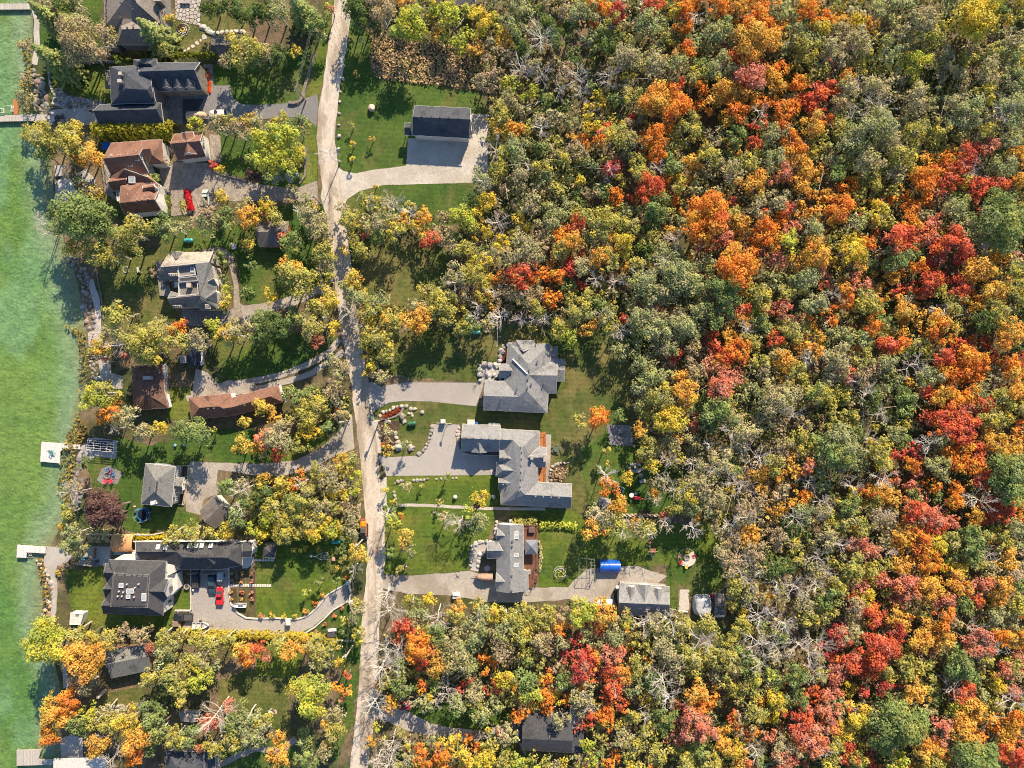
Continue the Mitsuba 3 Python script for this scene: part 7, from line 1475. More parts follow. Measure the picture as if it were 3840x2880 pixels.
C4(2, 1); plant('K160,120,100 Y50,230,60 Z330,250,100 Z430,200,70 R550,290,90 O430,390,80 A540,430,110 L760,260,140 L920,270,80 G1240,150,120 D1200,270,90 O900,40,80 R1050,50,60 O1120,30,70 O1280,30,60 O1420,70,60 O1710,170,190 O1600,340,140 R1660,440,100 P1850,400,90 C1920,100,60 A1960,270,90 L1900,190,80 K2130,140,110 O2160,280,100 A1900,550,140 O1920,690,150 Y950,450,110 A870,390,60 L430,480,100 A770,570,110 L860,590,100 A970,640,60 R600,540,50 O400,540,70 C480,680,70 R90,730,120 O170,770,80 O390,740,70 K90,480,150 K600,650,90 G1210,540,70 Y1180,490,50 Z1330,570,110 B1330,600,100 B1130,710,100 B900,770,100 B730,770,80 L1080,640,80 Y1130,620,40 Z1150,780,130 Z1450,730,160 Z1560,800,120 G1830,830,150 G1860,950,110 Z1620,1000,110 G1750,1070,110 K1330,880,120 Z1200,900,110 O1260,1010,50 O1420,1020,50 C970,1090,55 Z1100,1100,120 K1400,1100,110 Z1450,1150,130 Z1250,1200,130 B1500,1100,80 B1200,1080,90 C1390,1410,70 O1960,1360,110 R1850,1430,80 A1800,1480,70 P1830,1590,90 N1600,1580,100 P1970,1610,60 A1450,1600,80 L2130,1450,80 Z1200,1570,110 Z1090,1480,100 G1160,1620,90 L850,1160,90 L560,1020,120 M480,1250,90 L640,930,80 L420,1180,90 A640,1200,60 G750,960,70 Z830,1050,80 B650,1050,70 B800,1080,70 B70,1090,70 B180,1100,50 L180,1000,80 Y170,1170,40 B280,1100,60 N80,900,100 R1990,1020,80 A2020,1080,70 L2150,900,110 M2080,1000,80 G2130,1100,80 B2030,1180,80 C1690,740,60 P1700,860,60 Z1680,620,90 A1990,830,80 A1370,340,50 L1200,420,80 P1230,400,50 L1040,300,80 B1420,420,90 D1130,480,80 B850,1220,70 B940,1230,80 Z930,1380,80 Z1380,1270,110 K1280,1330,90 N1550,1350,80 N1730,960,60', 'middle wood')
C4(3, 1); plant('K80,60,100 A370,30,60 R150,140,70 O620,130,120 A560,200,100 P820,200,50 Z750,290,100 Y950,170,90 L870,250,90 P170,330,60 Z380,320,110 M180,440,100 A400,530,130 O30,400,110 A280,600,90 P440,650,70 Y720,510,130 A740,620,100 Y540,600,50 O880,430,80 R1120,390,130 R1230,440,80 P1440,260,70 O1240,150,90 O1230,290,100 P1360,370,90 R1600,450,130 C1680,570,100 R1450,480,100 C1440,560,80 Z1620,130,110 G2030,300,220 G1960,140,130 Z1700,340,120 G1680,100,80 R1820,190,40 G1110,570,120 G1240,520,80 O1290,630,80 A1790,660,130 A1960,850,110 Y1960,680,60 A1880,590,70 R1400,780,100 R1640,820,110 R1340,880,60 P780,780,80 L1600,970,100 L1480,880,80 Z330,760,130 Z400,950,120 L160,880,90 P120,1010,90 O350,1110,50 O560,1100,60 A680,850,70 O700,960,80 L860,960,120 A1160,1010,90 A1140,1100,60 O970,1030,40 O880,1160,100 G1000,1110,70 A1480,1130,110 O1440,1210,100 A1790,980,70 O1790,930,50 L1950,1050,110 A2080,1250,130 R60,1260,70 A440,1260,60 L210,1220,100 Z670,1230,90 Z810,1270,90 R1020,1330,90 O1120,1320,90 L1320,1330,90 R1500,1430,100 O1640,1560,100 O1720,1450,120 O1830,1450,100 R1740,1390,60 R1940,1430,60 O2080,1480,100 O1560,1560,90 B320,1420,90 K600,1430,130 Z1030,1470,100 A420,1370,70 L820,1440,100 K560,1580,110 R680,1570,90 R770,1360,40 A130,1450,100 L250,1540,80 K60,1410,80 N780,1590,90 B1260,1500,110 Z1380,1590,110 B740,1620,80 N930,1520,70 D2100,1150,80 B550,880,70 B1480,1030,80 A1060,740,70 B1830,480,80 L1930,440,80 A2100,1570,90 L2120,780,120 Z2150,660,90 P2110,630,50 D1850,1120,110 L2160,900,90', 'right wood')
C4(2, 2); plant('Z1130,60,110 L1290,100,120 A1500,60,120 P1800,40,130 G1780,220,140 G1700,330,90 Y1870,150,60 A1490,180,60 L1400,200,70 Y1370,310,130 L1270,270,80 K1900,340,110 Z2160,150,90 K1990,420,130 B1900,420,120 B2000,510,90 P1570,350,50 K1380,500,90 A1430,460,60 K1560,490,80 B1690,510,60 B1850,550,70 B2130,660,110 K1780,690,130 B1740,720,100 B1530,690,80 K1600,720,80 B1340,660,80 L1190,530,90 A1110,400,70 L1150,600,80 A1110,660,30 Y1210,710,70 Y1010,800,70 B1320,810,90 K1280,860,70 B1420,920,90 K1620,860,130 K1700,980,130 L1500,950,110 Z1560,1040,100 B1960,900,130 Y1880,900,50 A2150,910,60 N2000,1100,110 B1980,1130,110 N2140,1010,80 A1590,1130,60 L1430,1090,90 B1240,990,70 A1230,970,60 O820,880,85 B810,780,90 A920,1030,90 L900,1210,90 A690,1260,100 K760,1160,110 B740,1090,80 A1060,1190,50 L1160,1230,80 B950,1260,90 B860,1210,60 B1190,1270,60 B1340,1200,80 A1310,1230,40 K1090,1240,80 P1330,1130,50 B1570,1230,90 K1810,1450,90 K1760,1280,70 A2090,1330,60 A2030,1370,50 B2000,1500,70 N1880,1550,110 N2100,1450,110 K2150,1560,80 B1960,1600,90 B2120,1620,60 B1880,1220,110 N1900,1330,90 O750,290,105 L590,320,70 G930,280,60 L810,580,45 Y830,690,25', 'wood edge')
C4(3, 2); plant('K200,80,120 K50,150,130 B40,200,90 L420,80,120 L500,50,80 B830,80,90 B200,280,90 L580,340,70 N300,330,80 B960,270,100 D900,150,100 G1180,100,90 A1490,110,100 O1600,130,110 R1850,190,90 O1720,110,100 R1360,290,80 R1560,270,110 R1700,330,110 R1500,370,120 R1680,430,110 P1620,220,100 B1370,490,110 Z1480,470,90 C1250,560,60 O1680,540,90 O1560,570,80 R1830,580,80 A2000,520,110 A2130,570,90 A1900,460,70 K1940,570,60 G2080,750,170 G2100,900,150 G2190,650,80 O1640,670,90 O1750,720,100 R1840,810,90 O1230,710,80 Z1480,720,110 R1340,640,50 Z1840,60,90 L2180,200,90 A2120,60,110 L2000,110,100 L1900,270,110 L2030,300,80 O2160,430,60 Z600,480,130 G560,600,150 Z700,560,110 L960,600,120 Y900,560,80 B880,470,80 L240,480,90 N120,550,100 L40,680,90 P350,700,80 A190,730,60 O290,980,80 A150,1050,70 B340,850,80 B720,880,90 B940,810,120 P1090,830,60 P1230,880,70 A1080,990,80 A980,930,90 L920,1020,80 O880,930,80 G1240,970,70 O1600,1000,80 B1800,1000,120 R1950,1040,90 R2060,1060,90 R2000,1130,80 O2170,1170,60 A1780,1150,90 R1240,1090,110 P1380,1150,110 R1450,1220,90 N950,1160,100 B980,1130,90 P1560,1190,70 L820,1240,100 A760,1250,50 L650,1190,90 K680,1150,80 P780,1400,100 P890,1430,80 A1150,1280,90 A1250,1270,80 O1300,1380,110 Y1440,1390,110 L1580,1350,90 G1780,1320,120 G1770,1480,90 A1160,1560,100 O1380,1530,120 B1060,1450,60 L720,1560,120 L860,1600,90 K500,1330,110 B610,1370,90 L250,1480,80 N100,1350,100 B420,1520,90 B500,1620,80 Y90,1420,40 Z300,1100,100 B220,1170,100 K470,1100,80 B440,1140,60 G700,1050,100 Y820,1030,40 B480,1010,80 L1000,1550,70 A2060,1520,100 Z2140,1250,90 A1950,1340,50 L2020,1350,80 Y1650,1600,70 K1900,1600,80 L1820,1560,80 N2100,1620,90 B1900,1470,80 D60,1580,120 D200,1250,90', 'right wood')
C4(2, 3); plant('L50,350,90 L140,310,80 A400,420,70 O400,460,60 M600,300,120 A790,310,110 O750,450,60 R750,470,60 L320,330,80 L250,390,80 K430,560,80 N330,530,50 Y150,460,60 L60,500,100 L230,440,70 N250,560,90 Z640,520,70 Z880,510,90 Z740,620,70 L980,380,90 K1230,390,90 B1120,400,110 B1340,390,110 L1480,420,100 L1680,420,110 R660,640,60 C600,760,120 P600,840,100 O620,900,80 P870,690,110 O930,650,60 A950,850,90 R830,820,80 R880,950,100 B870,950,80 O690,720,80 L1100,770,90 L1040,830,70 R940,1090,70 Y870,1080,40 R680,1220,70 O810,1210,90 K610,1020,110 B650,1100,90 O310,880,60 G450,900,90 M170,1000,90 G110,900,110 O300,1040,80 Y390,1080,50 O460,1060,50 O150,1150,40 O320,1160,50 L170,1110,60 K410,1225,85 A20,930,50 L110,640,60 K1310,600,120 A1170,720,50 K1540,600,60 L1580,720,120 L1830,700,110 L1700,690,100 K1440,720,100 K1450,830,70 D1200,900,80 B1300,900,130 B1180,800,80 B1330,1000,100 Y1190,1110,40 Z1260,1000,80 G1320,1210,90 L1040,1190,80 B1140,1200,60 A1590,1000,110 C1470,1110,60 O1610,1150,80 P1580,1260,130 P1650,1330,100 R1900,1200,60 O1920,1280,80 A1780,1340,70 A1830,1470,90 Y1900,1480,90 A1960,1520,70 P1330,1390,50 L1940,1020,70 B1700,560,90 B1590,530,80 G2050,750,90 M2150,850,100 L1850,560,80 L1980,430,90 Y2010,300,50 L1930,60,90 K2080,150,90 A2100,100,70 B2050,60,80 B2150,350,120 B2100,560,120 B2120,700,110 L2050,1000,90 N2000,1270,100 L2100,1200,110 A2150,1200,60 B2080,1500,110 R2070,1640,60 L1700,1560,100 G1600,1490,90 L1270,1560,90 L1720,1630,80 M680,1590,60 O840,1610,60 Y440,1610,50 L290,1600,60 M110,1600,50 Y1020,1620,50 L980,1540,50 K570,1580,50 L1500,1620,90 O1480,1590,50 D1380,680,60', 'lower wood')
C4(3, 3); plant('B60,60,100 B230,80,120 B420,80,100 K320,230,100 P770,70,80 R740,210,70 Y840,180,80 G520,200,100 L620,80,90 L440,140,60 L1080,80,60 L1010,130,50 P1190,90,120 A1390,110,130 A1640,60,110 P1830,70,90 R1790,190,80 A1990,80,110 A1970,180,80 G2170,70,80 P1540,200,90 G1700,260,100 L2120,230,90 Z1960,360,110 O1510,340,100 R900,330,110 A1090,350,100 C1080,460,90 C620,520,110 R960,620,150 R700,740,110 R780,790,80 R860,840,80 A1290,550,120 A1510,530,100 P1430,640,50 P1810,570,130 B1870,620,120 B1760,450,90 O2020,520,90 A2180,540,80 G1670,780,150 G1620,660,90 L1190,740,90 L1190,830,80 L1010,820,90 C980,950,80 A1270,1000,120 R1690,1000,90 L1400,920,80 B1550,930,100 P2040,790,80 Y1960,930,80 L2100,750,80 L1960,1100,80 A1790,1170,120 M1600,1150,70 P1490,1320,110 A1690,1320,120 O1760,1400,110 R2120,1550,130 O2050,1480,70 G1780,1550,180 G1900,1560,110 G1100,1230,200 G1230,1280,140 G1010,1400,130 G1000,1060,90 Z1130,1080,80 Y760,1180,120 P690,1120,60 A600,1300,80 Y640,1350,90 P520,1280,80 P500,1150,100 P560,1030,80 R420,990,60 R260,1270,110 P320,1370,130 P420,1450,110 B440,1480,90 K150,1480,110 P130,1590,110 R690,1540,90 M1120,1600,90 A1350,1500,110 O1430,1500,90 L560,1460,90 L520,1600,90 A320,790,70 P590,840,90 G230,850,110 G260,1060,100 L100,1070,80 Y60,1050,100 B300,600,140 B120,400,120 B420,560,130 B90,600,110 B380,800,120 P130,870,60 G60,880,90 G110,480,80 N400,700,90 L1420,1600,90 P2130,1000,70 B2080,1050,120 O2130,1240,90 A2060,1400,90 N740,250,100 K700,480,100 L780,1570,90 N1830,1620,60', 'lower right wood')
WOODS_END = len(TREES)
# gardens on the lake side and along the road
C4(0, 0); plant('F430,160,150,15 F480,530,180,17 F1330,300,190,15 L320,1160,110 L440,1200,120 G390,1330,90 L570,1170,110 L620,1290,120 A690,1120,70 A740,1330,120 N700,330,190 N760,440,140 K930,300,100,7 Z720,220,90 L1420,420,80 A1470,180,45 L2100,440,140 K1960,530,70 D560,40,100 K660,30,80 K420,60,90 M1700,1085,70 K1880,1090,90 N2060,1130,100 A2150,1040,70 L1990,1060,80 C1850,1420,45 Y1920,1470,45 V2180,1530,75 G1340,1550,40 G1365,1522,30 M1320,1560,40 N1440,1400,50 D1830,40,110 D2130,150,120 D1990,60,110 N760,1640,70 Y830,1655,50 D700,1560,60 N230,400,70 K230,850,80 N240,680,60', 'gardens by the slate-blue house')
C4(1, 0); plant('F380,90,160,14 Z200,110,110 G520,180,90 D60,90,110 A350,440,60 D200,470,80 N100,470,80 Z560,330,60 M620,70,35 P655,85,42 G20,450,80 G-20,530,80 D900,90,130 D830,40,70 N1050,70,150 G950,180,90 M1330,230,150 M1570,60,80 M1680,150,110 A1520,160,40 A1640,220,40 Y1960,180,110 Z2080,190,60 A2100,280,60 A890,500,36,3.5 A875,645,30,3.5 L830,1080,30,4 A1000,1195,25,4 Y835,1245,28,4 Y835,1375,28,4 A1035,1610,25,3.5 Z915,355,32 B650,1330,110 A2100,1120,80 L2110,1000,100 B2080,1310,110 A2150,1210,50 M2150,1340,80 L2080,1480,90 Z1950,1560,90 B1960,1590,70 N2120,1620,60 K2190,860,90 M80,1230,120 M230,1200,130 M100,1380,120 M270,1380,120 Y380,1310,55 Y370,1400,45 L240,1060,80 G360,1090,100 L430,1110,60 P160,1060,40 K40,1090,100 S110,1540,58 S310,1520,58 S200,1530,55 V20,1520,45 K330,1630,45 N1950,720,80 N2060,640,80', 'lawns by the road')
C4(0, 1); plant('G700,230,200 G560,200,150 G850,260,150 Z930,330,100 L1160,380,150 A650,480,80 L830,500,110 L1020,540,100 L900,560,110 B380,250,80 B390,350,60 G1400,320,110 Z1530,320,100 N1790,190,100 Z1800,290,90 K1700,270,70 G1950,220,90 A2150,200,110 K2120,130,80 Y1920,50,70 Y830,50,50 A2150,440,60 G2170,620,55 G1910,555,45 G1935,620,40 G1955,745,48 M1958,850,50 Y1940,940,62 G1930,990,50 G2130,890,60 L1030,1050,120 O1545,1180,85 K1400,1150,80 K980,1210,100 L1250,1300,170 L1300,1390,120 A860,1340,90 B1020,1330,90 P1050,1410,40 P920,1440,40 L1530,1290,110 K1700,1280,110 M1850,1180,80 A1960,1230,100 K2050,1230,110 K2150,1200,90 N1320,700,40', 'gardens by the stone house')
C4(1, 1); plant('Y90,110,70 P80,210,50 L160,230,80 P240,370,60 G300,430,100 N300,80,45 Z420,50,60 A500,110,50 K470,220,110 K530,320,110 N590,420,90 L590,520,110 K600,630,80 B370,170,60 A300,680,110 L350,770,160 Y120,910,60 Y650,930,90 L560,1000,90 G60,1100,110 D150,1160,130 L100,1130,70 G350,1080,90 L480,1170,110 P510,1270,80 Y680,1180,70 D40,1280,80 D440,1330,70 K650,1470,70 K720,1540,90 L980,100,90 B960,90,80 B1190,110,100 K1100,250,110 B1340,180,90 L830,260,90 A890,290,60 L780,220,60 A1340,300,60 L1200,340,100 P950,370,50 R1510,400,80 N1580,400,70 A1440,350,60 G1040,390,70 L870,480,90 Y770,510,50 L880,560,60 K1560,320,50 M1780,220,120 Y1990,80,80 L1850,300,80 Y2000,350,60 B2080,250,100 D1880,60,80 K1680,440,80 L1800,500,100 A850,750,90 Z770,790,60 Z850,920,100 Y910,870,55 Z1050,970,100 L1000,1010,100 A960,1080,90 B820,1050,110 B880,1140,80 A1110,1090,80 L1170,1140,90 A1400,1100,130 L1500,1060,100 K1420,1010,80 L1600,960,120 L1660,1080,90 L1450,860,70 B1580,1000,60 L1790,1180,80 G1850,1150,80 B1890,1090,60 Y1930,600,110 L1900,700,110 K1720,700,120 B1750,780,100 A1960,770,80 K2050,590,100 O2060,770,60 A1950,900,80 A2010,920,50 A1790,1020,60 N1820,900,80 B1930,990,60 B2130,1090,100 B2050,870,80 R2190,740,60 L1000,1250,110 Y1000,1510,60 L1100,1350,90 A960,1400,60 K1150,1240,45 M990,1490,50 L1120,1420,80 A950,1570,50 K1080,1600,70 L960,1300,80 Y1130,1280,50', 'hedgerows beside the road')
C4(0, 2); plant('M820,130,120 L900,70,110 O980,240,100 O890,290,70 A1010,180,70 K1110,290,110 K1240,410,100 B1000,390,60 G1700,400,130 G1560,410,100 Y1390,370,60 L1300,410,70 M1850,390,30 A2110,320,60 A2090,520,90 V920,1070,165 V1000,1130,90 V830,1110,90 D740,690,60 K640,870,70 B640,930,110 L610,1110,80 Z640,1290,110 Z620,1370,100 Z690,1430,70 A540,1230,40 L1500,1300,80 L1640,1290,100 L1820,1290,70 Y1960,1280,80 G1990,880,85 K2080,890,80 B2080,940,90 A2120,1040,60 B2090,1050,70 G2050,1150,90 G2140,1000,80 M2180,1260,60 A2160,1060,50 A510,1640,30,1.2 N560,1580,40,1.2', 'gardens between the docks')
C4(1, 2); plant('A60,200,80 G370,130,70 G300,80,70 L450,200,80 Y480,150,40 N680,60,90 L560,170,90 K690,150,60 O700,235,35 N740,270,70 L430,290,90 Y550,430,50 G640,370,70 K210,450,130 P90,470,90 R180,610,70 L390,540,70 A50,830,70 A230,880,80 O330,880,55 B380,870,70 D60,960,90 L550,760,80 K650,850,100 A740,680,90 L820,640,80 B590,750,80 M860,800,60 M860,920,60 Y740,970,70 L420,960,110 L330,1080,90 L150,1080,90 A180,1140,60 M110,1130,80 L240,1200,90 K580,1070,90 N770,1050,70 K830,1140,70 Y600,1190,70 M650,1260,80 Y720,1210,50 Y510,1290,80 Y60,1300,60 L250,1290,90 L360,1280,70 K830,1250,70 L500,1180,90 L690,1060,70 G300,1000,70 M1180,1180,85 O1250,1140,32 A1280,1310,80 B1130,1150,80 N1290,1380,60 Z1340,1450,60 G1150,1450,45 K1300,890,55 L1430,880,22 L1590,1010,35 G1640,810,40 Y1940,980,75 V1915,1030,45 Z1920,1190,100 M1850,1110,60 B1760,1200,100 B1630,1160,85 A1640,1130,50 Y1120,910,35 Y1180,1010,28 O1105,525,32 A1140,570,50 K1140,420,45 M1125,360,25 Z1290,520,45 A900,1480,100 B870,1590,70 G740,1430,48 L755,1515,42 Y715,1595,28 A325,1430,28,2.6 A435,1420,28,2.6 A545,1425,28,2.6 L1250,1600,40 N1290,1590,25', 'bushy lots beside the road')
C4(0, 3); plant('M420,570,180 A740,720,180 L650,480,100 A800,500,70 L930,540,100 N1080,500,80 N1230,520,90 P1310,610,55 Z1440,650,110 L1420,510,80 L1550,520,80 L1700,530,80 L1830,580,100 L1950,540,80 A2090,640,90 O2150,690,90 M2040,610,50 O580,1060,110 A460,1110,100 A480,1240,130 O440,1370,90 O620,1140,90 M760,1170,80 G680,1280,100 L800,1280,80 K940,1150,70 L950,1260,90 Y1110,1240,110 A1190,1400,120 O1170,1560,100 Y1230,1310,60 G1330,1170,110 G1380,1290,100 Z1360,1350,100 G1300,1500,70 L1500,1400,100 A840,1440,110 B980,1590,100 G1650,1370,90 L1560,1000,110 M1740,880,120 L1480,850,120 L1620,750,110 K1750,730,90 Z1800,790,80 B1880,1200,150 P1840,1280,90 P1980,1120,60 G2110,1090,55 S1240,1110,45 Z1080,1140,28 P1740,1470,60 L1850,1470,80 G2000,1280,90 Z2140,1230,100 Z2160,1330,100 L2000,1440,100 N690,860,100 L1290,880,80 K760,950,90 B880,1420,70', 'gardens at lower left')
C4(1, 3); plant('G555,50,42 M435,140,32 G710,35,42 A580,165,24,1.3 O515,235,25,1.3 A430,305,26,1.3 Y345,345,25,1.3 Y240,348,25,1.3 Y145,340,26,1.3 P50,338,26,1.3 P750,275,22,1.3 P675,340,20,1.3 P600,410,20,1.3 P525,485,22,1.3 K880,290,80 L860,230,55 L890,480,60 L750,390,42 G750,490,38 L820,370,50 M885,560,50 L200,590,80 A300,640,100 L500,620,100 A430,590,80 R20,620,70 P90,680,55 L600,650,90 L690,590,60 Z560,720,100 Y720,740,45 M480,1020,160 L430,930,90 O710,950,60 R790,850,40 P740,1060,40 A800,990,55 A630,1270,60 A700,1270,40 K690,1180,80 G430,1370,80 A190,1400,70 A190,1540,100 G420,1560,90 K590,1500,80 L680,1350,90 L60,1250,80 Z40,1380,100 A620,1450,60 B1180,280,150 B1160,160,100 B1580,330,110 Z1400,340,90 L1360,230,80 Y1500,200,60 A1740,280,70 Y2040,310,80 L1900,230,60 Z1920,380,110 Z1880,500,110 L1730,340,80 L2160,310,80 R1330,440,90 R1220,540,50 O1400,600,130 O1480,550,80 A1570,780,100 R1430,740,70 Y1560,850,60 O1440,960,55 Y1510,1030,45 B1130,640,150 B1090,800,150 B1240,620,90 Z1230,770,90 G1270,950,100 L1250,860,70 G1560,480,90 K1680,600,90 K1750,720,120 Z1800,650,100 Z2150,480,110 N2120,650,100 O1990,820,45 Y2160,890,90 R2080,980,55 C1850,900,45 K1880,1030,90 B1650,970,110 Z1740,1110,90 Z1950,1190,100 L1900,1100,80 B1560,1080,60 A1050,960,45 B1000,1110,140 M1040,1310,50 A1000,1430,55 B1200,1450,110 B1160,1580,130 Y1310,1470,40 L1250,1330,50 O1440,1580,80 O1590,1540,80 Y1790,1560,100 Y1990,1590,90 L2120,1580,80 K1330,1600,70 B1050,1630,90', 'wood and verge along the lower road')
C4(1, 0)
# hedges and rows of columns
C4(0, 0)
hedge('800,1125 950,1110 1100,1115 1300,1108 1500,1115', 4.2, 5.0, (.30, .29, .035), 'long thick yellow-green hedge between the slate-blue and the brown house', 1.0, seed=2)
hedge('1000,545 1150,545', 2.0, 3.0, 'D', 'dark hedge in shadow above the slate-blue house', .8, seed=3)
for i in range(17):
    x, y = 1465 + i * 25, 478 + (i % 3) * 6; rng = np.random.default_rng(900 + i); c = at(x, y, 2.6)
    key = thing('cedar_column', 'narrow green cedar in the row behind the small lawn and stepping stones', 'tree', 'cedar columns in one row'); V, F, cc, pc = crown(c, .75, 2.3, 'E', rng, 1.6, .3, 12, 0, .05, (.16, .20, .03))
    scene[key + '__crown'] = mikit.ply(trimesh.Trimesh(V, F, process=False), 'mat_leaf', color=cc); scene[key + '__trunk'] = shape(MB().cyl([c[0], c[1], -.1], c, .1, .05, 5), 'bark', False, BARKC['dark'])
for i, (x, y) in enumerate(((1010, 500), (1050, 490), (1170, 470), (1205, 472), (1240, 478), (1265, 472), (1310, 520), (1350, 530), (1090, 520), (1130, 530))):
    rng = np.random.default_rng(930 + i); c = at(x, y, 2.4); key = thing('cedar_column', 'dark cedar in the shaded gap between the tan-grey and the slate-blue house', 'tree', 'cedars in the shaded gap'); V, F, cc, pc = crown(c, .8, 2.1, 'E', rng, 1.4, .3, 12, 0, .05)
    scene[key + '__crown'] = mikit.ply(trimesh.Trimesh(V, F, process=False), 'mat_leaf', color=cc); scene[key + '__trunk'] = shape(MB().cyl([c[0], c[1], -.1], c, .1, .05, 5), 'bark', False, BARKC['dark'])
hedge('1780,700 1800,640', .7, .5, (.62, .08, .02), 'strip of scarlet flowers beside the pale paving of the slate-blue house', 1.6, 'flower_strip', 4); hedge('1805,800 1812,700', .7, .5, (.70, .10, .02), 'lower strip of scarlet flowers beside the pale paving', 1.6, 'flower_strip', 5)
C4(0, 1)
hedge('1605,-20 1630,60 1650,160', 1.3, 1.3, (.50, .02, .03), 'bright red clipped hedge beside the tan paved court', 1.5, seed=6)
hedge('1440,30 1440,190', 1.3, 1.6, 'E', 'dark green clipped hedge along the white gable of the brown house', 1.3, seed=7)
hedge('1580,60 1590,180', 1.4, .7, 'L', 'low mixed planting between the paved ramp and the red hedge', 1.0, 'shrub_bed', 8)
C4(0, 2)
hedge('970,1328 1150,1325 1420,1318', 1.3, 1.5, (.48, .38, .03), 'narrow yellow hedge behind the white house wing', 1.3, seed=9)
hedge('770,1320 960,1315', 3.0, 3.0, 'K', 'shaded olive hedge left of the narrow yellow hedge', .8, seed=10)
C4(1, 2)
hedge('10,1290 300,1300 600,1285 800,1300', 3.2, 3.0, (.40, .36, .035), 'tall yellow-green hedge above the mown lawn of the white house', .9, seed=11)
C4(0, 3)
hedge('1560,500 1800,508 2212,515 2560,530 2900,560', 2.2, 1.7, (.42, .35, .05), 'long yellowish hedge below the curved driveway', 1.2, seed=12)
C4(2, 2); hedge('0,1195 220,1190', 2.0, 1.6, 'L', 'olive hedge at the top of the very pale bungalow', 1.0, seed=13); hedge('240,1220 400,1210 560,1240', 1.8, 1.2, 'M', 'loose bright green planting beside the brown deck lawn', .8, 'shrub_bed', 14); hedge('235,1350 250,1500 235,1620', .8, .7, 'K', 'grassy planting strip along the brown deck', 1.0, 'shrub_bed', 15)
C4(2, 2); hedge('350,760 420,820 440,720', 2.6, .8, 'N', 'low reddish shrub planting inside the stone-ringed mulch bed', 1.0, 'shrub_bed', 16)
C4(1, 2); hedge('1100,290 1180,255 1240,215', 1.0, .5, (.28, .07, .03), 'red heather-like planting in the crescent bed of the island', 1.6, 'shrub_bed', 17); hedge('1090,360 1120,480 1160,560', 2.2, .8, 'N', 'brownish perennials in the island bed by the white gravel', .8, 'shrub_bed', 18)
C(640, 2100, 320, 1269)
for i, (x, y, cd) in enumerate(((905, 200, 'K'), (1062, 200, 'A'), (1050, 325, 'A'), (1210, 210, 'P'), (1220, 320, 'P'), (900, 475, 'A'), (910, 590, 'A'), (1058, 475, 'P'), (1058, 580, 'Y'), (1205, 480, 'P'), (1215, 590, 'P'), (905, 310, 'K'))):
    rng = np.random.default_rng(970 + i); c = at(x, y, .45); key = thing('garden_shrub', 'small peach or yellow shrub in the planting beds beside the white slab path', 'shrub', 'shrubs of the planting beds'); V, F, cc, pc = crown(c, .62, .45, cd, rng, 1.6, .26, 9, .3, .1, tuple(np.array(COL[cd]) * .5 + np.array([.2, .16, .09])))
    scene[key + '__crown'] = mikit.ply(trimesh.Trimesh(V, F, process=False), 'mat_leaf', color=cc); scene[key + '__stems'] = shape(MB().cyl([c[0], c[1], 0], c, .05, n=5), 'bark', False, BARKC['dark'])
# grass tussocks, reeds and brush: masses nobody could count
def tufts(name, polys, dens, h, code, label, cat, seed, s=.5, up=.8):
    rng = np.random.default_rng(seed); Pn = []
    for p in polys:
        x0, y0, x1, y1 = p.bounds; n = int((x1 - x0) * (y1 - y0) * dens); q = np.column_stack([rng.uniform(x0, x1, n), rng.uniform(y0, y1, n)])
        import shapely
        Pn.append(q[shapely.contains_xy(p, q[:, 0], q[:, 1])])
    q = np.vstack(Pn); n = len(q); cl = meshkit.noise(np.column_stack([q * .35, np.zeros(n)]), seed)
    z = h * rng.uniform(.35, 1.0, n) * (.55 + .9 * cl); Pz = np.column_stack([q, z]); N = rng.normal(0, up, (n, 3)); N[:, 2] = np.abs(N[:, 2]) * .6 + .35; N /= np.linalg.norm(N, axis=1)[:, None]
    V, F = cards(Pz, N, s, 1.3, rng); cs = np.array([COL[c_] if isinstance(c_, str) else c_ for c_ in code]); pick = (meshkit.noise(np.column_stack([q * .22, np.ones(n) * 5]), seed + 3) * len(cs) * .999 + rng.normal(0, .35, n)).astype(int).clip(0, len(cs) - 1)
    k = thing(name, label, cat, None, 'stuff'); scene[k] = mikit.ply(trimesh.Trimesh(V, F, process=False), 'mat_leaf', color=np.repeat(np.clip(cs[pick] * rng.normal(1, .2, (n, 1)), .008, .9), 4, 0)); return k
C4(1, 0)
tufts('tall_grass', [rough(P('1010,330 1180,340 1480,330 1700,380 1960,360 2090,420 2040,560 1990,700 1960,790 1780,760 1500,730 1200,705 1050,680 990,560'), .2, 3)], 9, .8, [(.50, .37, .21), (.46, .33, .21), (.54, .44, .18), (.48, .35, .24)], 'rough brown goldenrod meadow above the mown lawn', 'tall grass', 71, .4, .35)
C4(0, 2); _r = [rough(P('700,0 690,150 640,330 570,480 520,700 510,900 560,1060 610,1000 640,800 670,650 690,540 760,470 760,380 700,300'), .15, 4)]
C4(0, 1); _r += [rough(P('690,1250 770,1300 775,1660 690,1660'), .2, 5), rough(P('560,1150 700,1180 760,1240 690,1260'), .2, 6)]
C4(0, 2); _r += [rough(P('330,1500 380,1510 400,1660 430,1800 420,2090 380,2050 370,1800'), .2, 7)]
C4(0, 0); _r += [rough(P('190,330 270,330 285,560 300,830 330,980 200,980 190,780 220,560'), .25, 8)]
tufts('reeds', _r, 5.5, .7, [(.30, .21, .06), (.25, .19, .06), (.34, .26, .07), (.22, .2, .08)], 'brown-yellow reed belt along the lake edge', 'reeds', 72, .45)
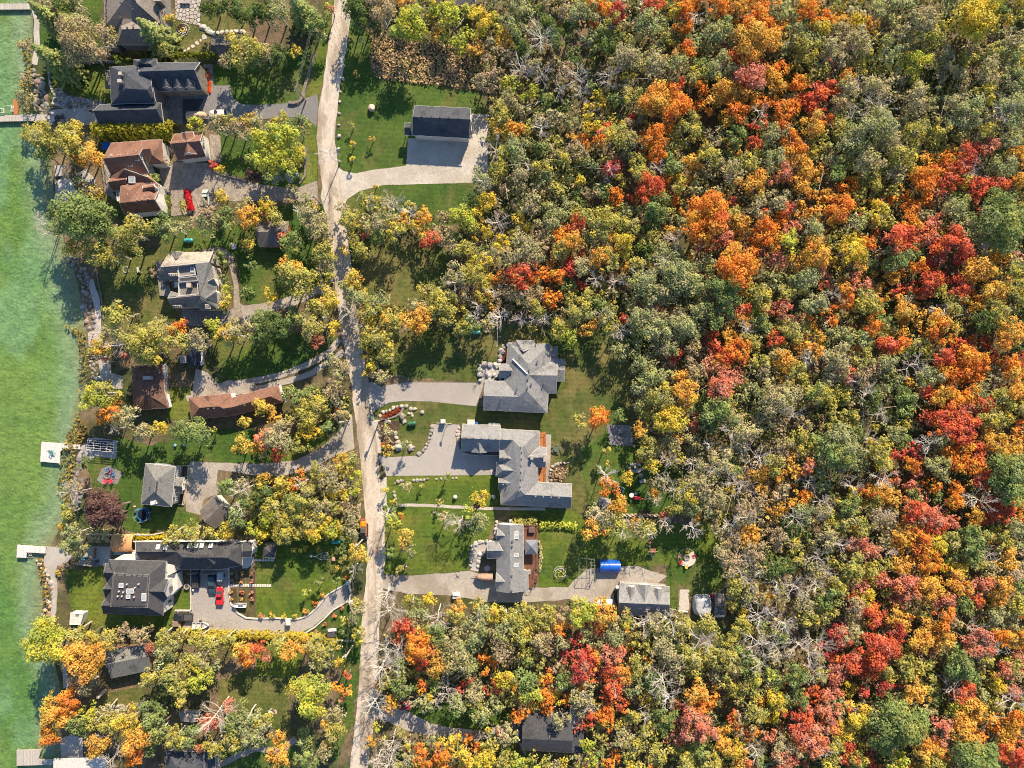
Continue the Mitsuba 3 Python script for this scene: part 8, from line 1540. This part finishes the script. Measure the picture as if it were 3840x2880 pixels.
# past the largest 300 of a kind, the wood's and the gardens' smaller trees become one mass each
def mass(rows, name, label):
    Vs, Fs, Cs, o = [], [], [], 0
    for t in rows:
        w = meshkit.WRITTEN[scene.pop(t[0] + '__crown')['filename']]; Vs.append(w[0]); Fs.append(w[1] + o); Cs.append(w[4]); o += len(w[0]); scene.pop(t[0] + '__trunk'); labels.pop(t[0]); TREES.remove(t)
    k = thing(name, label, 'trees', None, 'stuff'); scene[k] = mikit.ply(trimesh.Trimesh(np.vstack(Vs), np.vstack(Fs), process=False), 'mat_leaf', color=np.vstack(Cs))
TREES_I = {id(t): i for i, t in enumerate(TREES)}
ALL_T = [[t[3], t[4], t[5], t[2]] for t in TREES]
for fl, name, label in ((lambda i, t: i < WOODS_END, 'woodland_trees', 'smaller trees standing between the big ones of the wood'), (lambda i, t: i >= WOODS_END, 'hedgerow_trees', 'smaller trees of the gardens and hedgerows')):
    c_ = sorted([t for i, t in enumerate(TREES) if '_tree' in t[0] and t[1] == 'tree' and t[2] != 'B' and fl(TREES_I[id(t)], t)], key=lambda t: -t[5])[LIMIT[name]:]
    mass(c_, name, label)
ROOFPTS = []
for k_ in list(scene):
    if '__roof' in k_ and scene[k_].get('type') == 'ply':
        v = meshkit.WRITTEN[scene[k_]['filename']][0]; ROOFPTS.append(MultiPoint(v[:, :2]).convex_hull)
BUILT = unary_union(ROOFPTS)
# ---------------------------------------------------------------- woodland between the named trees
C4(0, 0)
W1 = P('3560,-90 9000,-90 9000,6760 4420,6760 3900,6700 3200,6700 3330,6330 3900,6330 4420,6200 4300,6110 3330,6000 3230,5600 3390,5380 3900,5260 4424,5240 4900,5190 5700,5160 5880,5240 6050,5620 6240,5700 6330,5400 6270,5080 6180,4500 5700,4020 5430,3830 5520,3300 5300,2900 5000,2820 4600,2800 4400,2790 3960,2680 3960,2070 3980,1860 4210,1700 4230,1000 4230,800 4180,560 3700,360 3200,330 3000,-80 3560,-90')
W1 = W1.buffer(0)
C4(0, 1); W2 = P('840,1120 1250,1180 2000,1120 2720,1100 2760,1260 2650,1290 2000,1330 1500,1450 1000,1400')
C4(1, 2); W3 = P('300,60 620,20 830,60 830,300 620,420 400,520 200,620 0,640 40,450 300,200').union(P('0,830 250,790 600,720 850,620 900,900 920,1140 880,1300 0,1310'))
C4(0, 3); W4 = P('250,480 900,470 1500,470 2212,560 2950,580 3000,700 2900,900 2600,1300 2560,1560 2400,1660 1900,1500 1400,1480 900,1440 560,1330 320,1400 300,1200 640,900 500,780')
C4(1, 1); W5 = P('430,60 620,150 690,560 640,800 560,760 480,300').union(P('740,150 1000,60 1400,120 1700,300 1700,420 1200,420 960,500 900,620 800,600 720,480')).union(P('780,740 900,760 1000,950 1300,980 1640,850 1750,600 1900,560 2212,1150 1700,1180 1280,1200 1130,1300 1100,1600 950,1600 880,1200 830,1000'))
WOODLAND = unary_union([W1, W3, W5]).difference(ROAD.buffer(.6)).difference(BUILT.buffer(.8)).intersection(LAND_IN)
rng = np.random.default_rng(77)
TX = np.array([t[:3] for t in ALL_T]); TC = [t[3] for t in ALL_T]
x0, y0, x1, y1 = WOODLAND.bounds
import shapely
def candidates(n):
    q = np.column_stack([rng.uniform(x0, x1, n), rng.uniform(y0, y1, n)]); return q[shapely.contains_xy(WOODLAND, q[:, 0], q[:, 1])]
fill = []
from scipy.spatial import cKDTree
tt = cKDTree(TX[:, :2])
def colour_near(p):
    d, i = tt.query(p, 4)
    w = np.exp(-d / 4.0); j = i[rng.choice(4, p=w / w.sum())]; c = TC[j]
    return c if c not in 'BVFSE' and rng.random() < .75 else 'LKZKGNL'[rng.integers(7)]
V_, F_, C_, off = [], [], [], 0
taken = []
for rad, tries in ((2.6, 5000), (1.9, 7000), (1.3, 9000)):
    for p in candidates(tries):
        d, i = tt.query(p, 6)
        if np.any(d < TX[i, 2] * .70 + rad * .35): continue
        if taken and np.min(np.hypot(*(np.array(taken)[:, :2] - p).T) - np.array(taken)[:, 2] * .72) < rad * .6: continue
        R = rad * rng.uniform(.85, 1.15); taken.append((*p, R)); h = 2.6 + 1.9 * R * rng.uniform(.8, 1.1); cd = colour_near(p)
        V, F, cc, pc = crown(np.array([*p, h * .62]), R, R * .95, cd, rng, .62, .42, None, .4, .2)
        V_.append(V); F_.append(F + off); C_.append(cc); off += len(V)
k = thing('woodland_saplings', 'low young trees filling the gaps between the taller trees of the wood', 'saplings', None, 'stuff')
scene[k] = mikit.ply(trimesh.Trimesh(np.vstack(V_), np.vstack(F_), process=False), 'mat_leaf', color=np.vstack(C_))
tufts('undergrowth', [WOODLAND.buffer(.5)] if WOODLAND.geom_type == 'Polygon' else list(WOODLAND.geoms), 1.9, 1.1, ['N', 'K', 'D', (.20, .18, .08), 'L', (.16, .14, .08)], 'brown and olive undergrowth on the floor of the wood', 'undergrowth', 73, .55)
# fine pale deadwood lying in the wood
m = MB()
for p in candidates(1700)[:800]:
    a = rng.uniform(0, 6.28); L = rng.uniform(2.5, 6); z = rng.uniform(.4, 5.5); e = np.array([p[0] + L * math.cos(a), p[1] + L * math.sin(a), z + rng.uniform(-.8, 2.2)]); m.cyl([*p, z], e, .07, .03, 4, caps=False)
    for j in range(3): t = rng.uniform(.4, 1); b = np.array([*p, z]) + (e - [*p, z]) * t; m.cyl(b, b + rng.normal(0, .6, 3), .03, .015, 3, caps=False)
stuff('dead_branches', m, 'bark', 'pale dead limbs and fallen stems caught between the trees of the wood', 'deadwood', (.55, .53, .51))
C4(0, 3); single('dead_trunk', MB().cyl(at(910, 990, 0), at(845, 1050, 4.5) * [1, 1, 1], .42, .36, 9), 'bark', 'pale broken trunk standing in the dry grass below the cabin', 'trunk', (.55, .49, .43))
# fallen leaves under the garden trees
Pn, Cn = [], []
for t in TREES:
    if 'wood' in t[6] or t[2] in 'BFSEV' or t[5] < .7: continue
    n = int(10 * t[5] ** 2); a = rng.uniform(0, 6.283, n); r = t[5] * 1.9 * rng.random(n) ** .7
    q = np.column_stack([t[3] - .25 * t[5] + r * np.cos(a), t[4] - .5 * t[5] + r * np.sin(a)]); q = q[~shapely.contains_xy(BUILT, q[:, 0], q[:, 1]) & shapely.contains_xy(LAND_IN, q[:, 0], q[:, 1])]; Pn.append(q); Cn.append(np.tile(np.array(COL[t[2]]) * .75 + np.array([.08, .05, .01]), (len(q), 1)))
q = np.vstack(Pn); N = rng.normal(0, .25, (len(q), 3)); N[:, 2] = 1; V, F = cards(np.column_stack([q, np.full(len(q), .13)]), N / np.linalg.norm(N, axis=1)[:, None], .15, 1.2, rng)
k = thing('fallen_leaves', 'fallen autumn leaves strewn over lawns and drives under the garden trees', 'fallen leaves', None, 'stuff')
scene[k] = mikit.ply(trimesh.Trimesh(V, F, process=False), 'mat_leaf', color=np.repeat(np.vstack(Cn) * rng.uniform(.6, 1.1, (len(q), 1)), 4, 0))
# ---------------------------------------------------------------- each tree's own words
def compass(dx, dy):
    a = math.degrees(math.atan2(dy, dx)) % 360
    return ('right of', 'above and right of', 'above', 'above and left of', 'left of', 'below and left of', 'below', 'below and right of')[int((a + 22.5) // 45) % 8]
def size_word(t):
    R = t[5]
    return 'very large ' if R > 5.2 else 'large ' if R > 3.8 else '' if R > 2.4 else 'small ' if R > .9 else 'tiny '
def short(t): return f"{size_word(t)}{WORD[t[2]]} {'conifer' if t[1] == 'conifer' else t[1]}"
nn = cKDTree(np.array([[t[3], t[4]] for t in TREES])); taken_l = set(d.get('label') for d in labels.values())
LM = [(at_, txt) for at_, txt in ()]
LMS = []
for k_, d in labels.items():
    if '__' in k_ or d.get('kind') or d.get('category') in ('tree', 'shrub', None) or d.get('group'): continue
    pk = [q for q in scene if q == k_ or q.startswith(k_ + '__')]
    if not pk or 'label' not in d: continue
    v = np.vstack([meshkit.WRITTEN[scene[q]['filename']][0] for q in pk[:6] if scene[q].get('type') == 'ply'])
    LMS.append((v[:, :2].mean(0), d['label'], d['category'], k_, np.ptp(v[:, :2], axis=0).max() / 2))
SHORT = {}
from collections import Counter
def landmark(p, R):
    best = None
    for c, lab, cat, k_, r in LMS:
        if cat not in ('house', 'garage', 'shed', 'cabin', 'workshop', 'gazebo', 'dock', 'trampoline', 'shelter', 'utility pole', 'rocks', 'patio', 'boat', 'hut', 'hedge', 'tractor', 'play set', 'cage'): continue
        d = np.hypot(*(c - p)) - r
        if d < 11 and (best is None or d < best[0]): best = (d, lab, c)
    return best
STOP = re.compile(r'\b(with|beside|at|on|in|between|under|behind|below|above|next|left|right|half|along|covered|over|tucked|cut|among|deep|around|reaching|from|to|off|standing|lying|whose|ringed|edging|walling|carrying|of the photo|parked)\b.*')
DUP, RELS = [], []
SH = Counter(STOP.sub('', l[1].split(',')[0]).strip() for l in LMS)
for t in TREES:
    p = np.array([t[3], t[4]]); rel = []
    lm = landmark(p, t[5])
    if lm:
        s_ = STOP.sub('', lm[1].split(',')[0]).strip()
        if 3 <= len(s_.split()) <= 7 and SH[s_] == 1: rel.append(f"{compass(*(p - lm[2]))} the {s_.replace(' mottled', '').replace(' stepping down', '')}")
    d, j = nn.query(p, 8)
    nb = [TREES[q] for q in j[1:]]
    nb.sort(key=lambda u: (u[2] == t[2]) * 3 - u[5] + np.hypot(u[3] - t[3], u[4] - t[4]) * .15)
    rel += [f"{compass(t[3] - u[3], t[4] - u[4])} {'an' if short(u)[0] in 'aeiou' else 'a'} {short(u)}" for u in nb]
    RELS.append((short(t), t[6], rel))
INDEX = {}
for q, (s_, w_, rel) in enumerate(RELS):
    for r_ in rel: INDEX.setdefault((s_, w_, r_), set()).add(q)
def nw(c): return len(c.split())
for q, t in enumerate(TREES):
    if 'label' in labels[t[0]]: continue
    s_, w_, rel = RELS[q]; best = None
    for r_ in rel:
        c = f"{s_} {r_}" + ('' if ' the ' in r_ else f", {w_}")
        if len(INDEX[s_, w_, r_]) == 1 and c not in taken_l and nw(c) <= 16: best = c; break
    for a in range(len(rel)) if not best else ():
        for b in range(len(rel)):
            if a == b: continue
            c = f"{s_} {rel[a]} and {rel[b]}"
            if nw(c + ' ' + w_) <= 16: c += f", {w_}"
            if nw(c) <= 16 and c not in taken_l and len(INDEX[s_, w_, rel[a]] & INDEX[s_, w_, rel[b]]) == 1: best = c; break
        if best: break
    if best: labels[t[0]]['label'] = best; taken_l.add(best)
    else:
        c = f"{s_} {rel[-1]}, {w_}"[:90]; c = ' '.join(c.split()[:16]); labels[t[0]].update(label=c, group=c[:60]); DUP.append(c)
print('trees', len(TREES), 'shared labels', len(DUP), DUP[:8], 'entries', len(scene))
